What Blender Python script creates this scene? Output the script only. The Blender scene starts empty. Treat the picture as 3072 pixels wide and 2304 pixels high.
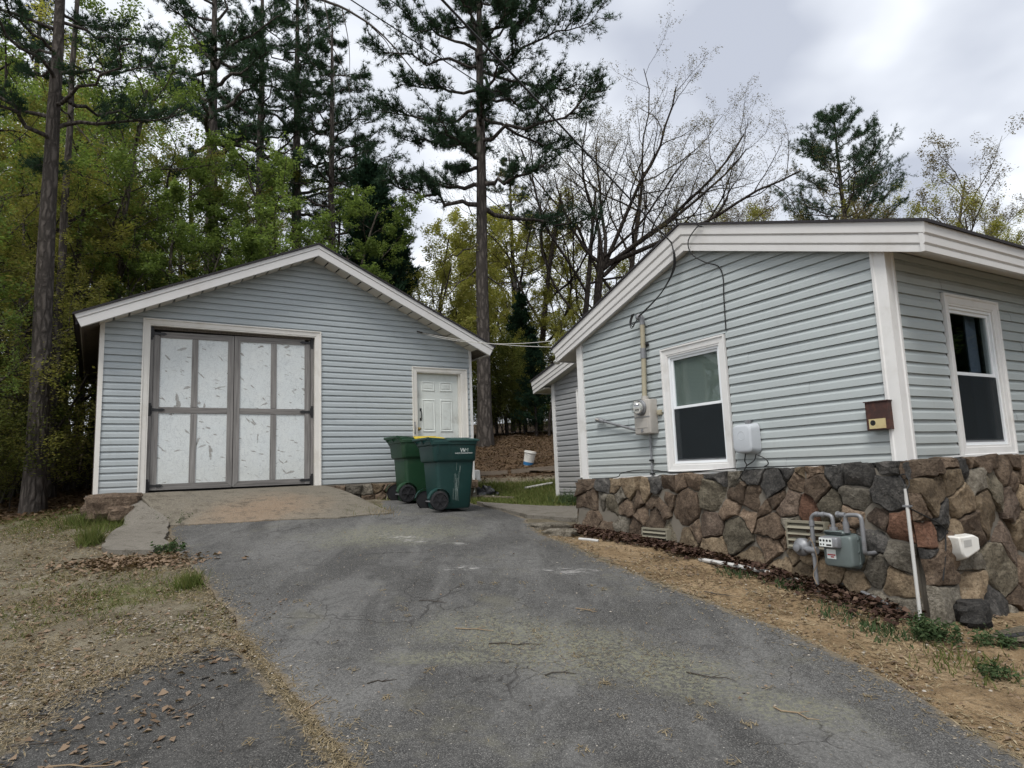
import bpy, math, random
import numpy as np
from mathutils import Vector, Matrix
random.seed(7)
scene = bpy.context.scene
COL = scene.collection
rad = math.radians

# ---------------------------------------------------------------- camera
EYE = np.array([0, 0, 1.6])
PITCH, ROLL = rad(7.47), rad(-2.196)
cam_d = bpy.data.cameras.new('camera'); cam = bpy.data.objects.new('camera', cam_d); COL.objects.link(cam)
cam_d.sensor_width = 36; cam_d.lens = 23.006; cam_d.clip_start = .05; cam_d.clip_end = 2000
fw = Vector((0, math.cos(PITCH), math.sin(PITCH))); up = Vector((0, -math.sin(PITCH), math.cos(PITCH))); rt = Vector((1, 0, 0))
cr, sr = math.cos(ROLL), math.sin(ROLL)
R_, U_ = rt * cr + up * sr, -rt * sr + up * cr
mw = Matrix((R_, U_, -fw)).transposed().to_4x4(); mw.translation = Vector(EYE)
cam.matrix_world = mw
scene.camera = cam

# ---------------------------------------------------------------- node helper
class NT:
    def __init__(s, owner):
        owner.use_nodes = True
        s.t = owner.node_tree; s.t.nodes.clear()
    def a(s, typ, ins=None, **props):
        n = s.t.nodes.new(typ)
        for k, v in props.items(): setattr(n, k, v)
        for k, v in (ins or {}).items():
            sock = n.inputs[k]
            if isinstance(v, bpy.types.NodeSocket): s.t.links.new(v, sock)
            else: sock.default_value = v
        return n
    def math(s, op, x, y=0.0, clamp=False):
        return s.a('ShaderNodeMath', {0: x, 1: y}, operation=op, use_clamp=clamp).outputs[0]
    def vm(s, op, x, y=(0, 0, 0)):
        n = s.a('ShaderNodeVectorMath', {0: x, 1: y}, operation=op)
        return n.outputs['Value'] if op in ('LENGTH', 'DOT_PRODUCT', 'DISTANCE') else n.outputs[0]
    def mix(s, f, c1, c2, blend='MIX'):
        c1 = c1 if isinstance(c1, bpy.types.NodeSocket) else (*c1[:3], 1)
        c2 = c2 if isinstance(c2, bpy.types.NodeSocket) else (*c2[:3], 1)
        return s.a('ShaderNodeMixRGB', {0: f, 1: c1, 2: c2}, blend_type=blend).outputs[0]
    def noise(s, vec, scale, detail=4, rough=.55, dist=0, out=0):
        return s.a('ShaderNodeTexNoise', {'Vector': vec, 'Scale': scale, 'Detail': detail, 'Roughness': rough, 'Distortion': dist}).outputs[out]
    def voro(s, vec, scale, feature='F1', out='Distance', rnd=1.0):
        return s.a('ShaderNodeTexVoronoi', {'Vector': vec, 'Scale': scale, 'Randomness': rnd}, feature=feature).outputs[out]
    def ramp(s, f, stops, interp='LINEAR'):
        n = s.a('ShaderNodeValToRGB', {0: f}); cr = n.color_ramp; cr.interpolation = interp
        while len(cr.elements) < len(stops): cr.elements.new(.5)
        for e, (p, c) in zip(cr.elements, stops):
            e.position = p; e.color = (*c, 1) if isinstance(c, tuple) else (c, c, c, 1)
        return n.outputs[0]
    def smooth(s, x, lo, hi):
        return s.a('ShaderNodeMapRange', {0: x, 1: lo, 2: hi, 3: 0.0, 4: 1.0}, interpolation_type='SMOOTHSTEP').outputs[0]
    def pos(s): return s.a('ShaderNodeNewGeometry').outputs['Position']
    def island(s): return s.a('ShaderNodeNewGeometry').outputs['Random Per Island']
    def objrand(s): return s.a('ShaderNodeObjectInfo').outputs['Random']
    def mapping(s, vec, scale=(1, 1, 1), rot=(0, 0, 0), loc=(0, 0, 0)):
        return s.a('ShaderNodeMapping', {'Vector': vec, 'Location': loc, 'Rotation': rot, 'Scale': scale}).outputs[0]
    def bump(s, h, strength=.3, dist=.01):
        return s.a('ShaderNodeBump', {'Height': h, 'Strength': strength, 'Distance': dist}).outputs[0]
    def out_pbr(s, color, rough=.6, normal=None, metal=0.0, spec=.5, **kw):
        color = color if isinstance(color, bpy.types.NodeSocket) else (*color[:3], 1)
        ins = {'Base Color': color, 'Roughness': rough, 'Metallic': metal, 'Specular IOR Level': spec}
        if normal is not None: ins['Normal'] = normal
        ins.update(kw)
        b = s.a('ShaderNodeBsdfPrincipled', ins)
        s.a('ShaderNodeOutputMaterial', {0: b.outputs[0]})

# ---------------------------------------------------------------- sky, sun, exposure
SUN_EL, SUN_AZ = rad(58), rad(200)          # azimuth clockwise from +y
world = bpy.data.worlds.new('World'); scene.world = world
w = NT(world)
sky = w.a('ShaderNodeTexSky', sky_type='NISHITA', sun_disc=False, sun_elevation=SUN_EL, sun_rotation=SUN_AZ, air_density=1.0, dust_density=2.0)
dirv = w.a('ShaderNodeTexCoord').outputs['Generated']
sep = w.a('ShaderNodeSeparateXYZ', {0: dirv})
zc = w.math('MAXIMUM', sep.outputs[2], 0.0)
den = w.math('ADD', zc, .22)
plane = w.a('ShaderNodeCombineXYZ', {0: w.math('DIVIDE', sep.outputs[0], den), 1: w.math('DIVIDE', sep.outputs[1], den), 2: 0.37}).outputs[0]
n1 = w.noise(plane, 1.55, 4, .52)
n2 = w.noise(plane, .62, 2, .5)
n3 = w.noise(w.mapping(plane, loc=(3.1, 7.7, 0)), 5.0, 3, .6)
cl = w.math('ADD', w.math('MULTIPLY', n1, .62), w.math('MULTIPLY', n2, .38))
cl = w.math('ADD', cl, w.math('MULTIPLY', w.math('SUBTRACT', n3, .5), .17))
# a few heavier clouds, each a patch of the overcast at its own place in the sky
warp = w.vm('ADD', dirv, w.vm('MULTIPLY', w.vm('SUBTRACT', w.noise(plane, 3.3, 2, .6, out=1), (.5, .5, .5)), (.22, .22, .22)))
def lobe(cx, cy, cz, r, amt):
    c = Vector((cx, cy, cz)).normalized()
    d = w.vm('DISTANCE', warp, tuple(c))
    return w.math('MULTIPLY', w.math('SUBTRACT', 1.0, w.smooth(d, r * .25, r * 1.1)), amt)
for args in ((.29, .90, .62, .17, .17), (.40, .90, .60, .13, .10), (.62, .93, .43, .085, .16), (.67, .92, .37, .08, .13), (.60, .93, .39, .07, .08), (.72, .80, .55, .13, .10), (-.18, .93, .38, .10, .10), (-.75, .5, .5, .25, .1), (-.5, -.7, .5, .3, .1), (.6, -.6, .6, .3, .1)):
    cl = w.math('ADD', cl, lobe(*args))
ccol = w.ramp(cl, [(.32, (.66, .67, .675)), (.46, (.53, .547, .57)), (.57, (.41, .428, .462)), (.76, (.275, .293, .337))])
skyc = w.mix(.94, w.mix(1.0, sky.outputs[0], (.10, .10, .10), 'MULTIPLY'), ccol)
bg = w.a('ShaderNodeBackground', {0: skyc, 1: 1.05})
w.a('ShaderNodeOutputWorld', {0: bg.outputs[0]})
sun_d = bpy.data.lights.new('sun', 'SUN'); sun_d.energy = 1.5; sun_d.angle = rad(22); sun_d.color = (1, .97, .93)
sun = bpy.data.objects.new('sun', sun_d); COL.objects.link(sun)
sdir = Vector((math.sin(SUN_AZ) * math.cos(SUN_EL), math.cos(SUN_AZ) * math.cos(SUN_EL), math.sin(SUN_EL)))
sun.rotation_euler = sdir.to_track_quat('Z', 'Y').to_euler(); sun.location = (0, -5, 20)
world.cycles.sampling_method = 'MANUAL'; world.cycles.sample_map_resolution = 256
scene.cycles.adaptive_threshold = .02; scene.cycles.max_bounces = 6; scene.cycles.diffuse_bounces = 3; scene.cycles.glossy_bounces = 3; scene.cycles.transparent_max_bounces = 12
vs = scene.view_settings
vs.view_transform = 'Standard'; vs.look = 'None'; vs.gamma = 1; vs.exposure = 1.05; vs.use_curve_mapping = False

# ---------------------------------------------------------------- mesh helpers
def root_of(o):
    while o.parent: o = o.parent
    return o
def link(name, me, mat=None, parent=None, base=None, smooth=False):
    """me holds world coordinates; they are moved to the thing's own base"""
    n = len(me.vertices)
    co = np.empty(n * 3, np.float32); me.vertices.foreach_get('co', co); co = co.reshape(-1, 3)
    if parent is not None: b = np.array(root_of(parent)['base'])
    else:
        lo, hi = co.min(0), co.max(0)
        b = np.array(base if base is not None else ((lo[0] + hi[0]) / 2, (lo[1] + hi[1]) / 2, lo[2]))
    me.vertices.foreach_set('co', (co - b.astype(np.float32)).ravel()); me.update()
    o = bpy.data.objects.new(name, me); COL.objects.link(o)
    if mat: me.materials.append(mat)
    if parent is not None: o.parent = parent
    else: o.location = b; o['base'] = [float(x) for x in b]
    if smooth:
        me.shade_smooth()
        if smooth is not True: me.set_sharp_from_angle(angle=rad(smooth))
    return o
def tag(o, label=None, cat=None, group=None, kind=None):
    if label: o['label'] = label
    if cat: o['category'] = cat
    if group: o['group'] = group
    if kind: o['kind'] = kind
    return o
def empty(name, loc, label=None, cat=None, group=None):
    o = bpy.data.objects.new(name, None); COL.objects.link(o); o.location = loc
    o['base'] = [float(x) for x in loc]; o.empty_display_size = .2
    return tag(o, label, cat, group)
def np_mesh(name, verts, faces, k):
    """verts (N,3), faces (M,k) as arrays"""
    me = bpy.data.meshes.new(name); m = len(faces)
    me.vertices.add(len(verts)); me.vertices.foreach_set('co', np.asarray(verts, np.float32).ravel())
    me.loops.add(m * k); me.loops.foreach_set('vertex_index', np.asarray(faces, np.int32).ravel())
    me.polygons.add(m); me.polygons.foreach_set('loop_start', np.arange(0, m * k, k, dtype=np.int32))
    me.update(calc_edges=True)
    return me
class MB:
    def __init__(s): s.v = []; s.f = []
    def add(s, vs, fs):
        o = len(s.v); s.v += [tuple(float(c) for c in p) for p in vs]; s.f += [tuple(i + o for i in f) for f in fs]; return s
    def box(s, fn, t0, t1, o0, o1, z0, z1):
        return s.add([fn(t, o, z) for z in (z0, z1) for o in (o0, o1) for t in (t0, t1)],
                     [(0, 2, 3, 1), (4, 5, 7, 6), (0, 1, 5, 4), (2, 6, 7, 3), (0, 4, 6, 2), (1, 3, 7, 5)])
    def prism(s, front, back):
        n = len(front)
        return s.add(list(front) + list(back), [tuple(range(n)), tuple(range(2 * n - 1, n - 1, -1))] + [(i, i + n, (i + 1) % n + n, (i + 1) % n) for i in range(n)])
    def tube(s, pts, r, n=8, caps=True):
        pts = [Vector(p) for p in pts]; rs = r if isinstance(r, (list, tuple)) else [r] * len(pts)
        vs, fs = [], []; ref = None
        for i, p in enumerate(pts):
            d = (pts[min(i + 1, len(pts) - 1)] - pts[max(i - 1, 0)])
            d = d.normalized() if d.length > 1e-9 else Vector((0, 0, 1))
            if ref is None: ref = d.orthogonal().normalized()
            u = (ref - d * ref.dot(d)); u = u.normalized() if u.length > 1e-6 else d.orthogonal().normalized(); ref = u
            v = d.cross(u)
            for k in range(n):
                a = 2 * math.pi * k / n; vs.append(p + (u * math.cos(a) + v * math.sin(a)) * rs[i])
        for i in range(len(pts) - 1):
            for k in range(n): fs.append((i * n + k, i * n + (k + 1) % n, (i + 1) * n + (k + 1) % n, (i + 1) * n + k))
        if caps: fs += [tuple(range(n - 1, -1, -1)), tuple(range((len(pts) - 1) * n, len(pts) * n))]
        return s.add(vs, fs)
    def lathe(s, c, axis, prof, n=20):
        """prof: (distance along axis, radius)"""
        ax = Vector(axis).normalized(); u = ax.orthogonal().normalized(); v = ax.cross(u); c = Vector(c)
        vs = [c + ax * h + (u * math.cos(2 * math.pi * k / n) + v * math.sin(2 * math.pi * k / n)) * r for h, r in prof for k in range(n)]
        fs = [(i * n + k, i * n + (k + 1) % n, (i + 1) * n + (k + 1) % n, (i + 1) * n + k) for i in range(len(prof) - 1) for k in range(n)]
        fs += [tuple(range(n - 1, -1, -1)), tuple(range((len(prof) - 1) * n, len(prof) * n))]
        return s.add(vs, fs)
    def build(s, name, mat=None, parent=None, smooth=False, bevel=0, base=None):
        me = bpy.data.meshes.new(name); me.from_pydata(s.v, [], s.f); me.update()
        o = link(name, me, mat, parent, base, smooth)
        if bevel:
            b = o.modifiers.new('bevel', 'BEVEL'); b.width = bevel; b.segments = 2; b.limit_method = 'ANGLE'; b.angle_limit = rad(40)
        return o
def spline(pts, n=8):
    """Catmull-Rom through pts"""
    P = [np.array(p, float) for p in pts]; P = [2 * P[0] - P[1]] + P + [2 * P[-1] - P[-2]]; out = []
    for i in range(1, len(P) - 2):
        for k in range(n):
            t = k / n; a, b, c, d = P[i - 1], P[i], P[i + 1], P[i + 2]
            out.append(.5 * ((2 * b) + (-a + c) * t + (2 * a - 5 * b + 4 * c - d) * t * t + (-a + 3 * b - 3 * c + d) * t ** 3))
    out.append(P[-2]); return out

# ---------------------------------------------------------------- lie of the land
CP = np.array([(0,-6,-.25),(-6,-4,-.2),(6,-4,-.2),(0,0,0),(-4,0,0),(4,0,0),(0,3,.12),(-4,3.2,.14),(3.6,3,.06),(6.5,4,.1),
(0,5,.33),(-1.2,6.8,.60),(-2,8.2,.82),(-3.4,8.2,.86),(.2,8.2,.72),(1.5,5.4,.36),
(3.25,5.2,.27),(3.06,5.59,.34),(2.87,5.91,.40),(2.66,6.27,.46),(2.43,6.68,.52),(2.0,7.41,.60),(1.55,8.2,.67),(.83,9.44,.74),
(-1.0,9.8,.97),(-2.2,10.2,1.08),(-4.1,9.0,.97),(-5.3,8.6,.9),(-6.2,8.0,.79),(-4.5,5.5,.42),(-5.8,4,.2),(-6.3,9.2,1.1),(-8,10,1.15),(-10,15,1.5),(-13,9,1.0),(-10,4,.3),
(1.0,12.9,1.0),(-.5,14,1.12),(-3,13,1.3),(2,11,.95),(6,9,.6),(5,6.3,.2),(9,8,.4),(-.5,17,1.7),(-.5,20,2.5),(1,24,2.9),(-6,18,1.9),(-6,24,2.6),(-14,22,2.2),(8,18,2.0),(8,26,2.9),(0,40,4.3),(-20,40,4.0),(25,40,4.5),(20,15,1.0),(-25,15,1.2),(0,70,6.5),(-50,60,6),(50,60,6.5),(-40,0,0.2),(40,0,-.2),(0,-40,-1.5)], float)
def _U(r2): return np.where(r2 > 1e-9, r2 * np.log(np.maximum(r2, 1e-9)), 0)
_n = len(CP); _A = np.zeros((_n + 3, _n + 3))
_A[:_n, :_n] = _U(((CP[:, None, :2] - CP[None, :, :2]) ** 2).sum(-1)) + np.eye(_n) * .02
_A[:_n, _n] = 1; _A[:_n, _n + 1:] = CP[:, :2]; _A[_n, :_n] = 1; _A[_n + 1:, :_n] = CP[:, :2].T
_w = np.linalg.solve(_A, np.r_[CP[:, 2], 0, 0, 0])
def gz(x, y):
    x = np.clip(np.asarray(x, float), -55, 55); y = np.clip(np.asarray(y, float), -45, 75)
    s = _w[_n] + _w[_n + 1] * x + _w[_n + 2] * y
    for i in range(_n): s = s + _w[i] * _U((x - CP[i, 0]) ** 2 + (y - CP[i, 1]) ** 2)
    return s
def gp(x, y, dz=0.0): return (x, y, float(gz(x, y)) + dz)
def vnoise(x, y, f, seed=0):
    """cheap smooth value noise, arrays in, about -1..1"""
    x = np.asarray(x, float) * f; y = np.asarray(y, float) * f
    xi, yi = np.floor(x).astype(int), np.floor(y).astype(int); fx, fy = x - xi, y - yi
    fx = fx * fx * (3 - 2 * fx); fy = fy * fy * (3 - 2 * fy)
    def h(a, b): 
        v = np.sin(a * 127.1 + b * 311.7 + seed * 74.7) * 43758.5453
        return (v - np.floor(v)) * 2 - 1
    return (h(xi, yi) * (1 - fx) + h(xi + 1, yi) * fx) * (1 - fy) + (h(xi, yi + 1) * (1 - fx) + h(xi + 1, yi + 1) * fx) * fy

# ---------------------------------------------------------------- frames of the two buildings
YG, YH = rad(32.6), rad(-59.96)
g_ = np.array([math.cos(YG), math.sin(YG), 0]); ng_ = np.array([math.sin(YG), -math.cos(YG), 0])
a_ = -np.array([math.cos(YH), math.sin(YH), 0]); b_ = np.array([-math.sin(YH), math.cos(YH), 0])
G0 = np.array([-5.9917, 9.3789, 0]); H0 = np.array([3.2680, 5.5240, 0])
Z1 = np.array([0, 0, 1.0])
def GP(t, o, z): return G0 + g_ * t + ng_ * o + Z1 * z            # garage front: t right, o out, z height
def GL(d, o, z): return G0 - ng_ * d - g_ * o + Z1 * z            # garage left side wall: d back, o out
def HP(t, o, z): return H0 + a_ * t - b_ * o + Z1 * z             # house gable: t left, o out
def HR(s, o, z): return H0 + b_ * s - a_ * o + Z1 * z             # house right wall: s right, o out
# ---------------------------------------------------------------- materials
def mat(name): return bpy.data.materials.new(name)
def plain(name, col, rough=.6, var=.12, scale=6.0, bump=0.0, metal=0.0, spec=.4, dirt=0.0, dirtcol=(.12, .10, .08)):
    m = mat(name); n = NT(m); p = n.pos()
    nz = n.noise(p, scale, 5, .6)
    c = n.mix(nz, tuple(x * (1 - var) for x in col), tuple(min(1, x * (1 + var)) for x in col))
    if dirt:
        f = n.math('MULTIPLY', n.smooth(n.noise(p, scale * .6, 6, .7), .5, .75), dirt)
        c = n.mix(f, c, dirtcol)
    nrm = n.bump(n.noise(p, scale * 12, 4, .6), bump, .004) if bump else None
    n.out_pbr(c, rough, nrm, metal, spec)
    return m
def wallco(n, yaw):
    """position turned into (along wall, out, height)"""
    return n.a('ShaderNodeVectorRotate', {'Vector': n.pos(), 'Angle': -yaw}, rotation_type='Z_AXIS').outputs[0]

def siding_mat(name, col, yaw):
    m = mat(name); n = NT(m); p = wallco(n, yaw)
    big = n.noise(p, .9, 4, .6); fine = n.noise(n.mapping(p, (3, 3, 60)), 4, 3, .6)
    c = n.mix(big, tuple(x * .93 for x in col), tuple(x * 1.06 for x in col))
    c = n.mix(n.math('MULTIPLY', fine, .10), c, tuple(x * .6 for x in col))
    c = n.mix(n.math('MULTIPLY', n.objrand(), .07), c, tuple(x * .72 for x in col))
    stain = n.smooth(n.noise(n.mapping(p, (2.2, 2.2, .5)), 2.2, 6, .7), .57, .8)
    c = n.mix(n.math('MULTIPLY', stain, .28), c, (.20, .20, .17))
    sp = n.sep = n.a('ShaderNodeSeparateXYZ', {0: p}).outputs[2]
    splash = n.math('MULTIPLY', n.math('SUBTRACT', 1.0, n.smooth(sp, 1.45, 1.95)), n.noise(p, 5, 5, .7))
    c = n.mix(n.math('MULTIPLY', splash, .30), c, (.27, .22, .16))
    n.out_pbr(c, .42, n.bump(n.noise(n.mapping(p, (1, 1, 14)), 9, 4, .6), .10, .004), spec=.35)
    return m
SIDE_G = siding_mat('siding_garage', (.37, .405, .415), YG)
SIDE_H = siding_mat('siding_gable', (.37, .405, .405), YH)
SIDE_R = siding_mat('siding_right', (.37, .405, .405), YG)
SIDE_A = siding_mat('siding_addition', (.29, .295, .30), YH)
TRIM = plain('white_trim', (.63, .625, .61), .5, .10, 3, .05, dirt=.45, dirtcol=(.36, .33, .28))
TRIM_G = plain('cream_trim', (.64, .62, .575), .5, .08, 3, .05, dirt=.35, dirtcol=(.35, .29, .2))
FASCIA = plain('fascia_metal', (.57, .56, .545), .4, .06, 2, .04, dirt=.3, dirtcol=(.38, .35, .3))
SOFFIT = plain('soffit', (.58, .55, .50), .6, .08, 3, .05, dirt=.2)
VINYL = plain('window_vinyl', (.72, .745, .76), .35, .04, 4)
DARK = plain('dark_void', (.012, .012, .012), .9, .3, 4)
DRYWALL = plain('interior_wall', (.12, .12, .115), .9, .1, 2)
SHADE = plain('roller_shade', (.24, .26, .24), .85, .05, 2)
CURTAIN = plain('curtain', (.22, .25, .34), .85, .2, 8)
BLACK_METAL = plain('black_metal', (.012, .012, .013), .5, .3, 12, .1, spec=.5)
CABLE = plain('black_cable', (.012, .012, .012), .6, .2, 10)
CABLE_W = plain('pale_wire', (.42, .41, .38), .5, .2, 10)
PVC = plain('white_pvc', (.42, .415, .395), .4, .1, 8, .05, dirt=.5, dirtcol=(.25, .2, .13))
GALV = plain('grey_pipe', (.20, .205, .215), .45, .25, 14, .15, metal=.3, dirt=.5, dirtcol=(.10, .08, .07))
METERGREY = plain('meter_paint', (.36, .34, .31), .5, .1, 10, .06, dirt=.3, dirtcol=(.2, .17, .12))
VENT = plain('vent_paint', (.20, .185, .14), .6, .15, 8, .1, dirt=.5)
CONDUIT = plain('tan_conduit', (.31, .28, .20), .6, .12, 10, .08, dirt=.4)
GASGREEN = plain('gas_meter_paint', (.105, .128, .125), .42, .14, 10, .08, dirt=.45, dirtcol=(.09, .10, .10))
PLASTIC_G = plain('grey_plastic', (.42, .445, .47), .42, .05, 6, .04)
WHITE_PL = plain('white_plastic', (.70, .69, .65), .4, .08, 8, .04, dirt=.5, dirtcol=(.32, .27, .2))
BUCKET_CLEAR = plain('cloudy_plastic', (.58, .58, .57), .4, .25, 9, .05, dirt=.7, dirtcol=(.15, .14, .13))
BLUE = plain('blue_print', (.03, .16, .36), .5, .15, 10)
BIN_DK = plain('bin_dark_green', (.006, .034, .031), .42, .14, 5, .08, spec=.45, dirt=.35, dirtcol=(.05, .075, .065))
BIN_GR = plain('bin_green', (.009, .04, .017), .45, .14, 5, .08, spec=.45, dirt=.3, dirtcol=(.05, .07, .04))
LID_DK = plain('lid_dark_green', (.014, .05, .044), .38, .15, 4, .08, spec=.5, dirt=.4, dirtcol=(.10, .13, .11))
LID_Y = plain('lid_yellow', (.50, .38, .03), .45, .15, 5, .06, dirt=.4, dirtcol=(.2, .14, .03))
RUBBER = plain('wheel_rubber', (.014, .014, .016), .6, .3, 16, .15, dirt=.5, dirtcol=(.05, .045, .04))
INK = plain('white_ink', (.62, .65, .63), .6, .1, 30)
INK_K = plain('dark_ink', (.03, .03, .03), .6, .1, 30)
INK_R = plain('red_ink', (.36, .05, .05), .6, .1, 30)
LABEL = plain('tan_label', (.46, .38, .20), .55, .2, 20, dirt=.6, dirtcol=(.25, .10, .03))
ENTRY = plain('entry_door_paint', (.58, .61, .58), .55, .14, 3.5, .06, dirt=.7, dirtcol=(.30, .29, .26))
BRASS = plain('brass', (.35, .25, .09), .35, .2, 20, metal=.8)
SCRATCH = plain('scratches', (.30, .36, .33), .7, .2, 30)
BAG = plain('black_bag', (.018, .018, .02), .28, .3, 12, .2, spec=.6)
BOARD = plain('old_board', (.16, .13, .10), .8, .3, 9, .3)
MORTAR = plain('mortar', (.135, .12, .098), .9, .30, 5, .8, dirt=.75, dirtcol=(.09, .08, .065))

def rusty():
    m = mat('rusty_steel'); n = NT(m); p = n.pos()
    f = n.noise(p, 14, 6, .7)
    c = n.ramp(f, [(.3, (.022, .009, .007)), (.5, (.042, .015, .011)), (.68, (.085, .03, .016))])
    n.out_pbr(c, .72, n.bump(n.noise(p, 70, 5, .7), .35, .004)); return m
RUST = rusty()

def glass():
    m = mat('window_glass'); n = NT(m)
    ge = n.a('ShaderNodeNewGeometry'); cs = n.math('ABSOLUTE', n.vm('DOT_PRODUCT', ge.outputs['Normal'], ge.outputs['Incoming']))
    fr = n.math('POWER', n.math('SUBTRACT', 1.0, cs), 5.0)
    nrm = n.bump(n.noise(n.pos(), 1.6, 2), .06, .02)
    gl = n.a('ShaderNodeBsdfGlossy', {'Color': (.92, .96, 1, 1), 'Roughness': .015, 'Normal': nrm})
    tr = n.a('ShaderNodeBsdfTransparent', {'Color': (.80, .84, .83, 1)})
    fac = n.math('ADD', n.math('MULTIPLY', fr, .95), .055, True)
    mx = n.a('ShaderNodeMixShader', {0: fac, 1: tr.outputs[0], 2: gl.outputs[0]})
    n.a('ShaderNodeOutputMaterial', {0: mx.outputs[0]}); return m
GLASS = glass()

def screen():
    m = mat('insect_screen'); n = NT(m)
    d = n.a('ShaderNodeBsdfDiffuse', {'Color': (.026, .031, .034, 1)}); t = n.a('ShaderNodeBsdfTransparent')
    mx = n.a('ShaderNodeMixShader', {0: .62, 1: t.outputs[0], 2: d.outputs[0]})
    n.a('ShaderNodeOutputMaterial', {0: mx.outputs[0]}); return m
SCREEN = screen()

def osb():
    m = mat('painted_osb'); n = NT(m); p = wallco(n, YG)
    paint = n.mix(n.noise(p, 3.2, 4), (.58, .625, .635), (.66, .68, .655))
    zz = n.a('ShaderNodeSeparateXYZ', {0: p}).outputs[2]
    grime = n.math('MULTIPLY', n.math('SUBTRACT', 1.0, n.smooth(zz, 1.55, 2.2)), n.noise(p, 6, 6, .7))
    paint = n.mix(n.math('MULTIPLY', grime, .45), paint, (.38, .36, .29))
    col = paint; h = None
    for i, (ang, sx, sy, thr, off) in enumerate(((.35, 9, 30, .990, 0), (1.35, 7, 24, .990, 3.3), (2.35, 12, 44, .988, 7.1), (1.75, 5, 15, .992, 11.7), (2.9, 16, 60, .986, 5.2))):
        q = n.vm('ADD', n.vm('MULTIPLY', n.a('ShaderNodeVectorRotate', {'Vector': p, 'Angle': ang}, rotation_type='Y_AXIS').outputs[0], (sx, 0, sy)), (off, 0, off))
        q = n.vm('ADD', q, n.vm('MULTIPLY', n.noise(p, 22, 4, out=1), (.9, .9, .9)))
        rc = n.a('ShaderNodeSeparateColor', {0: n.voro(q, 1.0, out='Color')}).outputs[0]
        ed = n.voro(q, 1.0, 'DISTANCE_TO_EDGE')
        edge = n.math('MULTIPLY', n.math('SUBTRACT', 1.0, n.smooth(ed, .0, .06)), n.smooth(rc, .45, .6))
        col = n.mix(n.math('MULTIPLY', edge, .34), col, (.30, .32, .34))
        bare = n.math('MULTIPLY', n.smooth(rc, thr, thr + .004), n.smooth(ed, .03, .10))
        col = n.mix(n.math('MULTIPLY', bare, n.math('ADD', .35, n.math('MULTIPLY', n.noise(p, 30, 3), .7))), col, (.17, .15, .125))
        h = rc if h is None else n.math('ADD', h, rc)
    n.out_pbr(col, .6, n.bump(h, .35, .002)); return m
OSB = osb()

def wood(name, col, vertical=True, dark=.5):
    m = mat(name); n = NT(m); p = wallco(n, YG)
    q = n.mapping(p, (40, 40, 1.6) if vertical else (1.6, 40, 40))
    q = n.vm('ADD', q, n.vm('MULTIPLY', n.a('ShaderNodeCombineXYZ', {0: n.objrand(), 1: n.objrand(), 2: n.objrand()}).outputs[0], (37, 11, 23)))
    gr = n.noise(q, 1.0, 5, .65, .4)
    c = n.ramp(gr, [(.28, tuple(x * dark for x in col)), (.5, col), (.72, tuple(min(1, x * 1.38) for x in col))])
    c = n.mix(n.math('MULTIPLY', n.objrand(), .22), c, tuple(x * .62 for x in col))
    n.out_pbr(c, .85, n.bump(gr, .5, .003), spec=.2); return m
WOOD_V = wood('weathered_wood_upright', (.215, .205, .195))
WOOD_H = wood('weathered_wood_level', (.19, .18, .17), False)
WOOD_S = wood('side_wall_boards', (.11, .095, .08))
WOOD_ROT = wood('raw_wood', (.16, .07, .025))

def shingle():
    m = mat('asphalt_shingle'); n = NT(m); p = n.pos()
    c = n.mix(n.noise(p, 60, 4, .7), (.018, .017, .019), (.05, .047, .05))
    n.out_pbr(c, .95, n.bump(n.noise(p, 90, 3), .5, .004), spec=.2); return m
SHINGLE = shingle()

def stone_mat(name, c1, c2, c3):
    m = mat(name); n = NT(m); p = n.pos()
    q = n.vm('ADD', p, n.vm('MULTIPLY', n.a('ShaderNodeCombineXYZ', {0: n.objrand(), 1: n.objrand(), 2: n.objrand()}).outputs[0], (9, 5, 7)))
    f = n.noise(q, 6, 8, .72, .6)
    c = n.ramp(f, [(.34, c1), (.5, c2), (.64, c3)])
    layer = n.noise(n.mapping(q, (2, 2, 16), (.3, .2, 0)), 3, 5, .7)
    c = n.mix(n.math('MULTIPLY', n.smooth(layer, .5, .68), .55), c, tuple(x * .5 for x in c2))
    seam = n.smooth(n.noise(n.mapping(q, (1, 1, 3.5), (.5, .3, .2)), 7, 7, .8, .8), .55, .63); c = n.mix(n.math('MULTIPLY', seam, .5), c, tuple(x * .45 for x in c1))
    fine = n.noise(q, 46, 4, .75); c = n.mix(n.math('MULTIPLY', n.smooth(fine, .5, .66), .55), c, c3); c = n.mix(n.math('MULTIPLY', n.smooth(fine, .5, .36), .6), c, tuple(x * .55 for x in c1))
    lich = n.smooth(n.noise(q, 11, 6, .75), .60, .72)
    c = n.mix(n.math('MULTIPLY', lich, .5), c, (.21, .20, .16))
    rv = n.ramp(n.objrand(), [(0, .6), (.35, .9), (.7, 1.1), (1, 1.5)]); c = n.mix(1.0, c, rv, 'MULTIPLY')
    bh = n.math('ADD', n.noise(q, 9, 8, .72), n.math('MULTIPLY', n.voro(q, 8), .5))
    n.out_pbr(c, .88, n.bump(bh, 1.0, .045), spec=.25); return m
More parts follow.
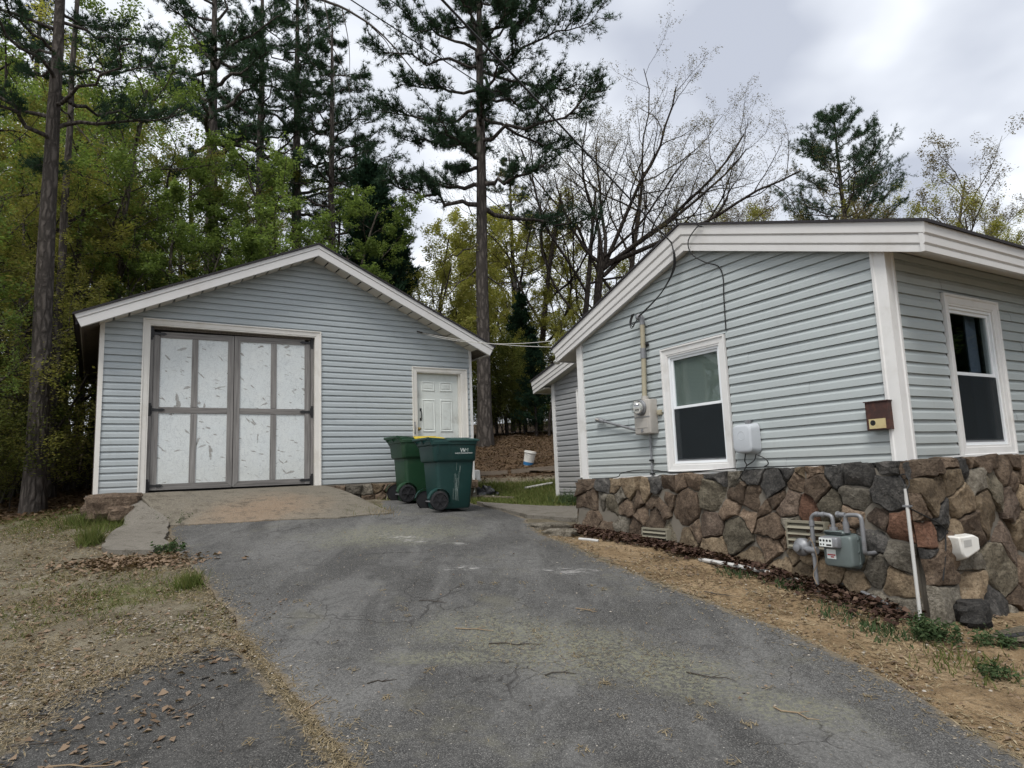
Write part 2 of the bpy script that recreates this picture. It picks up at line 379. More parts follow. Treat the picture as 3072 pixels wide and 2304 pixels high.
STONES = dict(
    b=stone_mat('stone_brown', (.062, .043, .03), (.115, .082, .057), (.185, .138, .098)),
    t=stone_mat('stone_tan', (.10, .073, .048), (.175, .13, .083), (.25, .195, .13)),
    k=stone_mat('stone_dark', (.022, .021, .02), (.045, .043, .04), (.095, .088, .08)),
    g=stone_mat('stone_grey', (.078, .068, .052), (.135, .12, .095), (.21, .19, .155)),
    o=stone_mat('stone_olive', (.058, .05, .035), (.105, .09, .065), (.17, .15, .11)),
    r=stone_mat('stone_rust', (.075, .038, .024), (.14, .072, .046), (.21, .12, .08)),
    p=stone_mat('stone_plum', (.058, .042, .032), (.105, .077, .058), (.17, .13, .10)))

def bark(name, c1, c2, sc=1.0):
    m = mat(name); n = NT(m)
    p = n.a('ShaderNodeTexCoord').outputs['Object']
    q = n.mapping(p, (9 * sc, 9 * sc, 2.2 * sc)); q = n.vm('ADD', q, n.vm('MULTIPLY', n.noise(p, 4, 3, out=1), (.8, .8, .8)))
    v = n.voro(q, 1.0, 'DISTANCE_TO_EDGE'); nz = n.noise(p, 16, 5, .7)
    f = n.math('ADD', n.math('MULTIPLY', n.smooth(v, 0, .35), .7), n.math('MULTIPLY', nz, .3))
    c = n.mix(f, c1, c2)
    n.out_pbr(c, .95, n.bump(f, .9, .03), spec=.1); return m
BARK_P = bark('pine_bark', (.032, .028, .025), (.115, .10, .088))
BARK_D = bark('dark_bark', (.022, .018, .016), (.075, .064, .055), 1.6)
BARK_G = bark('grey_bark', (.04, .034, .028), (.13, .115, .095), 1.4)

def leaf(name, c1, c2, c3=None, trans=.35):
    m = mat(name); n = NT(m); r = n.island()
    c = n.ramp(r, [(0, c1), (.6, c2), (1, c3 or c2)])
    oi = n.objrand(); c = n.mix(n.math('MULTIPLY', oi, .3), c, tuple(x * .6 for x in c1))
    d = n.a('ShaderNodeBsdfDiffuse', {'Color': c}); t = n.a('ShaderNodeBsdfTranslucent', {'Color': n.mix(1, c, (1.35, 1.35, .8), 'MULTIPLY')})
    mx = n.a('ShaderNodeMixShader', {0: trans, 1: d.outputs[0], 2: t.outputs[0]})
    n.a('ShaderNodeOutputMaterial', {0: mx.outputs[0]}); return m
LEAF_GREEN = leaf('leaf_fresh_green', (.10, .15, .045), (.16, .225, .07), (.23, .29, .10), .45)
LEAF_OLIVE = leaf('leaf_olive', (.14, .15, .045), (.20, .205, .065), (.25, .215, .09), .45)
LEAF_YELLOW = leaf('leaf_yellow_green', (.20, .215, .06), (.28, .28, .08), (.32, .285, .11), .45)
LEAF_BUD = leaf('leaf_budding', (.12, .105, .06), (.17, .15, .08), (.18, .13, .08), .3)
LEAF_TAN = leaf('leaf_catkin', (.22, .14, .06), (.26, .18, .08), (.16, .10, .05), .25)
NEEDLE = leaf('pine_needles', (.03, .056, .037), (.048, .084, .05), (.07, .11, .06), .12)
NEEDLE_B = leaf('pine_needles_brown', (.16, .10, .05), (.2, .13, .06), (.12, .08, .04), .2)
LEAF_DARK = leaf('leaf_thicket', (.055, .07, .022), (.095, .11, .034), (.14, .145, .05), .35)
CEDAR = leaf('cedar_foliage', (.014, .032, .022), (.024, .048, .028), (.036, .064, .034), .1)
GRASS = leaf('grass_blades', (.07, .095, .028), (.115, .14, .045), (.18, .17, .075), .25)
STRAW = leaf('dry_grass', (.15, .115, .065), (.28, .225, .14), (.42, .35, .24), .2)
LITTER = leaf('fallen_leaves', (.045, .027, .022), (.075, .047, .037), (.16, .11, .08), .1)
LITTER_P = leaf('fallen_leaves_pale', (.15, .105, .07), (.23, .17, .12), (.10, .068, .048), .1)
WEED = leaf('weed_leaves', (.04, .065, .03), (.06, .09, .042), (.09, .115, .055), .2)
TWIG = plain('twig_bark', (.045, .037, .03), .9, .3, 20, .2)
TWIG_P = plain('pale_twig', (.22, .16, .10), .9, .3, 20, .2)

def pebble():
    m = mat('pebbles'); n = NT(m); r = n.island()
    c = n.ramp(r, [(0, (.075, .07, .062)), (.45, (.14, .122, .098)), (.8, (.22, .185, .14)), (1, (.34, .31, .27))])
    n.out_pbr(c, .85, n.bump(n.noise(n.pos(), 120, 3), .3, .003), spec=.3); return m
PEBBLE = pebble()

def ell(n, p, cx, cy, rx, ry, ang, soft=.35, wob=.5, ws=3.0):
    """0..1 mask of a ragged patch on the ground"""
    q = n.vm('SUBTRACT', p, (cx, cy, 0)); q = n.a('ShaderNodeVectorRotate', {'Vector': q, 'Angle': -ang}, rotation_type='Z_AXIS').outputs[0]
    q = n.vm('MULTIPLY', q, (1 / rx, 1 / ry, 0))
    d = n.vm('LENGTH', q)
    d = n.math('ADD', d, n.math('MULTIPLY', n.math('SUBTRACT', n.noise(p, ws, 5, .65), .5), wob * 2))
    return n.math('SUBTRACT', 1.0, n.smooth(d, 1 - soft, 1 + soft))

def asphalt(name, c_lo, c_hi, patches=True):
    m = mat(name); n = NT(m); p = n.pos()
    big = n.noise(p, .7, 5, .6, .3); mid = n.noise(p, 3.5, 5, .65)
    c = n.mix(n.math('ADD', n.math('MULTIPLY', n.smooth(big, .3, .7), .65), n.math('MULTIPLY', mid, .35)), c_lo, c_hi)
    sc = n.a('ShaderNodeSeparateColor', {0: n.voro(p, 130, out='Color')})
    vd = n.voro(p, 130)
    chip = n.math('MULTIPLY', n.smooth(sc.outputs[0], .45, .95), n.math('SUBTRACT', 1.0, n.smooth(vd, .25, .55)))
    c = n.mix(n.math('MULTIPLY', chip, .55), c, (.27, .26, .24))
    hole = n.smooth(vd, .42, .75)
    c = n.mix(n.math('MULTIPLY', hole, .65), c, tuple(x * .35 for x in c_lo))
    sc2 = n.a('ShaderNodeSeparateColor', {0: n.voro(p, 38, out='Color')})
    grit = n.math('MULTIPLY', n.smooth(sc2.outputs[1], .90, .97), n.math('SUBTRACT', 1.0, n.smooth(n.voro(p, 38), .10, .22)))
    c = n.mix(n.math('MULTIPLY', grit, .8), c, (.46, .43, .38))
    big2 = n.noise(n.mapping(p, (1.6, .55, 1), (0, 0, .42)), 1.1, 6, .62, .6)
    c = n.mix(n.math('MULTIPLY', n.smooth(big2, .42, .66), .5), c, tuple(x * 1.35 for x in c_hi))
    blot = n.smooth(n.noise(p, 6.5, 7, .72, .5), .52, .66)
    c = n.mix(n.math('MULTIPLY', blot, .45), c, tuple(x * .62 for x in c_lo))
    mid2 = n.voro(p, 48); c = n.mix(n.math('MULTIPLY', n.smooth(mid2, .45, .8), .35), c, tuple(x * .5 for x in c_lo))
    eg = n.a('ShaderNodeVertexColor', layer_name='edge').outputs[0]
    ef = n.smooth(n.math('ADD', eg, n.math('MULTIPLY', n.math('SUBTRACT', n.noise(p, 9, 6, .75), .5), 2.2)), .55, 1.0)
    c = n.mix(n.math('MULTIPLY', ef, .8), c, n.mix(n.noise(p, 40, 3), (.075, .06, .04), (.22, .175, .115)))
    # hairline cracks
    wp = n.vm('ADD', p, n.vm('MULTIPLY', n.noise(p, 1.4, 4, .6, out=1), (.5, .5, .5)))
    ed = n.math('MINIMUM', n.voro(wp, .62, 'DISTANCE_TO_EDGE'), n.math('MULTIPLY', n.voro(wp, 1.7, 'DISTANCE_TO_EDGE'), .8))
    crack = n.math('MULTIPLY', n.math('SUBTRACT', 1.0, n.smooth(ed, .001, .008)), n.smooth(n.noise(p, 1.1, 3), .50, .62))
    c = n.mix(n.math('MULTIPLY', crack, .55), c, (.018, .016, .014))
    if patches:
        tan = None
        for args in ((.15, 4.95, .95, .42, -.5), (.85, 4.55, .62, .30, -.7), (-.45, 4.75, .5, .12, -.05), (1.5, 3.95, .35, .2, -.6), (-1.6, 8.4, .9, .5, .2)):
            e = ell(n, p, *args, soft=.6, wob=.85, ws=2.6); tan = e if tan is None else n.math('MAXIMUM', tan, e)
        c = n.mix(n.math('MULTIPLY', tan, n.math('ADD', .12, n.math('MULTIPLY', n.smooth(n.noise(p, 32, 6, .78), .47, .57), .8))), c, (.155, .153, .11))
        dust = n.smooth(n.noise(n.mapping(p, (1, 1, 1)), 1.7, 6, .7), .55, .72)
        c = n.mix(n.math('MULTIPLY', dust, .35), c, (.135, .128, .092))
        wh = None
        for args in ((.48, 6.73, .26, .11, -.2), (-.58, 6.9, .16, .07, .1), (-.72, 7.95, .14, .06, 0), (.75, 6.72, .12, .04, -.4), (-1.35, 8.2, .35, .12, -.5)):
            e = ell(n, p, *args, soft=.5, wob=1.1, ws=5); wh = e if wh is None else n.math('MAXIMUM', wh, e)
        c = n.mix(n.math('MULTIPLY', wh, n.math('MULTIPLY', n.smooth(n.noise(n.mapping(p, (9, 26, 1), (0, 0, .35)), 1.0, 6, .75), .46, .66), .6)), c, (.46, .45, .43))
    hgt = n.math('ADD', n.math('MULTIPLY', n.math('SUBTRACT', 1.0, vd), .8), n.math('MULTIPLY', mid, .4))
    hgt = n.math('SUBTRACT', hgt, n.math('MULTIPLY', crack, 2.0))
    n.out_pbr(c, .88, n.bump(hgt, .55, .008), spec=.25); return m
ASPHALT = asphalt('asphalt', (.05, .049, .047), (.118, .116, .111))
ASPHALT_OLD = asphalt('old_asphalt', (.03, .0295, .028), (.068, .066, .062), False)

def concrete(name, c1, c2, warm=True):
    m = mat(name); n = NT(m); p = n.pos()
    c = n.mix(n.noise(p, 1.3, 6, .65, .4), c1, c2)
    c = n.mix(n.math('MULTIPLY', n.smooth(n.noise(p, 7, 6, .7), .5, .7), .5), c, (.11, .10, .085))
    if warm: c = n.mix(n.math('MULTIPLY', ell(n, p, -3.65, 9.55, .8, .45, .45, .7, .7, 2.2), .38), c, (.23, .14, .08))
    c = n.mix(n.math('MULTIPLY', n.smooth(n.noise(n.mapping(p, (1, 2.2, 1), (0, 0, -.5)), 4.5, 8, .75), .50, .64), .75), c, (.06, .052, .038))
    c = n.mix(n.math('MULTIPLY', n.smooth(n.noise(p, 18, 6, .75), .54, .66), .5), c, (.05, .045, .035))
    vd = n.voro(p, 120); sp = n.a('ShaderNodeSeparateColor', {0: n.voro(p, 120, out='Color')}).outputs[0]
    c = n.mix(n.math('MULTIPLY', n.smooth(sp, .6, 1), .22), c, (.33, .30, .26))
    n.out_pbr(c, .9, n.bump(n.math('ADD', n.noise(p, 30, 6, .7), n.math('MULTIPLY', vd, .4)), .5, .008), spec=.25); return m
CONC_RAMP = concrete('concrete_ramp', (.10, .088, .068), (.155, .138, .108))
CONC = concrete('concrete', (.10, .09, .075), (.16, .147, .125), False)

def ground_mat():
    m = mat('ground_cover'); n = NT(m); p = n.pos()
    at = n.a('ShaderNodeVertexColor', layer_name='cover'); s = n.a('ShaderNodeSeparateColor', {0: at.outputs[0]})
    grn, dirt, lit = s.outputs
    nz = n.noise(p, 2.2, 7, .7); fi = n.noise(p, 22, 5, .7); vf = n.noise(p, 75, 3, .7)
    jig = n.math('MULTIPLY', n.math('SUBTRACT', n.noise(p, 5, 6, .7), .5), .9)
    def msk(x): return n.smooth(n.math('ADD', x, jig), .35, .65)
    base = n.ramp(nz, [(.3, (.09, .075, .053)), (.5, (.16, .14, .10)), (.7, (.235, .212, .16))])
    c = n.mix(msk(lit), base, n.ramp(nz, [(.3, (.035, .022, .014)), (.5, (.075, .046, .028)), (.72, (.12, .078, .045))]))
    c = n.mix(msk(dirt), c, n.ramp(nz, [(.30, (.12, .08, .045)), (.5, (.245, .172, .098)), (.68, (.37, .275, .17))]))
    c = n.mix(msk(grn), c, n.ramp(nz, [(.3, (.05, .062, .018)), (.5, (.085, .095, .03)), (.72, (.14, .13, .05))]))
    c = n.mix(n.math('MULTIPLY', n.smooth(fi, .48, .66), .65), c, (.05, .036, .022))
    c = n.mix(n.math('MULTIPLY', n.smooth(vf, .54, .66), .5), c, (.32, .265, .185))
    n.out_pbr(c, .95, n.bump(n.math('ADD', fi, n.math('MULTIPLY', vf, .6)), 1.0, .03), spec=.1); return m
GROUND = ground_mat()
# ---------------------------------------------------------------- ground, driveway, concrete
DRIVE = [((-.2, -6), (2.4, -6)), ((-.4, 2), (2.4, 2)), ((-.92, 3.48), (2.35, 3.4)), ((-1.31, 4.06), (2.28, 4.0)), ((-1.61, 4.5), (2.2, 4.45)), ((-2.02, 5.06), (2.03, 4.95)),
         ((-2.2, 5.3), (1.9, 5.2)), ((-2.37, 5.64), (1.74, 5.5)), ((-3.12, 6.66), (1.2, 6.45)), ((-3.92, 7.72), (.82, 7.25)), ((-4.54, 8.65), (.5, 8.2)), ((-4.77, 9.16), (.26, 8.96)),
         ((-3.7, 9.28), (.23, 9.2)), ((-2.69, 9.36), (.2, 9.5)), ((-1.85, 9.78), (.12, 9.95)), ((-2.2, 10.5), (-.2, 10.6)), ((-2.25, 11.2), (-.6, 11.15)), ((-1.5, 11.95), (-.85, 11.7))]
def densify(rows, step=.07):
    out = []
    for (l0, r0), (l1, r1) in zip(rows[:-1], rows[1:]):
        k = max(1, int(max(math.dist(l0, l1), math.dist(r0, r1)) / step))
        if l0[1] < 1.5: k = 20
        for i in range(k):
            t = i / k
            out.append((tuple(np.add(np.multiply(l0, 1 - t), np.multiply(l1, t))), tuple(np.add(np.multiply(r0, 1 - t), np.multiply(r1, t)))))
    return out + [rows[-1]]
def inside(px, py, poly):
    res = np.zeros(np.shape(px), bool); n = len(poly)
    for i in range(n):
        x0, y0 = poly[i]; x1, y1 = poly[(i + 1) % n]
        if y0 == y1: continue
        c = ((y0 > py) != (y1 > py)) & (px < (x1 - x0) * (py - y0) / (y1 - y0) + x0)
        res ^= c
    return res
def sheet(name, rows, cols, dz, skirt, mat_, rag=.03, seed=1, zfun=None, ragr=None):
    rows = densify(rows); R = len(rows); ragr = rag if ragr is None else ragr
    L = np.array([r[0] for r in rows]); Q = np.array([r[1] for r in rows])
    k = np.arange(R)
    L = L + np.stack([vnoise(L[:, 0], L[:, 1], 3.1, seed) + .6 * vnoise(L[:, 0], L[:, 1], 9, seed + 1), vnoise(L[:, 0], L[:, 1], 4, seed + 2) * .5], 1) * rag
    Q = Q + np.stack([vnoise(Q[:, 0], Q[:, 1], 3.1, seed + 3) + .6 * vnoise(Q[:, 0], Q[:, 1], 9, seed + 4), vnoise(Q[:, 0], Q[:, 1], 4, seed + 5) * .5], 1) * ragr
    u = np.linspace(0, 1, cols)
    X = L[:, None, :] * (1 - u)[None, :, None] + Q[:, None, :] * u[None, :, None]
    Z = gz(X[..., 0], X[..., 1]) + dz if zfun is None else zfun(X[..., 0], X[..., 1], u[None, :] + 0 * X[..., 0], (k / (R - 1))[:, None] + 0 * X[..., 0])
    Z = Z + .004 * vnoise(X[..., 0], X[..., 1], 2.3, seed + 7)
    V = np.concatenate([X, Z[..., None]], 2)
    # skirts at both sides and both ends
    V = np.concatenate([V[:, :1] - (0, 0, skirt), V, V[:, -1:] - (0, 0, skirt)], 1)
    V = np.concatenate([V[:1] - (0, 0, skirt), V, V[-1:] - (0, 0, skirt)], 0)
    r, c = V.shape[:2]; idx = np.arange(r * c).reshape(r, c)
    F = np.stack([idx[:-1, :-1], idx[:-1, 1:], idx[1:, 1:], idx[1:, :-1]], -1).reshape(-1, 4)
    me = np_mesh(name, V.reshape(-1, 3), F, 4)
    wd = np.linalg.norm(Q - L, axis=1); ee = np.minimum(u[None] * wd[:, None], (1 - u)[None] * wd[:, None]); ee = np.clip(1 - ee / .16, 0, 1)
    ee = np.pad(ee, 1, mode='edge'); at = me.color_attributes.new('edge', 'FLOAT_COLOR', 'POINT')
    at.data.foreach_set('color', np.repeat(ee.reshape(-1, 1), 4, 1).astype(np.float32).ravel())
    return tag(link(name, me, mat_, smooth=40), kind='structure')
drive_poly = [r[0] for r in DRIVE] + [r[1] for r in DRIVE[::-1]]
sheet('driveway', DRIVE, 46, .018, .09, ASPHALT, .035, 1)
# older, darker asphalt left of the seam
OLD = [((-5.0, -6), (-.25, -6)), ((-4.2, 2), (-.45, 2)), ((-3.1, 3.3), (-.96, 3.46)), ((-3.0, 3.9), (-1.36, 4.05)), ((-2.95, 4.4), (-1.66, 4.5)), ((-2.75, 4.75), (-1.9, 4.82)), ((-2.35, 5.02), (-2.08, 5.04))]
sheet('old_asphalt_patch', OLD, 30, .006, .08, ASPHALT_OLD, .30, 11, ragr=.02)
old_poly = [r[0] for r in OLD] + [r[1] for r in OLD[::-1]]

# concrete ramp up to the garage door
SL, SR = GP(.50, .0, 0)[:2], GP(3.22, .0, 0)[:2]
RAMP = [(tuple(SL), (-4.78, 9.10)), (tuple(SL * .6 + SR * .4), (-3.55, 9.24)), (tuple(SL * .25 + SR * .75), (-2.5, 9.33)), (tuple(SR), (-1.83, 9.74))]
def ramp_z(x, y, u, v):
    s = u * u * (3 - 2 * u) * .45 + u * .55
    return 1.468 * (1 - s) + (gz(x, y) + .03) * s
sheet('concrete_ramp', RAMP, 24, 0, .5, CONC_RAMP, .012, 21, ramp_z, .03)
# flared side slab at the left of the ramp
FL = [((-5.60, 9.50), (-5.50, 9.58)), ((-5.42, 9.15), (-4.82, 9.12)), ((-5.30, 8.75), (-4.6, 8.75)), ((-5.22, 8.40), (-4.42, 8.4)), ((-5.08, 8.12), (-4.25, 8.05)), ((-4.78, 7.93), (-4.3, 7.82))]
def flare_z(x, y, u, v):
    top = 1.40 * np.clip(1 - v * 2.6, 0, 1) + (gz(x, y) + .06) * np.clip(v * 2.6, 0, 1)
    return np.maximum(top, gz(x, y) + .05)
sheet('concrete_apron', FL, 14, 0, .30, CONC, .04, 31, flare_z)
# broken concrete walk beside the house
sheet('concrete_walk', [((-.72, 11.55), (1.05, 10.95)), ((-.5, 11.0), (1.0, 10.5)), ((.12, 10.1), (.88, 9.95))], 20, .055, .2, CONC, .05, 41)

def seg_dist(x, y, p, q):
    p, q = np.array(p), np.array(q); d = q - p; t = np.clip(((x - p[0]) * d[0] + (y - p[1]) * d[1]) / (d @ d), 0, 1)
    return np.hypot(x - p[0] - t * d[0], y - p[1] - t * d[1])
WALL_A, WALL_B = HP(4.7, .15, 0)[:2], HP(-.15, .15, 0)[:2]
def covers(x, y):
    """how green, how sandy and how leafy the ground is"""
    dw = seg_dist(x, y, WALL_A, WALL_B)
    right = (x - np.interp(y, [-6, 3.4, 4.95, 6.45, 8.2, 9.0, 10, 12], [2.4, 2.35, 2.03, 1.2, .5, .26, .1, -.8])) 
    dirt = np.clip(right * 3 + .3, 0, 1) * np.clip((10.0 - y) / .8, 0, 1) * np.clip((7 - x), 0, 1)
    grn = np.clip((y - 11.2) / .8, 0, 1) * np.clip((15.6 - y) / .6, 0, 1) * np.clip((x + 4.5), 0, 1) * np.clip((3.5 - x), 0, 1)
    grn = np.maximum(grn, .55 * np.exp(-((x + 3.7) ** 2 / .9 + (y - 6.4) ** 2 / .6)))
    grn = np.maximum(grn, .6 * np.exp(-((x + 6.2) ** 2 / 2.2 + (y - 9.3) ** 2 / .5)))
    grn = np.maximum(grn, .55 * np.exp(-((x + 2.5) ** 2 / .3 + (y - 10.2) ** 2 / .25)))
    lit = np.maximum(np.clip((y - 15.3) / 1.0, 0, 1), np.clip((-6.2 - x + (y - 9.6) * .6) / 1.2, 0, 1) * np.clip((y - 9.0) / .8, 0, 1))
    lit = np.maximum(lit, np.clip(1 - dw / .35, 0, 1) * (y < 9.6))
    lit = np.maximum(lit, .75 * np.exp(-((x + 4.3) ** 2 / .55 + (y - 7.45) ** 2 / .10)))
    lit = np.maximum(lit, np.clip((np.hypot(x, y - 5) - 24) / 6, 0, 1))
    return grn, dirt, lit
def axis(a, b, fine0, fine1, step):
    out = list(np.arange(fine0, fine1, step)); s = step; x = fine1
    while x < b: out.append(x); s = min(s * 1.16, 25); x += s
    out.append(b); s = step; x = fine0 - step; left = []
    while x > a: left.append(x); s = min(s * 1.16, 25); x -= s
    return np.array([a] + left[::-1] + out)
gx, gy = axis(-300, 300, -8.5, 5.0, .085), axis(-200, 400, 2.2, 13, .085)
GX, GY = np.meshgrid(gx, gy)
GZ = gz(GX, GY)
on_drive = inside(GX, GY, drive_poly) | inside(GX, GY, old_poly)
dd = np.full(GX.shape, 9.0); near = (np.abs(GX) < 9) & (GY > -7) & (GY < 14)
for poly in (drive_poly, old_poly):
    for p, q in zip(poly, poly[1:] + poly[:1]): dd[near] = np.minimum(dd[near], seg_dist(GX[near], GY[near], p, q))
amp = np.where(on_drive, 0, np.clip(dd / .3, 0, 1))
rough_ = .018 * vnoise(GX, GY, 2.7, 3) + .012 * vnoise(GX, GY, 8.1, 4) + np.clip((np.hypot(GX, GY - 6) - 12) / 20, 0, 1) * (.12 * vnoise(GX, GY, .45, 5) + .05 * vnoise(GX, GY, 1.3, 6))
GZ = GZ + amp * rough_ - np.where(on_drive, np.clip(dd / .15, 0, 1) * .035, 0)
idx = np.arange(GX.size).reshape(GX.shape)
me = np_mesh('ground', np.stack([GX, GY, GZ], -1).reshape(-1, 3), np.stack([idx[:-1, :-1], idx[:-1, 1:], idx[1:, 1:], idx[1:, :-1]], -1).reshape(-1, 4), 4)
grn, dirt, lit = covers(GX, GY)
att = me.color_attributes.new('cover', 'FLOAT_COLOR', 'POINT')
att.data.foreach_set('color', np.stack([grn, dirt, lit, np.ones_like(grn)], -1).astype(np.float32).ravel())
tag(link('ground', me, GROUND, base=(0, 0, 0), smooth=True), kind='structure')

# ---------------------------------------------------------------- siding, boards, roofs
LAP = [(0, -.003), (0, .0195), (.05, .0192), (.56, .0165), (.72, .008), (1.0, -.003)]
def lap_off(f):
    pts = LAP[1:]
    for (f0, o0), (f1, o1) in zip(pts[:-1], pts[1:]):
        if f <= f1: return o0 + (o1 - o0) * (f - f0) / max(1e-6, f1 - f0)
    return pts[-1][1]
def siding(parent, fn, lim, z0, z1, e, openings, m, o_base=0.0):
    """lapped courses, each a plank of its own; long courses get a butt seam, all bow a little"""
    zb = z0; k = 0; sd = len(bpy.data.objects)
    while zb < z1 - .005:
        zt = min(zb + e, z1); k += 1
        brk = sorted({round(zb + f * e, 5) for f, _ in LAP if zb + f * e <= zt + 1e-6} | {round(zt, 5)} | {round(z, 5) for o in openings for z in o[2:4] if zb < z < zt})
        groups = {}
        full = [o for o in openings if o[2] <= zb + .3 * e and o[3] >= zt - .3 * e]
        jit = random.uniform(-.0012, .0012); T0, T1 = lim((zb + zt) / 2)
        seam = random.uniform(T0 + .8, T1 - .8) if T1 - T0 > 2.6 and random.random() < .7 else None
        ph = random.uniform(0, 6)
        def W(t, o, z): return fn(t, o + .0016 * math.sin(t * 2.9 + ph) + .0008 * math.sin(t * 7.1 + ph * 2), z + .0014 * math.sin(t * 1.9 + ph) + .0008 * math.sin(t * 5.3 - ph))
        for i in range(len(brk) - 1):
            za, zc = brk[i], brk[i + 1]; mid = (za + zc) / 2
            tl, tr = lim(mid)
            if tr - tl < .02: continue
            ints = [(tl, tr)]
            for o in openings:
                if o[2] <= mid <= o[3]:
                    nx = []
                    for s0, s1 in ints:
                        if o[1] <= s0 or o[0] >= s1: nx.append((s0, s1)); continue
                        if o[0] > s0: nx.append((s0, o[0]))
                        if o[1] < s1: nx.append((o[1], s1))
                    ints = nx
            if seam: ints = [q for s0, s1 in ints for q in (((s0, seam), (seam, s1)) if s0 + .1 < seam < s1 - .1 else ((s0, s1),))]
            la, lc = lim(za), lim(zc)
            for s0, s1 in ints:
                right = seam is not None and s0 >= seam
                key = (sum((o[0] + o[1]) / 2 < (s0 + s1) / 2 for o in full), right)
                mb = groups.setdefault(key, MB())
                j = jit + (.0022 if right else 0)
                oa, oc = o_base + lap_off((za - zb) / e) + j, o_base + lap_off((zc - zb) / e) + j
                a0, c0 = (la[0], lc[0]) if s0 == tl else (s0, s0); a1, c1 = (la[1], lc[1]) if s1 == tr else (s1, s1)
                if c1 < c0: c0 = c1 = (c0 + c1) / 2
                n = max(1, int((s1 - s0) / .35)); L = lambda p, q, x: p + (q - p) * x / n
                lo = [W(L(a0, a1, x), oa, za) for x in range(n + 1)]; hi = [W(L(c0, c1, x), oc, zc) for x in range(n + 1)]
                mb.add(lo + hi, [(x, x + 1, n + 2 + x, n + 1 + x) for x in range(n)])
                if i == 0:
                    bk = [W(L(a0, a1, x), o_base - .010, za) for x in range(n + 1)]
                    mb.add(bk + lo, [(x, x + 1, n + 2 + x, n + 1 + x) for x in range(n)])
        for key in sorted(groups): groups[key].build('siding_plank', m, parent)
        zb += e
def core(parent, fn, breaks, top, base, openings, m, o0=-.012, o1=-.12):
    """wall behind the siding, in upright strips that leave the openings free"""
    mb = MB()
    for s0, s1 in zip(breaks[:-1], breaks[1:]):
        mid = (s0 + s1) / 2; spans = [(base, None)]
        for o in openings:
            if o[0] <= mid <= o[1]:
                lo = base; spans = []
                if o[2] > base + .01: spans.append((base, o[2]))
                spans.append((o[3], None))
        for lo, hi in spans:
            h0, h1 = (top(s0), top(s1)) if hi is None else (hi, hi)
            mb.prism([fn(s0, o0, lo), fn(s1, o0, lo), fn(s1, o0, h1), fn(s0, o0, h0)], [fn(s0, o1, lo), fn(s1, o1, lo), fn(s1, o1, h1), fn(s0, o1, h0)])
    return mb.build('wall', m, parent)
def ribbed(parent, name, fn, tipT, tipB, pkT, pkB, o0, prof, m, back=-.02):
    mb = MB(); A, B = [], []
    for f, off in prof:
        A.append(fn(tipT[0] + (tipB[0] - tipT[0]) * f, o0 + off, tipT[1] + (tipB[1] - tipT[1]) * f))
        B.append(fn(pkT[0] + (pkB[0] - pkT[0]) * f, o0 + off, pkT[1] + (pkB[1] - pkT[1]) * f))
    A += [fn(tipB[0], o0 + back, tipB[1]), fn(tipT[0], o0 + back, tipT[1])]; B += [fn(pkB[0], o0 + back, pkB[1]), fn(pkT[0], o0 + back, pkT[1])]
    mb.prism(A, B); return mb.build(name, m, parent)
FASC_H = [(0, .032), (.36, .032), (.42, .014), (.445, .022), (.70, .022), (.765, .006), (.79, .014), (1.0, .014)]
FASC_G = [(0, .030), (.30, .030), (.37, .014), (.41, .022), (.97, .020), (1.0, .012)]
def casing(mb, fn, t0, t1, z0, z1, wd, o0=.004, o1=.03, bottom=True, wr=None):
    """mitred frame: outer rectangle t0..t1, z0..z1, boards wd wide, with a raised back band"""
    wr = wr or wd
    def ring(i, o, io):  # corners inset by i (right side scaled)
        k = wr / wd
        return [fn(t0 + i, o, (z0 + i) if bottom else z0), fn(t1 - i * k, o, (z0 + i) if bottom else z0), fn(t1 - i * k, o, z1 - i), fn(t0 + i, o, z1 - i)]
    prof = [(0, o0), (0, o1 + .012), (wd * .18, o1 + .012), (wd * .24, o1), (wd * .80, o1 - .004), (wd * .84, o1 - .010), (wd, o1 - .010), (wd, -.06)]
    rings = [ring(i, o, 0) for i, o in prof]
    vs = [p for r in rings for p in r]; fs = []
    for k in range(len(prof) - 1):
        for j in range(4):
            if not bottom and j == 0: continue
            fs.append((k * 4 + j, k * 4 + (j + 1) % 4, (k + 1) * 4 + (j + 1) % 4, (k + 1) * 4 + j))
    mb.add(vs, fs); return mb

# ---------------------------------------------------------------- garage
garage = empty('garage', GP(3.07, -3.5, 1.2), 'grey sided gable garage with weathered double barn doors and a side entry door', 'garage')
GW, GPK = 6.15, 3.08
g_eave = 4.02; g_sl = .445
def g_top(t): return g_eave + g_sl * (min(t, GW - t) if True else 0)
def g_lim(z): 
    d = max(0.0, (z - g_eave) / g_sl); return (d, GW - d)
G_OPEN = [(.60, 3.15, 1.2, 4.03), (4.95, 6.0, 1.2, 3.52)]
siding(garage, GP, g_lim, 1.475, 5.40, .1016, [(.545, 3.21, 1.2, 4.085), (4.905, 6.055, 1.2, 3.57)], SIDE_G)
core(garage, GP, [0.02, .60, 3.08, 3.15, 4.95, 6.0, 6.13], lambda t: g_top(t) + .03, 1.40, G_OPEN, DRYWALL)
mb = MB()
mb.box(GP, 0.02, .12, -5.5, -.12, 1.35, 4.0); mb.box(GP, 6.03, 6.13, -5.5, -.12, 1.2, 4.0)
mb.prism([GP(.02, -5.4, 1.3), GP(6.13, -5.4, 1.3), GP(6.13, -5.4, 4.0), GP(GPK, -5.4, 5.4), GP(.02, -5.4, 4.0)], [GP(.02, -5.5, 1.3), GP(6.13, -5.5, 1.3), GP(6.13, -5.5, 4.0), GP(GPK, -5.5, 5.4), GP(.02, -5.5, 4.0)])
mb.build('wall', DRYWALL, garage)
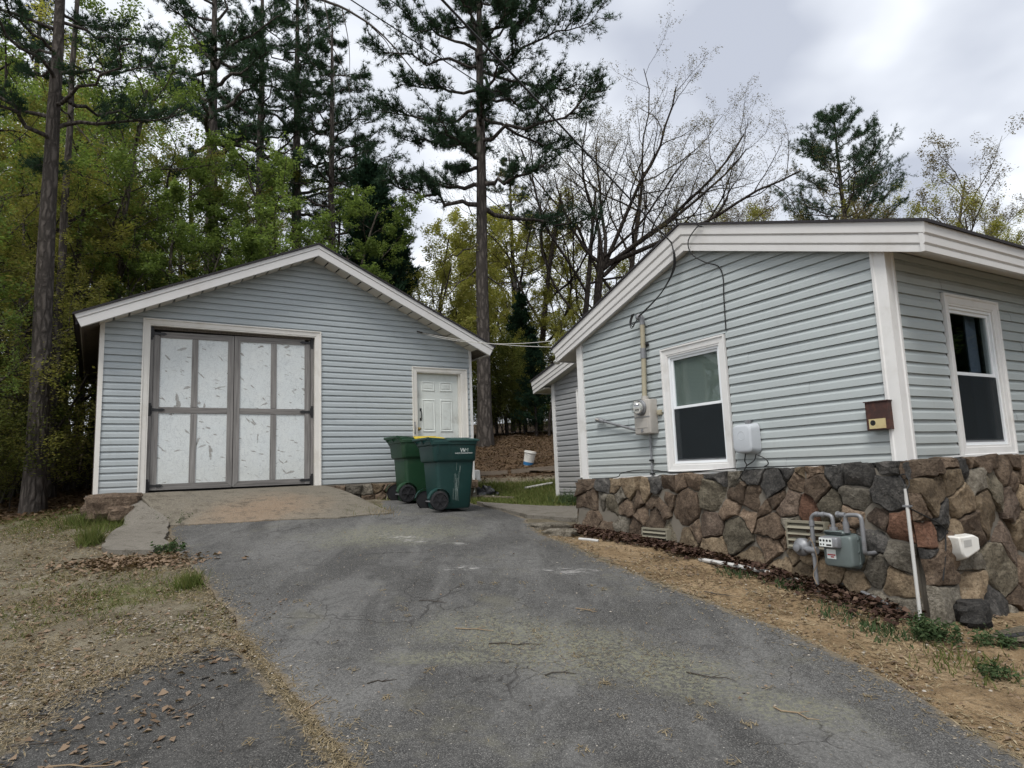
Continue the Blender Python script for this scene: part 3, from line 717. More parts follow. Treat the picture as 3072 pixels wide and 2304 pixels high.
for i in range(27):   # upright weathered boards on the left side wall
    d0 = .02 + i * .2; MB().box(GL, d0, d0 + .19, -.015, .012 + random.uniform(0, .012), 1.36 + random.uniform(-.02, .03), 4.0).build('wall_board', WOOD_S, garage)
MB().prism([GP(-.012, .034, 1.46), GP(.05, .034, 1.46), GP(.05, .034, 4.03), GP(-.012, .034, 4.0)], [GP(-.012, -.05, 1.46), GP(.05, -.05, 1.46), GP(.05, -.05, 4.03), GP(-.012, -.05, 4.0)]).build('corner_trim', TRIM_G, garage)
MB().prism([GP(6.115, .034, 1.2), GP(6.165, .034, 1.2), GP(6.165, .034, 4.0), GP(6.115, .034, 4.02)], [GP(6.115, -.05, 1.2), GP(6.165, -.05, 1.2), GP(6.165, -.05, 4.0), GP(6.115, -.05, 4.02)]).build('corner_trim', TRIM, garage)
# roof
roof = MB()
for tip, sgn in ((-.345, 1), (6.515, -1)):
    pk = GPK
    roof.prism([GP(tip, .40, 4.005), GP(pk, .40, 5.555), GP(pk, .40, 5.525), GP(tip, .40, 3.975)], [GP(tip, -5.9, 4.005), GP(pk, -5.9, 5.555), GP(pk, -5.9, 5.525), GP(tip, -5.9, 3.975)])
    roof.prism([GP(tip + .04 * sgn, .33, 3.985), GP(pk, .33, 5.52), GP(pk, .33, 5.38), GP(tip + .04 * sgn, .33, 3.845)], [GP(tip + .04 * sgn, -5.8, 3.985), GP(pk, -5.8, 5.52), GP(pk, -5.8, 5.38), GP(tip + .04 * sgn, -5.8, 3.845)])
groof = roof.build('roof', SHINGLE, garage)
for tip, tB, sgn in ((-.32, -.236, 1), (6.49, 6.39, -1)):
    ribbed(groof, 'fascia', GP, (tip, 3.985), (tB, 3.81), (GPK, 5.52), (GPK, 5.33), .35, FASC_G, FASCIA)
    # side fascia running back along the eave
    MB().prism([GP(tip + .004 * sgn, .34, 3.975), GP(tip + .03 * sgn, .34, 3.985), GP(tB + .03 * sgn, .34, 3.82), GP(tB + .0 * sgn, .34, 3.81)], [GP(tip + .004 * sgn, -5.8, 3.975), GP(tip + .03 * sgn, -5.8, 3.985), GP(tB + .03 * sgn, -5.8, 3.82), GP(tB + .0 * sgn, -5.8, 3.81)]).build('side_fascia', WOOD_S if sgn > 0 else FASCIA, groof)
    n = 17
    for i in range(n):
        u0, u1 = i / n + .004, (i + 1) / n - .004
        def pt(u, o): return GP(tB + (GPK - tB) * u, o, 3.835 + (5.352 - 3.835) * u)
        dn = np.array([0, 0, .012]); j = random.uniform(-.003, .003) * Z1
        q = [pt(u0, -.02) + j, pt(u1, -.02) + j, pt(u1, .345) + j, pt(u0, .345) + j]
        MB().prism(q, [p + dn for p in q]).build('soffit_panel', SOFFIT, groof)
    # soffit under the side eave
    MB().prism([GP(tB + .02 * sgn, .30, 3.84), GP(-.02 if sgn > 0 else 6.17, .30, 3.93), GP(-.02 if sgn > 0 else 6.17, .30, 3.95), GP(tB + .02 * sgn, .30, 3.86)], [GP(tB + .02 * sgn, -5.6, 3.84), GP(-.02 if sgn > 0 else 6.17, -5.6, 3.93), GP(-.02 if sgn > 0 else 6.17, -5.6, 3.95), GP(tB + .02 * sgn, -5.6, 3.86)]).build('eave_board', WOOD_S, groof)
# double barn door
casing(MB(), GP, .535, 3.22, 1.45, 4.09, .105, bottom=False).build('door_trim', TRIM_G, garage)
MB().box(GP, .60, 3.15, -.30, -.11, 1.44, 4.05).build('dark_backing', DARK, garage)  # black block standing in for the unlit interior behind the door gaps
MB().box(GP, .638, .69, -.10, -.045, 1.50, 3.93).build('jamb', WOOD_V, garage)
MB().box(GP, .612, .637, -.09, -.05, 1.5, 2.6).build('jamb', WOOD_ROT, garage)
MB().box(GP, 3.062, 3.108, -.10, -.045, 1.50, 3.93).build('jamb', WOOD_V, garage)
MB().box(GP, .64, 3.10, -.10, -.055, 3.945, 4.03).build('lintel', WOOD_S, garage)
def leaf_door(t0, t1, m0, m1, ztop0, ztop1, hinge_left):
    """one leaf: stiles, rails and mullion boards over four painted panels; ztop at t0 and t1"""
    zt = lambda t: ztop0 + (ztop1 - ztop0) * (t - t0) / (t1 - t0)
    zb = 1.50
    L = MB().box(GP, t0 + .01, t1 - .01, -.088, -.082, zb + .02, min(ztop0, ztop1) - .02).build('door_leaf', WOOD_V, garage)
    s = .088
    def board(nm, q, o0, o1, m):
        MB().prism([GP(t, o1, z) for t, z in q], [GP(t, o0, z) for t, z in q]).build(nm, m, L)
    cin = t1 if hinge_left else t0; hin = t0 if hinge_left else t1
    sg = 1 if hinge_left else -1
    # hinge stile butts against the rails, the meeting stile is mitred into them
    board('stile', [(hin, zb), (hin + sg * s, zb + .09 * 0), (hin + sg * s, zt(hin + sg * s) - .092), (hin, zt(hin) - .092 * 0 - .001)], -.08, -.052, WOOD_V)
    board('stile', [(cin, zb + .002), (cin - sg * s, zb + .092), (cin - sg * s, zt(cin - sg * s) - .092), (cin, zt(cin))], -.08, -.050, WOOD_V)
    board('rail', [(hin + sg * (s + .003), zt(hin + sg * s) - .09), (cin - sg * (s - .003), zt(cin - sg * s) - .09), (cin - sg * .004, zt(cin) - .001), (hin + sg * (s + .003), zt(hin + sg * s))], -.08, -.053, WOOD_H)
    board('rail', [(hin + sg * (s + .003), zb), (cin - sg * .004, zb), (cin - sg * (s - .003), zb + .09), (hin + sg * (s + .003), zb + .09)], -.08, -.053, WOOD_H)
    board('rail', [(hin + sg * (s + .003), 2.655), (cin - sg * (s + .003), 2.66), (cin - sg * (s + .003), 2.75), (hin + sg * (s + .003), 2.745)], -.08, -.054, WOOD_H)
    board('mullion', [(m0, 2.753), (m1, 2.753), (m1, zt(m1) - .093), (m0, zt(m0) - .093)], -.08, -.055, WOOD_V)
    board('mullion', [(m0 - .005, zb + .093), (m1 - .005, zb + .093), (m1, 2.652), (m0, 2.652)], -.08, -.055, WOOD_V)
    lo, hi = min(hin + sg * s, cin - sg * s), max(hin + sg * s, cin - sg * s)
    for z0, z1 in ((zb + .09, 2.655), (2.75, None)):
        for a0, a1 in ((lo - .01, m0 + .01), (m1 - .01, hi + .01)):
            h0, h1 = (zt(a0) - .088, zt(a1) - .088) if z1 is None else (z1, z1)
            board('panel', [(a0, z0), (a1, z0), (a1, h1), (a0, h0)], -.082, -.066, OSB)
    for z in (1.565, 2.705, 3.875 if hinge_left else 3.895):
        mb = MB(); h = hin - sg * .035
        mb.box(GP, min(h - .02, h + .02), max(h - .02, h + .02), -.055, -.040, z - .10, z + .10)
        mb.tube([GP(h + sg * .022, -.038, z - .06), GP(h + sg * .022, -.038, z + .06)], .011, 8)
        q = [(h + sg * .02, z - .025), (h + sg * .10, z - .016), (h + sg * .17, z - .022), (h + sg * .21, z), (h + sg * .17, z + .022), (h + sg * .10, z + .016), (h + sg * .02, z + .025)]
        mb.prism([GP(t, -.043, zz) for t, zz in q], [GP(t, -.0515, zz) for t, zz in q])
        mb.build('hinge', BLACK_METAL, L)
leaf_door(.695, 1.833, 1.222, 1.311, 3.905, 3.925, True)
leaf_door(1.843, 3.051, 2.410, 2.501, 3.925, 3.945, False)
# side entry door
casing(MB(), GP, 4.905, 6.06, 1.35, 3.575, .10, bottom=False, wr=.14).build('entry_trim', TRIM_G, garage)
MB().box(GP, 4.995, 5.012, -.12, -.02, 1.4, 3.475).box(GP, 5.895, 5.92, -.12, -.02, 1.4, 3.475).box(GP, 5.012, 5.895, -.12, -.02, 3.462, 3.475).build('entry_jamb', TRIM_G, garage)
ed = MB().box(GP, 5.014, 5.893, -.11, -.065, 1.42, 3.46).build('entry_door', ENTRY, garage)
for (a0, a1) in ((5.135, 5.405), (5.505, 5.775)):
    for z0, z1 in ((3.13, 3.32), (2.36, 2.98), (1.62, 2.19)):
        mb = MB()
        rings = [(0, -.0648), (.012, -.0555), (.022, -.0555), (.036, -.063), (.062, -.057)]
        vs = [GP(t, o, z) for i, o in rings for t, z in ((a0 + i, z0 + i), (a1 - i, z0 + i), (a1 - i, z1 - i), (a0 + i, z1 - i))]
        fs = [(k * 4 + j, k * 4 + (j + 1) % 4, k * 4 + 4 + (j + 1) % 4, k * 4 + 4 + j) for k in range(4) for j in range(4)] + [(16, 17, 18, 19)]
        mb.add(vs, fs).build('door_panel', ENTRY, ed)
def pull(parent, t, z, o, h=.085, m=None):
    MB().tube(spline([GP(t, o, z - h), GP(t, o + .03, z - h * .7), GP(t, o + .036, z), GP(t, o + .03, z + h * .7), GP(t, o, z + h)], 5), .009, 8).box(GP, t - .017, t + .017, o - .002, o + .006, z - h - .03, z - h + .02).box(GP, t - .017, t + .017, o - .002, o + .006, z + h - .02, z + h + .03).build('pull_handle', m, parent)
pull(ed, 5.105, 2.69, -.065, m=BLACK_METAL)
pull(garage, 4.935, 2.43, .03, m=GALV)
MB().lathe(GP(5.055, -.066, 2.42), ng_, [(0, .034), (.008, .034), (.012, .014), (.035, .014), (.045, .027), (.062, .026), (.07, .012)], 14).build('door_knob', BRASS, ed, smooth=40)
MB().box(GP, 4.92, 6.04, -.10, .06, 1.36, 1.405).build('threshold', CONC, garage)
# ---------------------------------------------------------------- field stone walls
def clip(poly, px, py, nx, ny):
    out = []
    for i in range(len(poly)):
        a, b = poly[i], poly[(i + 1) % len(poly)]
        da, db = (a[0] - px) * nx + (a[1] - py) * ny, (b[0] - px) * nx + (b[1] - py) * ny
        if da <= 0: out.append(a)
        if (da < 0 < db) or (db < 0 < da):
            t = da / (da - db); out.append((a[0] + (b[0] - a[0]) * t, a[1] + (b[1] - a[1]) * t))
    return out
def cells(seeds, outline):
    res = []
    for i, s in enumerate(seeds):
        poly = list(outline)
        for j, q in enumerate(seeds):
            if i == j or len(poly) < 3: continue
            dx, dy = q[0] - s[0], q[1] - s[1]; d = math.hypot(dx, dy)
            if d > 1.4 or d < 1e-6: continue
            sh = d / 2 + (s[2] ** 2 - q[2] ** 2) / (2 * d)
            poly = clip(poly, s[0] + dx / d * sh, s[1] + dy / d * sh, dx / d, dy / d)
        res.append(poly)
    return res
SR_ = random.Random(5)
def stone(parent, fn, poly, off, m, joint=.005, proud=.05):
    if len(poly) < 3: return
    A = sum(p[0] * q[1] - q[0] * p[1] for p, q in zip(poly, poly[1:] + poly[:1])) / 2
    if abs(A) < .0012: return
    cx = sum(p[0] for p in poly) / len(poly); cy = sum(p[1] for p in poly) / len(poly)
    # break up the edges and bend them along a shared field, so neighbours still fit
    P = []
    for p, q in zip(poly, poly[1:] + poly[:1]):
        L = math.dist(p, q); k = max(1, round(L / .045))
        for i in range(k):
            t = i / k; x, y = p[0] + (q[0] - p[0]) * t, p[1] + (q[1] - p[1]) * t
            P.append((x + .026 * float(vnoise(x, y, 4.5, 61)) + .011 * float(vnoise(x, y, 19, 62)), y + .024 * float(vnoise(x, y, 4.5, 63)) + .011 * float(vnoise(x, y, 19, 64))))
    cx = sum(p[0] for p in P) / len(P); cy = sum(p[1] for p in P) / len(P)
    def inset(d):
        out = []
        for x, y in P:
            l = math.hypot(x - cx, y - cy); k = max(.1, 1 - d / max(l, 1e-4)); out.append((cx + (x - cx) * k, cy + (y - cy) * k))
        return out
    jn = joint * SR_.uniform(.5, 1.5); size = math.sqrt(abs(A))
    h = proud * SR_.uniform(.7, 1.5); tx, ty = SR_.uniform(-.16, .16), SR_.uniform(-.16, .16)
    ra = SR_.uniform(0, 6.28); rx_, ry_ = math.cos(ra), math.sin(ra); rk = SR_.choice((0, .15, .25, .35, .45)); ro = SR_.uniform(-.15, .15) * size
    def face(x, y): return (x - cx) * tx + (y - cy) * ty - rk * max(0.0, (x - cx) * rx_ + (y - cy) * ry_ - ro)
    n = len(P); rings = []
    for d, hh, jit in ((jn * .8, -.025, 0), (jn, h * .7, .004), (jn + .014, h, .003), (jn + size * .14, h + .003, .006), (jn + size * .27, h + .004, .006), (jn + size * .42, h + .005, .004)):
        rings.append([fn(x + SR_.uniform(-jit, jit), off(y) + hh + (face(x, y) + .016 * float(vnoise(x, y, 9, 65)) + .008 * float(vnoise(x, y, 26, 66)) if hh > 0 else 0) + SR_.uniform(-jit, jit) * .4, y + SR_.uniform(-jit, jit)) for x, y in inset(d)])
    vs = [p for r in rings for p in r] + [fn(cx, off(cy) + h + .005 + face(cx, cy) + .016 * float(vnoise(cx, cy, 9, 65)), cy)]
    fs = [(k * n + i, k * n + (i + 1) % n, (k + 1) * n + (i + 1) % n, (k + 1) * n + i) for k in range(5) for i in range(n)] + [(5 * n + i, 5 * n + (i + 1) % n, 6 * n) for i in range(n)]
    MB().add(vs, fs).build('stone', m, parent, smooth=34)

# stone footing of the garage, right of the ramp
gf = MB().prism([GP(2.9, .03, .85), GP(6.2, .03, .85), GP(6.2, .03, 1.465), GP(2.9, .03, 1.465)], [GP(2.9, -.3, .85), GP(6.2, -.3, .85), GP(6.2, -.3, 1.465), GP(2.9, -.3, 1.465)]).build('stone_footing', MORTAR, garage)
sd = [(3.3 + i * .235 + SR_.uniform(-.05, .05), 1.36 - (j * .2) + SR_.uniform(-.04, .04), .1 + SR_.uniform(-.02, .02)) for i in range(12) for j in range(3)]
for c in cells(sd, [(3.15, .9), (6.2, .9), (6.2, 1.45), (3.15, 1.45)]): stone(gf, GP, c, lambda z: .03, STONES[SR_.choice('btgbg')], proud=.06)
gf2 = MB().prism([GP(-.1, -.02, .9), GP(.6, -.02, .9), GP(.6, -.02, 1.46), GP(-.1, -.02, 1.46)], [GP(-.1, -.4, .9), GP(.6, -.4, .9), GP(.6, -.4, 1.46), GP(-.1, -.4, 1.46)]).build('footing', MORTAR, garage)

# ---------------------------------------------------------------- house
house = empty('house', HP(2.26, -4.5, .9), 'low grey sided house with white trim on a rough field stone foundation', 'house')
HW = 4.52
def h_top(t): return 3.40 + .333 * min(t + .06, HW - t + .04)
def h_lim(z):
    d = max(0.0, (z - 3.385) / .333); return (d - .03, HW - d + .02)
siding(house, HP, h_lim, 1.415, 4.14, .1016, [(1.785, 2.815, 1.49, 3.0)], SIDE_H)
core(house, HP, [.02, 1.86, 2.26, 2.74, HW - .02], lambda t: h_top(t) - .02, .6, [(1.86, 2.74, 1.55, 2.93)], DRYWALL)
siding(house, HR, lambda z: (0.0, 6.0), 1.49, 3.42, .1016, [(.835, 1.865, 1.55, 3.085)], SIDE_R)
core(house, HR, [.02, .92, 1.76, 9.0], lambda s: 3.42, .5, [(.92, 1.76, 1.62, 3.0)], DRYWALL)
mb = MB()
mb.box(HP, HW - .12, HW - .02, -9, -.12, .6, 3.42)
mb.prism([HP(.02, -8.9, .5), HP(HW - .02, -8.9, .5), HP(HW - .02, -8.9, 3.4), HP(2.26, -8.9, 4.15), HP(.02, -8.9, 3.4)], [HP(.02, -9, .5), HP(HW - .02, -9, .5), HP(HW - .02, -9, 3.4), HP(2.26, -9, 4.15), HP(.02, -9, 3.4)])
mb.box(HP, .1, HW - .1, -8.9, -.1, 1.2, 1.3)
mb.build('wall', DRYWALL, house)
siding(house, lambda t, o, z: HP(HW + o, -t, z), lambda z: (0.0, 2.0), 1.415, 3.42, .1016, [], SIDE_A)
# corner posts
def corner(fn1, z0, z1):
    prof = [(-.004, .0), (-.004, .034)]
    return fn1
mb = MB()
q = [(.095, .004), (.095, .038), (.070, .042), (.060, .034), (.012, .036), (-.036, .036)]
r = [(-.036, .036), (.012, .036), (.060, .034), (.072, .042), (.105, .038), (.105, .004)]
ringf = [lambda z, t=t, o=o: HP(t, o, z) for t, o in q] + [lambda z, s=s, o=o: HR(s, o, z) for s, o in r[1:]]
lo = [f(1.525) for f in ringf]; hi = [f(3.42) for f in ringf]
n = len(lo); mb.add(lo + hi, [(i, i + 1, n + i + 1, n + i) for i in range(n - 1)] + [(n - 1, 0, n, 2 * n - 1), tuple(range(n)), tuple(range(2 * n - 1, n - 1, -1))])
mb.build('corner_post', TRIM, house)
MB().box(HP, 4.425, 4.555, -.03, .036, 1.42, 3.40).build('corner_post', TRIM, house)
# thin starter strip along the foot of the siding
MB().prism([HP(.09, .034, 1.528), HP(4.43, .034, 1.418), HP(4.43, .034, 1.436), HP(.09, .034, 1.546)], [HP(.09, .0, 1.528), HP(4.43, .0, 1.418), HP(4.43, .0, 1.436), HP(.09, .0, 1.546)]).build('starter_strip', TRIM, house)
MB().prism([HR(.10, .034, 1.54), HR(.84, .034, 1.565), HR(.84, .034, 1.58), HR(.10, .034, 1.555)], [HR(.10, 0, 1.54), HR(.84, 0, 1.565), HR(.84, 0, 1.58), HR(.10, 0, 1.555)]).build('starter_strip', TRIM, house)

def window(fn, t0, t1, z0, z1, wd, shade, lab):
    W = casing(MB(), fn, t0, t1, z0, z1, wd).build('window', TRIM, house)
    a0, a1, b0, b1 = t0 + wd - .002, t1 - wd + .002, z0 + wd - .002, z1 - wd + .002
    def frame(name, x0, x1, y0, y1, wf, o0, o1, m):
        mb = MB(); mb.box(fn, x0, x0 + wf, o0, o1, y0, y1); mb.box(fn, x1 - wf, x1, o0, o1, y0, y1)
        mb.box(fn, x0 + wf, x1 - wf, o0, o1, y0, y0 + wf); mb.box(fn, x0 + wf, x1 - wf, o0, o1, y1 - wf, y1)
        return mb.build(name, m, W)
    frame('window_frame', a0, a1, b0, b1, .028, -.085, .006, VINYL)
    zm = (b0 + b1) / 2 + .02
    i0, i1 = a0 + .0285, a1 - .0285
    frame('upper_sash', i0, i1, zm - .018, b1 - .0285, .03, -.040, -.014, VINYL)
    frame('lower_sash', i0, i1, b0 + .0285, zm + .016, .032, -.068, -.042, VINYL)
    MB().box(fn, i0 + .028, i1 - .028, -.029, -.025, zm + .008, b1 - .055).build('pane', GLASS, W)
    MB().box(fn, i0 + .028, i1 - .028, -.058, -.054, b0 + .058, zm - .012).build('pane', GLASS, W)
    MB().box(fn, i0, i1, -.012, -.006, b0 + .0285, b0 + .045).build('screen_frame', GALV, W)
    MB().box(fn, i0 + .002, i1 - .002, -.0105, -.0095, b0 + .045, zm - .022).build('insect_screen', SCREEN, W)
    if shade == 'roller': MB().box(fn, i0 + .002, i1 - .002, -.050, -.046, zm + .02, b1 - .03).build('roller_shade', SHADE, W)
    else:
        mb = MB(); k = 14
        for i in range(k):
            s0 = i1 - .20 + i * .2 / k; mb.add([fn(s0, -.13 - .02 * (i % 2), b0), fn(s0 + .2 / k, -.13 - .02 * ((i + 1) % 2), b0), fn(s0 + .2 / k, -.13 - .02 * ((i + 1) % 2), b1), fn(s0, -.13 - .02 * (i % 2), b1)], [(0, 1, 2, 3)])
        mb.build('curtain', CURTAIN, W)
    return W
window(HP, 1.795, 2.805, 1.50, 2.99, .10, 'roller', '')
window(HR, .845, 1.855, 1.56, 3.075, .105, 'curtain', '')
# roof
RK = 2.238
rf = MB()
for tip, z in ((-.455, 3.482), (5.06, 3.416)):
    for (ta, za, tb, zb_, dz, o0, o1) in ((tip, z, RK, 4.402, .026, .15, -9.2), (tip + (.06 if tip < 0 else -.06), z - .03, RK, 4.37, .16, .085, -9.1)):
        rf.prism([HP(ta, o0, za), HP(tb, o0, zb_), HP(tb, o0, zb_ - dz), HP(ta, o0, za - dz)], [HP(ta, o1, za), HP(tb, o1, zb_), HP(tb, o1, zb_ - dz), HP(ta, o1, za - dz)])
hroof = rf.build('roof', SHINGLE, house)
ribbed(hroof, 'fascia', HP, (-.438, 3.462), (-.385, 3.225), (RK, 4.376), (2.215, 4.06), .10, FASC_H, FASCIA)
ribbed(hroof, 'fascia', HP, (5.04, 3.398), (4.93, 3.192), (RK, 4.376), (2.215, 4.06), .10, FASC_H, FASCIA)
ribbed(hroof, 'eave_fascia', lambda s, o, z: HR(s, o, z), (-.13, 3.462), (-.125, 3.225), (6.5, 3.462), (6.5, 3.225), .40, FASC_H, FASCIA)
ribbed(hroof, 'eave_fascia', lambda s, o, z: HP(HW + o, -s, z), (-.10, 3.398), (-.10, 3.192), (6.5, 3.398), (6.5, 3.192), .47, FASC_H, FASCIA)
for i in range(12):
    for (tA, zA) in ((-.385, 3.245), (4.93, 3.212)):
        u0, u1 = i / 12 + .003, (i + 1) / 12 - .003
        def pt(u, o): return HP(tA + (2.215 - tA) * u, o, zA + (4.08 - zA) * u)
        q = [pt(u0, -.01), pt(u1, -.01), pt(u1, .098), pt(u0, .098)]
        MB().prism(q, [p + Z1 * .012 for p in q]).build('soffit_panel', SOFFIT, hroof)
for i in range(9):
    s0 = -.06 + i * .305
    MB().prism([HR(s0, .02, 3.385), HR(s0 + .30, .02, 3.385), HR(s0 + .30, .395, 3.238), HR(s0, .395, 3.238)], [HR(s0, .02, 3.40), HR(s0 + .30, .02, 3.40), HR(s0 + .30, .395, 3.253), HR(s0, .395, 3.253)]).build('soffit_panel', SOFFIT, hroof)
    MB().prism([HP(HW + .02, .06 - i * .305, 3.37), HP(HW + .02, -.24 - i * .305, 3.37), HP(4.96, -.24 - i * .305, 3.21), HP(4.96, .06 - i * .305, 3.21)], [HP(HW + .02, .06 - i * .305, 3.385), HP(HW + .02, -.24 - i * .305, 3.385), HP(4.96, -.24 - i * .305, 3.225), HP(4.96, .06 - i * .305, 3.225)]).build('soffit_panel', SOFFIT, hroof)

# stone foundation: gable side and right side
def batter(z): return .052 + .11 * max(0.0, (1.54 - z) / 1.3)
top_z = lambda t: 1.531 - .0265 * t
fg = MB()
L = [(-.16, .05, -.1), (4.66, .05, -.1)]
fg.prism([HP(-.05, batter(-.1), -.1), HP(4.64, batter(.4), .4), HP(4.58, batter(1.4), 1.38), HP(-.02, batter(1.5), 1.505)], [HP(-.05, -.3, -.1), HP(4.64, -.3, .4), HP(4.58, -.3, 1.38), HP(-.02, -.3, 1.505)])
fg.prism([HR(-.05, batter(-.3) - .02, -.3), HR(8, batter(-.3) - .02, -.3), HR(8, batter(1.5) - .01, 1.54), HR(-.02, batter(1.5) - .01, 1.535)], [HR(-.05, -.3, -.3), HR(8, -.3, -.3), HR(8, -.3, 1.54), HR(-.02, -.3, 1.535)])
fg.prism([HP(4.63, -.05, .4), HP(4.63, -1.85, .4), HP(4.58, -1.85, 1.38), HP(4.58, -.05, 1.398)], [HP(4.3, -.05, .4), HP(4.3, -1.85, .4), HP(4.3, -1.85, 1.38), HP(4.3, -.05, 1.398)])
fdn = fg.build('stone_foundation', MORTAR, house)
SEEDS_G = [(4.368,1.355,0.11,'b'),(4.017,1.35,0.101,'k'),(3.77,1.378,0.094,'t'),(3.451,1.296,0.111,'t'),(3.185,1.298,0.099,'t'),(2.977,1.356,0.087,'k'),(4.311,1.15,0.125,'b'),(4.043,1.17,0.08,'g'),(3.824,1.034,0.136,'o'),(3.339,1.164,0.1,'b'),(3.537,1.057,0.092,'b'),(3.04,1.175,0.068,'b'),(2.777,1.193,0.086,'b'),(2.741,1.369,0.095,'b'),(2.543,1.4,0.093,'b'),(2.371,1.424,0.092,'b'),(2.47,1.102,0.185,'b'),(2.067,1.252,0.134,'o'),(1.984,1.46,0.097,'k'),(1.779,1.435,0.087,'g'),(1.717,1.257,0.086,'b'),(1.511,1.195,0.11,'b'),(1.535,1.476,0.11,'k'),(1.295,1.378,0.116,'k'),(1.119,1.501,0.086,'k'),(1.024,1.381,0.073,'b'),(0.839,1.476,0.076,'b'),(0.964,1.494,0.06,'t'),(0.788,1.328,0.103,'b'),(1.21,1.232,0.07,'b'),(1.107,1.163,0.106,'p'),(4.311,0.873,0.153,'b'),(3.876,0.718,0.105,'b'),(3.355,0.786,0.116,'b'),(2.987,0.934,0.131,'b'),(3.213,1.01,0.079,'b'),(3.579,0.839,0.087,'g'),(2.745,0.785,0.095,'o'),(2.115,0.928,0.13,'p'),(2.476,0.707,0.144,'t'),(2.066,0.658,0.161,'t'),(1.786,1.085,0.061,'b'),(1.61,1.026,0.09,'b'),(1.726,0.85,0.165,'o'),(1.316,0.938,0.134,'b'),(1.335,0.761,0.138,'b'),(1.588,0.593,0.168,'t'),(1.206,0.579,0.133,'t'),(0.902,1.109,0.092,'r'),(0.645,1.156,0.114,'o'),(0.58,1.453,0.086,'k'),(0.368,1.44,0.142,'k'),(0.398,1.261,0.123,'g'),(0.101,1.296,0.169,'k'),(0.107,1.478,0.097,'k'),(0.463,1.124,0.077,'b'),(0.219,1.062,0.106,'p'),(0.294,0.897,0.123,'k'),(-0.001,1.029,0.149,'r'),(0.942,0.539,0.114,'t'),(0.71,0.566,0.144,'t'),(0.431,0.525,0.117,'t'),(0.257,0.643,0.127,'g'),(0.096,0.559,0.125,'t'),(-0.002,0.816,0.112,'g'),(0.61,0.903,0.118,'b'),(0.43,0.715,0.085,'o'),(0.83,0.849,0.12,'b'),(1.006,0.896,0.102,'b'),(1.096,0.71,0.107,'t'),(0.89,0.709,0.093,'t'),(-0.052,1.47,0.089,'k'),(1.085,1.032,0.061,'g'),(3.611,1.191,0.067,'g'),(1.376,1.103,0.063,'b'),(1.934,0.503,0.089,'b'),(2.295,0.558,0.092,'t'),(0.585,0.387,0.119,'t'),(0.316,0.373,0.116,'g'),(0.085,0.357,0.114,'g'),(0.859,0.386,0.101,'t'),(2.861,1.078,0.062,'b'),(2.329,0.859,0.078,'b'),(1.209,0.781,0.071,'b'),(0.564,0.757,0.079,'o'),(3.14,0.394,0.1,'o'),(4.364,0.341,0.1,'o'),(3.985,0.353,0.1,'b'),(1.732,0.174,0.1,'b'),(2.632,0.287,0.1,'t'),(4.581,0.613,0.1,'o'),(3.574,0.401,0.1,'b'),(1.357,0.241,0.1,'o'),(2.301,0.159,0.1,'g')]
SEEDS_R = [(0.104,1.473,0.103,'b'),(0.113,1.295,0.149,'t'),(0.498,1.375,0.096,'t'),(0.501,1.533,0.088,'b'),(0.723,1.431,0.083,'k'),(0.877,1.322,0.101,'g'),(1.21,1.289,0.123,'o'),(1.159,1.535,0.105,'b'),(1.445,1.422,0.09,'b'),(0.56,1.2,0.117,'t'),(0.225,1.07,0.109,'k'),(0.962,1.076,0.154,'t'),(0.609,0.972,0.118,'b'),(1.419,1.114,0.104,'p'),(0.206,0.847,0.085,'b'),(0.008,0.68,0.152,'b'),(1.184,0.769,0.128,'p'),(0.94,0.572,0.184,'o'),(0.491,0.707,0.089,'g'),(0.47,0.552,0.093,'t'),(0.007,0.397,0.191,'g'),(0.718,0.286,0.193,'k'),(1.181,0.27,0.124,'b'),(1.347,0.51,0.113,'b'),(1.494,0.877,0.123,'t'),(-0.055,0.963,0.112,'r'),(1.575,1.302,0.092,'b'),(1.596,1.52,0.092,'b'),(0.859,1.539,0.076,'b'),(0.169,0.97,0.058,'k'),(-0.057,0.812,0.064,'k'),(0.354,0.912,0.067,'t'),(1.081,0.12,0.11,'g'),(-0.079,1.142,0.063,'b'),(1.986,0.771,0.1,'g'),(2.799,0.658,0.1,'o'),(1.779,-0.079,0.1,'b'),(2.011,0.275,0.1,'k'),(2.264,1.238,0.1,'b'),(1.718,1.144,0.1,'t'),(2.61,0.846,0.1,'g'),(2.636,1.218,0.1,'g'),(2.267,1.05,0.1,'b'),(2.557,1.374,0.1,'b'),(2.857,0.115,0.1,'g'),(1.817,0.118,0.1,'t'),(2.01,0.975,0.1,'k'),(2.341,0.552,0.1,'t'),(2.785,0.991,0.1,'b'),(2.728,1.486,0.1,'k'),(2.535,1.018,0.1,'g'),(2.858,1.348,0.1,'o'),(1.825,0.949,0.1,'k'),(2.042,0.002,0.1,'k'),(2.097,1.309,0.1,'g'),(2.307,1.498,0.1,'g'),(2.866,0.367,0.1,'g'),(2.153,0.637,0.1,'o'),(2.517,0.064,0.1,'o'),(2.225,0.313,0.1,'g'),(2.358,-0.082,0.1,'b'),(2.152,0.843,0.1,'t'),(2.415,0.381,0.1,'b'),(1.743,0.561,0.1,'t'),(2.047,0.446,0.1,'t'),(2.277,0.093,0.1,'o'),(2.639,0.463,0.1,'t'),(1.847,1.32,0.1,'b'),(2.688,-0.088,0.1,'k'),(2.442,0.731,0.1,'b'),(2.425,1.152,0.1,'b'),(1.83,0.409,0.1,'o'),(2.843,0.827,0.1,'b'),(2.694,0.287,0.1,'t'),(0.572,-0.053,0.1,'g'),(0.169,0.08,0.1,'k'),(1.425,-0.0,0.1,'t')]
polyG = [(-.06, .05), (4.68, .45), (4.63, top_z(4.63) + .012), (-.05, top_z(0) + .014)]
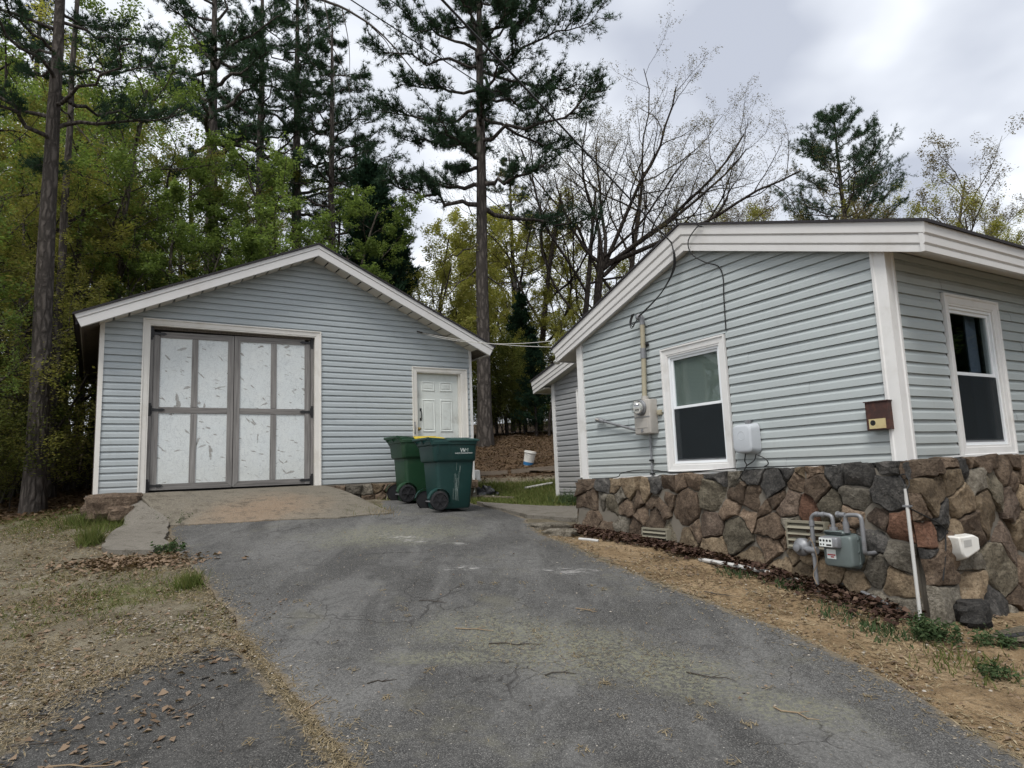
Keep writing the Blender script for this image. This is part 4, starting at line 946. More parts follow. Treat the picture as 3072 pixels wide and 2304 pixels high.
for s, c in zip(SEEDS_G, cells(SEEDS_G, polyG)):
    stone(fdn, HP, c, batter, STONES[s[3]], proud=.04)
polyR = [(-.14, -.15), (2.9, -.15), (2.9, 1.57), (-.10, 1.55)]
for s, c in zip(SEEDS_R, cells(SEEDS_R, polyR)):
    stone(fdn, HR, c, lambda z: batter(z) - .005, STONES[s[3]], proud=.055)
# end of the wall, stones turning the corner
sd = [(.14 + .27 * i + SR_.uniform(-.05, .05), .62 + .21 * j + SR_.uniform(-.05, .05), .1) for i in range(3) for j in range(4)]
for c in cells(sd, [(.0, .5), (.85, .5), (.85, 1.39), (.0, 1.39)]): stone(fdn, lambda d, o, z: HP(4.60 + o, -d + .08, z), c, lambda z: .0, STONES[SR_.choice('bbtg')], proud=.05)
# louvred vents in the foundation
def vent(t0, t1, z0, z1, k):
    o = batter((z0 + z1) / 2) + .075
    V = MB()
    V.box(HP, t0 - .015, t1 + .015, o - .06, o - .05, z0 - .015, z1 + .015)
    v = V.build('foundation_vent', VENT, house)
    mb = MB().box(HP, t0 - .015, t0 + .006, o - .05, o + .012, z0 - .015, z1 + .015).box(HP, t1 - .006, t1 + .015, o - .05, o + .012, z0 - .015, z1 + .015).box(HP, t0 + .006, t1 - .006, o - .05, o + .012, z0 - .015, z0 + .004).box(HP, t0 + .006, t1 - .006, o - .05, o + .012, z1 - .004, z1 + .015)
    mb.build('vent_frame', VENT, v)
    for i in range(k):
        za = z0 + (z1 - z0) * (i + .1) / k; h = (z1 - z0) / k
        MB().prism([HP(t0 + .006, o + .028, za), HP(t0 + .006, o + .022, za - .004), HP(t0 + .006, o - .045, za + h * .8), HP(t0 + .006, o - .04, za + h * .85)], [HP(t1 - .006, o + .028, za), HP(t1 - .006, o + .022, za - .004), HP(t1 - .006, o - .045, za + h * .8), HP(t1 - .006, o - .04, za + h * .85)]).build('louvre', VENT, v)
vent(.69, 1.08, .78, 1.01, 4)
vent(2.73, 3.14, .69, .83, 3)

# ---------------------------------------------------------------- rear wing of the house
wing = empty('rear_wing', HP(6.2, -4.5, .9), 'grey sided rear wing with low sloping roof, half hidden behind the house', 'building')
AO = -1.807
def AP(t, o, z): return HP(t, AO + o, z)
def w_top(t): return 3.30 + .256 * (7.98 - t)
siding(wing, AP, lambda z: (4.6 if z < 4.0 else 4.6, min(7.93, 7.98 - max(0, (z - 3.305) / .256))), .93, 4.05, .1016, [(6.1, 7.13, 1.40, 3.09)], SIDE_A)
core(wing, AP, [4.6, 6.15, 7.08, 7.97], lambda t: w_top(t), .6, [(6.15, 7.08, 1.45, 3.04)], DRYWALL)
MB().box(AP, 7.87, 7.97, -7, -.12, .6, 3.2).build('wall', DRYWALL, wing)
MB().box(AP, 7.90, 8.0, -.03, .036, .95, 3.31).build('corner_post', TRIM, wing)
Wn = casing(MB(), AP, 6.1, 7.13, 1.40, 3.09, .10).build('window', TRIM, wing)
MB().box(AP, 6.2, 7.03, -.06, -.05, 1.5, 2.99).build('pane', GLASS, Wn)
wr_ = MB()
wr_.prism([AP(8.47, .25, 3.44), AP(4.6, .25, 4.43), AP(4.6, .25, 4.40), AP(8.47, .25, 3.41)], [AP(8.47, -7, 3.44), AP(4.6, -7, 4.43), AP(4.6, -7, 4.40), AP(8.47, -7, 3.41)])
wr_.prism([AP(8.38, .18, 3.42), AP(4.6, .18, 4.38), AP(4.6, .18, 4.22), AP(8.38, .18, 3.26)], [AP(8.38, -7, 3.42), AP(4.6, -7, 4.38), AP(4.6, -7, 4.22), AP(8.38, -7, 3.26)])
wroof = wr_.build('roof', SHINGLE, wing)
ribbed(wroof, 'fascia', AP, (8.448, 3.415), (8.414, 3.157), (4.7, 4.37), (4.7, 4.15), .20, FASC_H, FASCIA)
ribbed(wroof, 'eave_fascia', lambda s, o, z: AP(7.98 + o, -s, z), (-.2, 3.41), (-.2, 3.16), (6.5, 3.41), (6.5, 3.16), .43, FASC_H, FASCIA)
for i in range(12):
    tA = 8.40 - i * .305; zA = 3.195 + i * .305 * .256
    MB().prism([AP(tA, -.01, zA), AP(tA - .3, -.01, zA + .077), AP(tA - .3, .198, zA + .077), AP(tA, .198, zA)], [AP(tA, -.01, zA + .012), AP(tA - .3, -.01, zA + .089), AP(tA - .3, .198, zA + .089), AP(tA, .198, zA + .012)]).build('soffit_panel', SOFFIT, wroof)
MB().prism([AP(7.99, .19, 3.225), AP(8.40, .19, 3.175), AP(8.40, .19, 3.19), AP(7.99, .19, 3.24)], [AP(7.99, -6, 3.225), AP(8.40, -6, 3.175), AP(8.40, -6, 3.19), AP(7.99, -6, 3.24)]).build('eave_soffit', SOFFIT, wroof)
# ---------------------------------------------------------------- fittings on the house
def text(parent, name, body, fn_pt, right, upv, size, m, base, shear=0.0):
    """flat lettering: fn_pt is its lower left corner in world space"""
    cu = bpy.data.curves.new(name, 'FONT'); cu.body = body; cu.size = size; cu.extrude = .0006; cu.shear = shear
    tmp = bpy.data.objects.new(name, cu); me = bpy.data.meshes.new_from_object(tmp); bpy.data.objects.remove(tmp)
    me.name = name; me.materials.clear(); me.materials.append(m)
    o = bpy.data.objects.new(name, me); COL.objects.link(o)
    X = Vector(right).normalized(); Y = Vector(upv).normalized(); Zv = X.cross(Y)
    M = Matrix((X, Y, Zv)).transposed().to_4x4(); M.translation = Vector(fn_pt) - Vector(base)
    o.parent = parent; o.matrix_local = M
    return o
def rbox(fn, t0, t1, o0, o1, z0, z1, taper=.0, r=.03, seg=4):
    """box with rounded outline and a slightly smaller face"""
    mb = MB(); rings = []
    def outline(i, rr):
        pts = []
        for cx, cz, a0 in ((t1 - i - rr, z1 - i - rr, 0), (t0 + i + rr, z1 - i - rr, 90), (t0 + i + rr, z0 + i + rr, 180), (t1 - i - rr, z0 + i + rr, 270)):
            for k in range(seg + 1):
                a = rad(a0 + 90 * k / seg); pts.append((cx + rr * math.cos(a), cz + rr * math.sin(a)))
        return pts
    for i, o in ((0, o0), (taper * .4, o0 + (o1 - o0) * .6), (taper * .7, o1 - .012), (taper + .004, o1 - .003), (taper + .012, o1)):
        rings.append([fn(t, o, z) for t, z in outline(i, r)])
    n = len(rings[0]); vs = [p for q in rings for p in q]
    fs = [(k * n + i, k * n + (i + 1) % n, (k + 1) * n + (i + 1) % n, (k + 1) * n + i) for k in range(len(rings) - 1) for i in range(n)] + [tuple(range(n)), tuple(range((len(rings) - 1) * n, len(rings) * n))]
    return mb.add(vs, fs)

# electric meter
em = empty('electric_meter', HP(3.1, .07, 1.97), 'grey electric meter box with glass dial on the gable wall left of the window', 'meter')
rbox(HP, 2.94, 3.24, .02, .145, 1.975, 2.405, .004, .012, 2).build('meter_box', METERGREY, em, smooth=40)
MB().prism([HP(2.99, .150, 2.05), HP(3.19, .150, 2.05), HP(3.19, .150, 2.165), HP(2.99, .150, 2.165)], [HP(2.99, .14, 2.05), HP(3.19, .14, 2.05), HP(3.19, .14, 2.165), HP(2.99, .14, 2.165)]).build('cover_plate', METERGREY, em, bevel=.006)
MB().box(HP, 2.945, 3.235, .1455, .150, 2.185, 2.193).build('cover_seam', GALV, em)
MB().box(HP, 3.075, 3.105, .145, .16, 2.005, 2.04).build('latch', GALV, em)
MB().lathe(HP(3.09, .14, 2.305), -b_, [(0, .098), (.022, .098), (.03, .088), (.045, .088)], 24).build('meter_ring', GALV, em, smooth=40)
def dome_glass():
    m = mat('meter_glass'); n = NT(m)
    tr = n.a('ShaderNodeBsdfTransparent', {'Color': (.86, .87, .87, 1)}); gl = n.a('ShaderNodeBsdfGlossy', {'Color': (1, 1, 1, 1), 'Roughness': .06})
    mx = n.a('ShaderNodeMixShader', {0: .22, 1: tr.outputs[0], 2: gl.outputs[0]}); n.a('ShaderNodeOutputMaterial', {0: mx.outputs[0]}); return m
DOME = dome_glass()
MB().lathe(HP(3.09, .182, 2.305), -b_, [(0, .082), (.05, .080), (.075, .072), (.09, .045), (.094, .012)], 24).build('glass_dome', DOME, em, smooth=50)
MB().lathe(HP(3.09, .182, 2.305), -b_, [(0, .07), (.03, .07), (.032, .01)], 20).build('dial_plate', WHITE_PL, em, smooth=40)
MB().box(HP, 3.05, 3.13, .215, .222, 2.325, 2.345).box(HP, 3.055, 3.125, .215, .222, 2.275, 2.285).build('dial_marks', INK_K, em)
# conduit mast and weatherhead
mast = empty('service_mast', HP(3.12, .06, 2.40), 'tan conduit mast rising from the electric meter to the weatherhead', 'conduit')
MB().tube([HP(3.085, .075, 2.405), HP(3.10, .07, 2.46), HP(3.075, .065, 2.95), HP(3.06, .065, 3.38)], .031, 12).build('conduit', CONDUIT, mast, smooth=40)
MB().tube([HP(3.078, .066, 2.93), HP(3.074, .066, 3.06)], .036, 12).build('coupling', GALV, mast, smooth=40)
MB().tube([HP(3.087, .075, 2.405), HP(3.09, .073, 2.45)], .045, 12).build('hub', METERGREY, mast, smooth=40)
MB().box(HP, 3.01, 3.12, .0, .03, 3.085, 3.11).tube([HP(3.02, .06, 3.10), HP(2.99, .06, 3.11)], .016, 6).build('strap', BLACK_METAL, mast)
MB().tube(spline([HP(3.06, .065, 3.36), HP(3.06, .068, 3.43), HP(3.075, .085, 3.47), HP(3.12, .10, 3.45)], 5), [.034] * 11 + [.04, .04, .04, .036, .03], 10).build('weatherhead', GALV, mast, smooth=40)
mb = MB()
for k in range(3): mb.tube(spline([HP(3.11, .10, 3.44), HP(3.16 + .02 * k, .12, 3.38 - .02 * k), HP(3.19 + .015 * k, .13, 3.42), HP(3.14 + .02 * k, .12, 3.52)], 6), .006, 6)
mb.build('wire_tails', CABLE, mast)
# bare conduit arm sticking out to the left
arm = empty('conduit_arm', HP(3.3, .06, 2.03), 'short grey conduit arm with oval fitting, left of the electric meter', 'conduit')
MB().tube([HP(3.24, .075, 2.03), HP(3.96, .07, 2.21)], .017, 10).build('conduit', GALV, arm, smooth=40)
MB().tube([HP(3.94, .07, 2.205), HP(3.985, .07, 2.217)], .026, 10).build('collar', GALV, arm, smooth=40)
MB().tube([HP(3.985, .07, 2.217), HP(4.0, .07, 2.221), HP(4.10, .07, 2.246), HP(4.125, .07, 2.252)], [.022, .032, .032, .018], 10).build('elbow_fitting', GALV, arm, smooth=40)
MB().tube([HP(4.02, .10, 2.232), HP(4.09, .10, 2.25)], .012, 8).build('cover', METERGREY, arm)
# ground conduit below the meter
gc = MB().tube([HP(3.07, .045, 1.975), HP(3.075, .045, 1.46)], .012, 8).build('ground_conduit', GALV, smooth=40)
tag(gc, 'thin grey conduit running down from the electric meter to the stones', 'conduit')
for z in (1.64, 1.475): MB().box(HP, 3.045, 3.10, .03, .062, z, z + .022).build('clamp', BLACK_METAL, gc)
jb = rbox(HP, 2.855, 2.925, .015, .055, 2.195, 2.262, .002, .006, 2).build('junction_box', CONDUIT, smooth=40)
tag(jb, 'tiny tan junction box between electric meter and gable window', 'box')
# grey telecom box beside the window
tb = rbox(HP, 1.43, 1.70, .025, .155, 1.672, 1.985, .022, .055, 5).build('utility_box', PLASTIC_G, smooth=40)
tag(tb, 'rounded pale grey plastic utility box at lower right of gable window', 'box')
MB().lathe(HP(1.565, .153, 1.86), -b_, [(0, .05), (.003, .048), (.003, .04), (.001, .038)], 24).build('embossed_ring', PLASTIC_G, tb, smooth=40)
MB().box(HP, 1.53, 1.60, .02, .04, 1.985, 2.025).build('mounting_tab', GALV, tb)
bc = MB().tube(spline([HP(1.60, .07, 1.675), HP(1.61, .08, 1.60), HP(1.585, .09, 1.55), HP(1.66, .10, 1.45), HP(1.70, .11, 1.40)], 6), .006, 6).tube(spline([HP(1.585, .09, 1.55), HP(1.50, .07, 1.60), HP(1.47, .07, 1.66)], 6), .006, 6).tube(spline([HP(1.46, .08, 1.665), HP(1.36, .06, 1.61), HP(1.345, .05, 1.56), HP(1.40, .045, 1.535)], 6), .006, 6).build('box_cables', CABLE)
tag(bc, 'loose black cables looping below the grey utility box', 'cable')
# rusty steel box by the corner post
rb = empty('rusty_box', HP(.15, .04, 1.82), 'rusty brown steel box with tan label beside the white corner post', 'box')
MB().box(HP, .048, .248, .02, .095, 1.82, 2.06).build('box_body', RUST, rb, bevel=.004)
MB().box(HP, .040, .256, .015, .105, 2.0605, 2.068).build('box_lid', RUST, rb)
MB().box(HP, .078, .225, .0955, .0965, 1.832, 1.915).build('label_plate', LABEL, rb)
ring = MB().lathe(HP(.190, .0966, 1.882), -b_, [(0, .024), (.0006, .024), (.0006, .019), (0, .019)], 24).build('label_ring', INK_K, rb)
text(rb, 'lettering', 'BOS', HP(.207, .0975, 1.875), -a_, Z1, .022, INK_K, rb['base'])
# gas meter
gm = empty('gas_meter', HP(.5, .25, .65), 'grey green gas meter with pipes standing against the stone foundation', 'meter')
O = .34
rbox(HP, .335, .615, .25, .345, .665, .94, .008, .035, 4).build('front_case', GASGREEN, gm, smooth=40)
rbox(lambda t, o, z: HP(t, .50 - o, z), .345, .605, .25, .36, .675, .93, .012, .04, 4).build('rear_case', GASGREEN, gm, smooth=40)
rbox(HP, .325, .625, .242, .256, .655, .952, .0, .04, 4).build('flange', GASGREEN, gm, smooth=40)
for t, z in ((.335, .7), (.335, .8), (.335, .9), (.615, .7), (.615, .8), (.42, .662), (.53, .662)):
    MB().lathe(HP(t, .25, z), -b_, [(0, .009), (.018, .009), (.018, .002)], 6).build('bolt', GASGREEN, gm)
rbox(HP, .40, .60, .24, .345, .935, .975, .006, .012, 2).build('top_cap', GASGREEN, gm, smooth=40)
rbox(HP, .43, .605, .345, .405, .83, .925, .004, .012, 2).build('index_box', GALV, gm, smooth=40)
MB().box(HP, .475, .597, .4055, .4065, .842, .915).build('index_face', INK, gm)
for i in range(4):
    MB().lathe(HP(.582 - i * .030, .4066, .893), -b_, [(0, .0105), (.0006, .0105), (.0006, .0085), (0, .0085)], 16).build('dial', INK_K, gm)
    MB().box(HP, .581 - i * .030, .583 - i * .030, .4066, .4073, .885 + .003 * (i % 2), .901).build('dial_needle', INK_K, gm)
for i in range(2): MB().lathe(HP(.582 - i * .026, .4066, .86), -b_, [(0, .008), (.0006, .008), (.0006, .006), (0, .006)], 14).build('dial', INK_K, gm)
MB().box(HP, .482, .53, .4066, .4072, .849, .865).build('counter_window', INK_K, gm)
MB().box(HP, .49, .575, .3456, .3465, .735, .815).build('sticker', INK, gm)
MB().box(HP, .495, .57, .3467, .3472, .762, .774).box(HP, .51, .54, .3467, .3472, .745, .757).build('sticker_print', INK_R, gm)
MB().tube(spline([HP(.735, .30, .38), HP(.735, .30, .70), HP(.73, .30, 1.05)], 3) + spline([HP(.728, .30, 1.07), HP(.70, .30, 1.10), HP(.66, .30, 1.105), HP(.58, .30, 1.105), HP(.535, .30, 1.095), HP(.52, .30, 1.06), HP(.52, .30, .97)], 3), .018, 10).build('inlet_pipe', GALV, gm, smooth=50)
for t, z in ((.73, 1.0), (.735, .74), (.735, .86)): MB().tube([HP(t, .30, z), HP(t, .30, z + .045)], .024, 10).build('fitting', GALV, gm, smooth=40)
for t in (.65, .59): MB().tube([HP(t, .30, 1.105), HP(t + .03, .30, 1.105)], .024, 10).build('fitting', GALV, gm, smooth=40)
MB().tube([HP(.735, .30, .36), HP(.735, .30, .44)], .033, 10).build('riser_sleeve', GALV, gm, smooth=40)
MB().tube([HP(.40, .30, .96), HP(.40, .30, 1.05)], .026, 10).build('union', GALV, gm, smooth=40)
MB().tube([HP(.52, .30, .955), HP(.52, .30, 1.0)], .034, 8).build('union', GALV, gm, smooth=40)
MB().tube(spline([HP(.40, .30, 1.0), HP(.40, .30, 1.08), HP(.385, .30, 1.105), HP(.35, .30, 1.11), HP(.29, .30, 1.11), HP(.262, .30, 1.095), HP(.255, .30, 1.05), HP(.255, .30, .84), HP(.262, .28, .80), HP(.265, .20, .79), HP(.265, .05, .79)], 3), .018, 10).build('outlet_pipe', GALV, gm, smooth=50)
MB().tube([HP(.455, .30, 1.11), HP(.40, .30, 1.108)], .022, 10).tube([HP(.475, .30, 1.11), HP(.452, .30, 1.11)], .028, 8).build('plug_tee', GALV, gm, smooth=40)
MB().lathe(HP(.875, .27, .80), -b_, [(-.05, .03), (-.045, .075), (.0, .082), (.012, .082), (.03, .07), (.05, .035), (.085, .034), (.09, .02)], 20).build('regulator', GALV, gm, smooth=40)
MB().tube([HP(.85, .29, .79), HP(.735, .30, .785)], .024, 10).tube([HP(.70, .30, .785), HP(.79, .30, .785)], .032, 10).build('regulator_pipe', GALV, gm, smooth=40)
MB().tube(spline([HP(.76, .34, .86), HP(.72, .36, .90), HP(.69, .36, .84), HP(.68, .34, .70), HP(.735, .34, .58), HP(.69, .36, .5)], 5), .004, 5).build('tag_wire', TWIG_P, gm)

# upright white pipe leaning at the corner
up_ = MB().tube([HP(-.083, .21, 1.33), HP(-.088, .215, 1.24), HP(-.145, .31, .24)], [.010, .014, .014], 10).build('upright_pipe', PVC, smooth=40)
tag(up_, 'slim white plastic pipe leaning upright at the stone corner', 'pipe')
MB().box(HP, -.115, -.06, .19, .235, 1.185, 1.20).build('clip', GALV, up_)
lw = MB().tube(spline([HP(-.08, .20, 1.32), HP(-.05, .17, 1.38), HP(-.02, .15, 1.43), HP(-.07, .15, 1.44), HP(-.10, .17, 1.37), HP(-.085, .20, 1.31)], 6), .005, 6).build('pipe_wire_loop', CABLE)
tag(lw, 'small loop of black wire on top of the leaning white pipe', 'wire')
lw = MB().tube(spline([HP(-.10, .22, 1.18), HR(.10, .17, 1.02), HR(.13, .17, .93), HR(.08, .18, .80), HR(.0, .18, .60)], 7), .006, 6).build('sagging_wire', CABLE)
tag(lw, 'black wire sagging across the corner stones beside the leaning pipe', 'wire')
# white plastic hood on the right hand stones
hd = empty('plastic_hood', HR(.35, .14, .75), 'white plastic cable hood fixed to the stones right of the corner', 'cover')
mb = MB()
fr = [(.20, .925), (.43, .925), (.50, .90), (.50, .80), (.46, .79), (.31, .755), (.26, .755), (.22, .80)]
bk = [(.18, .935), (.47, .935), (.54, .90), (.54, .78), (.47, .765), (.32, .70), (.28, .70), (.19, .79)]
mb.prism([HR(t - .02, .25, z) for t, z in fr], [HR(t, .10, z) for t, z in bk]).build('hood_body', WHITE_PL, hd, bevel=.012, smooth=40)
MB().tube([HR(.47, .22, .855), HR(.55, .19, .86)], .02, 8).build('cable_entry', CABLE, hd)
MB().box(HR, .235, .355, .2505, .2515, .84, .895).build('embossed_plate', PVC, hd)

# cables
def cable(name, pts, r, m, label, n=8, group=None):
    o = MB().tube(spline(pts, n), r, 6).build(name, m, smooth=50); tag(o, label, 'cable', group); return o
def sag(p, q, s, k=10):
    p, q = np.array(p, float), np.array(q, float); return [p + (q - p) * i / k - Z1 * s * 4 * (i / k) * (1 - i / k) for i in range(k + 1)]
pA = HP(2.36, .155, 4.20); mA = np.array([-.353, 4.0, 4.728]); dA = (mA - pA)
cable('service_drop', sag(pA, pA + dA * 3.4, .02, 14), .009, CABLE, 'thick black service cable crossing the sky to the gable rake', 3)
pB = HP(1.90, .15, 4.235); mB = np.array([-.941, 4.0, 4.753]); dB = (mB - pB)
cable('phone_drop', sag(pB, pB + dB * 3.2, .03, 14), .0045, CABLE, 'thinner black cable crossing the sky to the fascia hook', 3)
for k in range(2):
    cable('drip_cable', [pA + (0, 0, .01 * k), HP(2.33, .165, 4.12), HP(2.31 + .02 * k, .16, 4.02), HP(2.38 + .02 * k, .13, 3.86), HP(2.62, .12, 3.66), HP(2.90 + .02 * k, .12, 3.52), HP(3.10 + .02 * k, .11, 3.45)], .008, CABLE, 'black drip cable from rake to weatherhead, %s strand' % ('left' if k else 'right'), 6, 'drip cables')
cable('wall_cable', [HP(1.86, .16, 4.225), HP(1.94, .16, 4.24), HP(2.09, .155, 4.13), HP(2.06, .15, 3.97), HP(1.93, .10, 3.84), HP(1.80, .03, 3.76), HP(1.745, .025, 3.62), HP(1.757, .024, 3.40), HP(1.765, .024, 3.02)], .007, CABLE, 'black cable curling from the fascia hook down the gable siding', 8)
cable('sill_cable', [HP(4.30, .06, 1.435), HP(3.75, .07, 1.452), HP(3.66, .06, 1.50), HP(3.4, .05, 1.532), HP(3.05, .05, 1.53), HP(2.75, .055, 1.50), HP(2.3, .06, 1.505), HP(1.8, .06, 1.525), HP(1.36, .06, 1.532), HP(.5, .06, 1.535), HP(.1, .06, 1.54)], .006, CABLE, 'thin black cable lying along the foot of the gable siding', 5)
for k in range(2):
    cable('garage_wire', sag(GP(5.12, .03, 4.23 - .02 * k), HP(4.98, .13, 3.42 + .10 * k), .06 + .05 * k, 12), .005, CABLE_W, '%s pale wire strung from the garage gable to the house eave' % ('lower' if k else 'upper'), 2, 'wires between the buildings')
MB_ = MB().tube([GP(5.02, .03, 4.245), GP(5.14, .035, 4.23)], .012, 8).tube(spline([GP(5.14, .03, 4.23), GP(5.5, .05, 4.20), GP(5.9, .2, 4.16)], 5), .006, 6).build('wire_anchor', TWIG)
tag(MB_, 'dark wire anchor on the garage siding below the rake', 'bracket')
fl = empty('eave_lamp', HP(5.10, -.05, 3.30), 'small white floodlight under the left eave corner of the house', 'lamp')
MB().lathe(HP(5.12, -.02, 3.28), (-.3, -.3, -.9), [(0, .02), (.03, .03), (.08, .055), (.085, .05)], 14).build('lamp_head', WHITE_PL, fl, smooth=40)
MB().tube([HP(5.03, -.02, 3.33), HP(5.12, -.02, 3.28)], .012, 8).build('lamp_arm', WHITE_PL, fl)

# ---------------------------------------------------------------- bins
def cart(name, ox, oy, yaw, body, lid, label, marks):
    oz = float(gz(ox, oy)) + .03
    c, s = math.cos(yaw), math.sin(yaw)
    def fn(x, y, z): return np.array([ox + x * c - y * s, oy + x * s + y * c, oz + z])
    root = empty(name, (ox, oy, oz), label, 'trash bin', 'wheeled bins by the garage')
    def outline(x0, x1, w, r, k=4):
        pts = []
        for cx, cy, a0 in ((x1 - r, w - r, 0), (x0 + r, w - r, 90), (x0 + r, -w + r, 180), (x1 - r, -w + r, 270)):
            for i in range(k + 1): a = rad(a0 + 90 * i / k); pts.append((cx + r * math.cos(a), cy + r * math.sin(a)))
        return pts
    prof = [(.015, -.24, .26, .225, .05), (.05, -.255, .275, .24, .055), (.30, -.275, .295, .255, .055), (.715, -.30, .335, .275, .055), (.735, -.335, .355, .297, .06), (.76, -.345, .362, .303, .06), (.97, -.365, .375, .312, .06), (.985, -.39, .385, .325, .06), (1.03, -.395, .39, .328, .06), (1.04, -.38, .375, .315, .05), (.99, -.36, .36, .30, .05)]
    rings = [[fn(x, y, z) for x, y in outline(x0, x1, w, r)] for z, x0, x1, w, r in prof]
    n = len(rings[0]); vs = [p for q in rings for p in q]
    fs = [(k * n + i, k * n + (i + 1) % n, (k + 1) * n + (i + 1) % n, (k + 1) * n + i) for k in range(len(prof) - 1) for i in range(n)] + [tuple(range(n))]
    MB().add(vs, fs).build('body', body, root, smooth=35)
    # lid: shallow dome with a rolled edge
    lp = [(1.038, -.14, .425, .338, .05), (1.058, -.14, .425, .338, .05), (1.068, -.13, .405, .325, .06), (1.078, -.11, .36, .29, .07), (1.086, -.05, .25, .20, .06), (1.088, .0, .10, .08, .04)]
    rings = [[fn(x, y, z - .012 * (x + .3)) for x, y in outline(x0, x1, w, r)] for z, x0, x1, w, r in lp]
    vs = [p for q in rings for p in q]; fs = [(k * n + i, k * n + (i + 1) % n, (k + 1) * n + (i + 1) % n, (k + 1) * n + i) for k in range(len(lp) - 1) for i in range(n)] + [tuple(range(n)), tuple(range((len(lp) - 1) * n, len(lp) * n))]
    L = MB().add(vs, fs).build('lid', lid, root, smooth=35)
    for y0, y1 in ((-.20, -.13), (.13, .20)): MB().box(fn, -.10, .30, y0, y1, 1.080, 1.090).build('lid_rib', lid, L, bevel=.006)
    MB().prism([fn(-.385, -.315, 1.03), fn(-.145, -.315, 1.03), fn(-.145, -.315, 1.066), fn(-.30, -.315, 1.082), fn(-.385, -.315, 1.07)], [fn(-.385, .315, 1.03), fn(-.145, .315, 1.03), fn(-.145, .315, 1.066), fn(-.30, .315, 1.082), fn(-.385, .315, 1.07)]).build('hinge_cover', body, root, bevel=.008)
    # hinge bar and handle brackets at the back
    MB().tube([fn(-.44, -.30, 1.075), fn(-.44, .30, 1.075)], .022, 10).build('handle_bar', body, root, smooth=40)
    for y in (-.29, 0, .27):
        MB().prism([fn(-.46, y, 1.095), fn(-.30, y, 1.085), fn(-.30, y, 1.02), fn(-.345, y, .93), fn(-.385, y, .99)], [fn(-.46, y + .03, 1.095), fn(-.30, y + .03, 1.085), fn(-.30, y + .03, 1.02), fn(-.345, y + .03, .93), fn(-.385, y + .03, .99)]).build('handle_bracket', body, root)
    for x in (-.30, -.12): MB().prism([fn(x, -.32, .98), fn(x + .03, -.32, .98), fn(x + .03, -.312, .84), fn(x, -.312, .84)], [fn(x, -.30, .98), fn(x + .03, -.30, .98), fn(x + .03, -.30, .84), fn(x, -.30, .84)]).build('rib', body, root)
    # wheels, axle and wheel wells
    MB().tube([fn(-.27, -.27, .125), fn(-.27, .27, .125)], .012, 8).build('axle', GALV, root)
    for sgn in (-1, 1):
        y = sgn * .275; ax = fn(0, sgn, 0) - fn(0, 0, 0)
        W = MB().lathe(fn(-.27, y - sgn * .03, .145), ax, [(0, .10), (.004, .138), (.02, .145), (.045, .145), (.06, .138), (.064, .112), (.05, .108), (.05, .03), (.066, .026), (.068, .01)], 28).build('wheel', RUBBER, root, smooth=35)
        for k in range(6):
            a = k * math.pi / 3
            MB().prism([fn(-.27 + .025 * math.cos(a - .3), y + sgn * .03, .145 + .025 * math.sin(a - .3)), fn(-.27 + .112 * math.cos(a - .09), y + sgn * .03, .145 + .112 * math.sin(a - .09)), fn(-.27 + .112 * math.cos(a + .09), y + sgn * .03, .145 + .112 * math.sin(a + .09)), fn(-.27 + .025 * math.cos(a + .3), y + sgn * .03, .145 + .025 * math.sin(a + .3))],
                       [fn(-.27 + .025 * math.cos(a - .3), y + sgn * .018, .145 + .025 * math.sin(a - .3)), fn(-.27 + .112 * math.cos(a - .09), y + sgn * .018, .145 + .112 * math.sin(a - .09)), fn(-.27 + .112 * math.cos(a + .09), y + sgn * .018, .145 + .112 * math.sin(a + .09)), fn(-.27 + .025 * math.cos(a + .3), y + sgn * .018, .145 + .025 * math.sin(a + .3))]).build('spoke', RUBBER, W)
        MB().add(*(lambda P: ([fn(*p) for p in P], [(i, i + 1, i + 10, i + 9) for i in range(8)]))([(-.27 + .175 * math.cos(math.pi * i / 8 - .2), sgn * .30, .15 + .175 * math.sin(math.pi * i / 8 - .2)) for i in range(9)] + [(-.27 + .185 * math.cos(math.pi * i / 8 - .2), sgn * .22, .15 + .185 * math.sin(math.pi * i / 8 - .2)) for i in range(9)])).build('wheel_arch', body, root)
    if marks:
        X = fn(1, 0, 0) - fn(0, 0, 0); yf = lambda z: -(.303 + (.312 - .303) * (z - .76) / .21) - .003
        Uv = fn(0, yf(.95), .95) - fn(0, yf(.80), .80)
        text(root, 'lettering', 'W', fn(.075, yf(.86), .862), X, Uv, .088, INK, root['base'], .12)
        text(root, 'lettering', 'M', fn(.148, yf(.86), .862), X, Uv, .088, SCRATCH, root['base'], .12)
        text(root, 'lettering', 'WASTE MANAGEMENT', fn(-.01, yf(.835), .836), X, Uv, .029, INK, root['base'])
        rs = random.Random(9)
        mb = MB()
        for i in range(16):   # long pale scrapes down the side
            z1 = rs.uniform(.30, .70); z0 = z1 - rs.uniform(.08, .32); x = rs.gauss(.03, .025) + .05 * (z1 - .4); z0 = max(.1, z0)
            ys = lambda z: -(.24 + (z - .05) * .049 + .0045) - .002
            w_ = rs.uniform(.0015, .005); dx = rs.uniform(-.03, .01)
            mb.add([fn(x + dx, ys(z0) - .004, z0), fn(x + dx + w_, ys(z0) - .004, z0), fn(x + w_, ys(z1) - .004, z1), fn(x, ys(z1) - .004, z1)], [(0, 1, 2, 3)])
        mb.build('scrapes', SCRATCH, root)['kind'] = 'stuff'
    return root
cart('wheeled_bin', -1.055, 10.29, rad(30), BIN_DK, LID_DK, 'dark teal green wheeled bin with white lettering and scraped side, nearer one', True)
cart('wheeled_bin', -1.70, 11.28, rad(31), BIN_GR, LID_Y, 'green wheeled bin with yellow lid, standing behind the teal one', False)

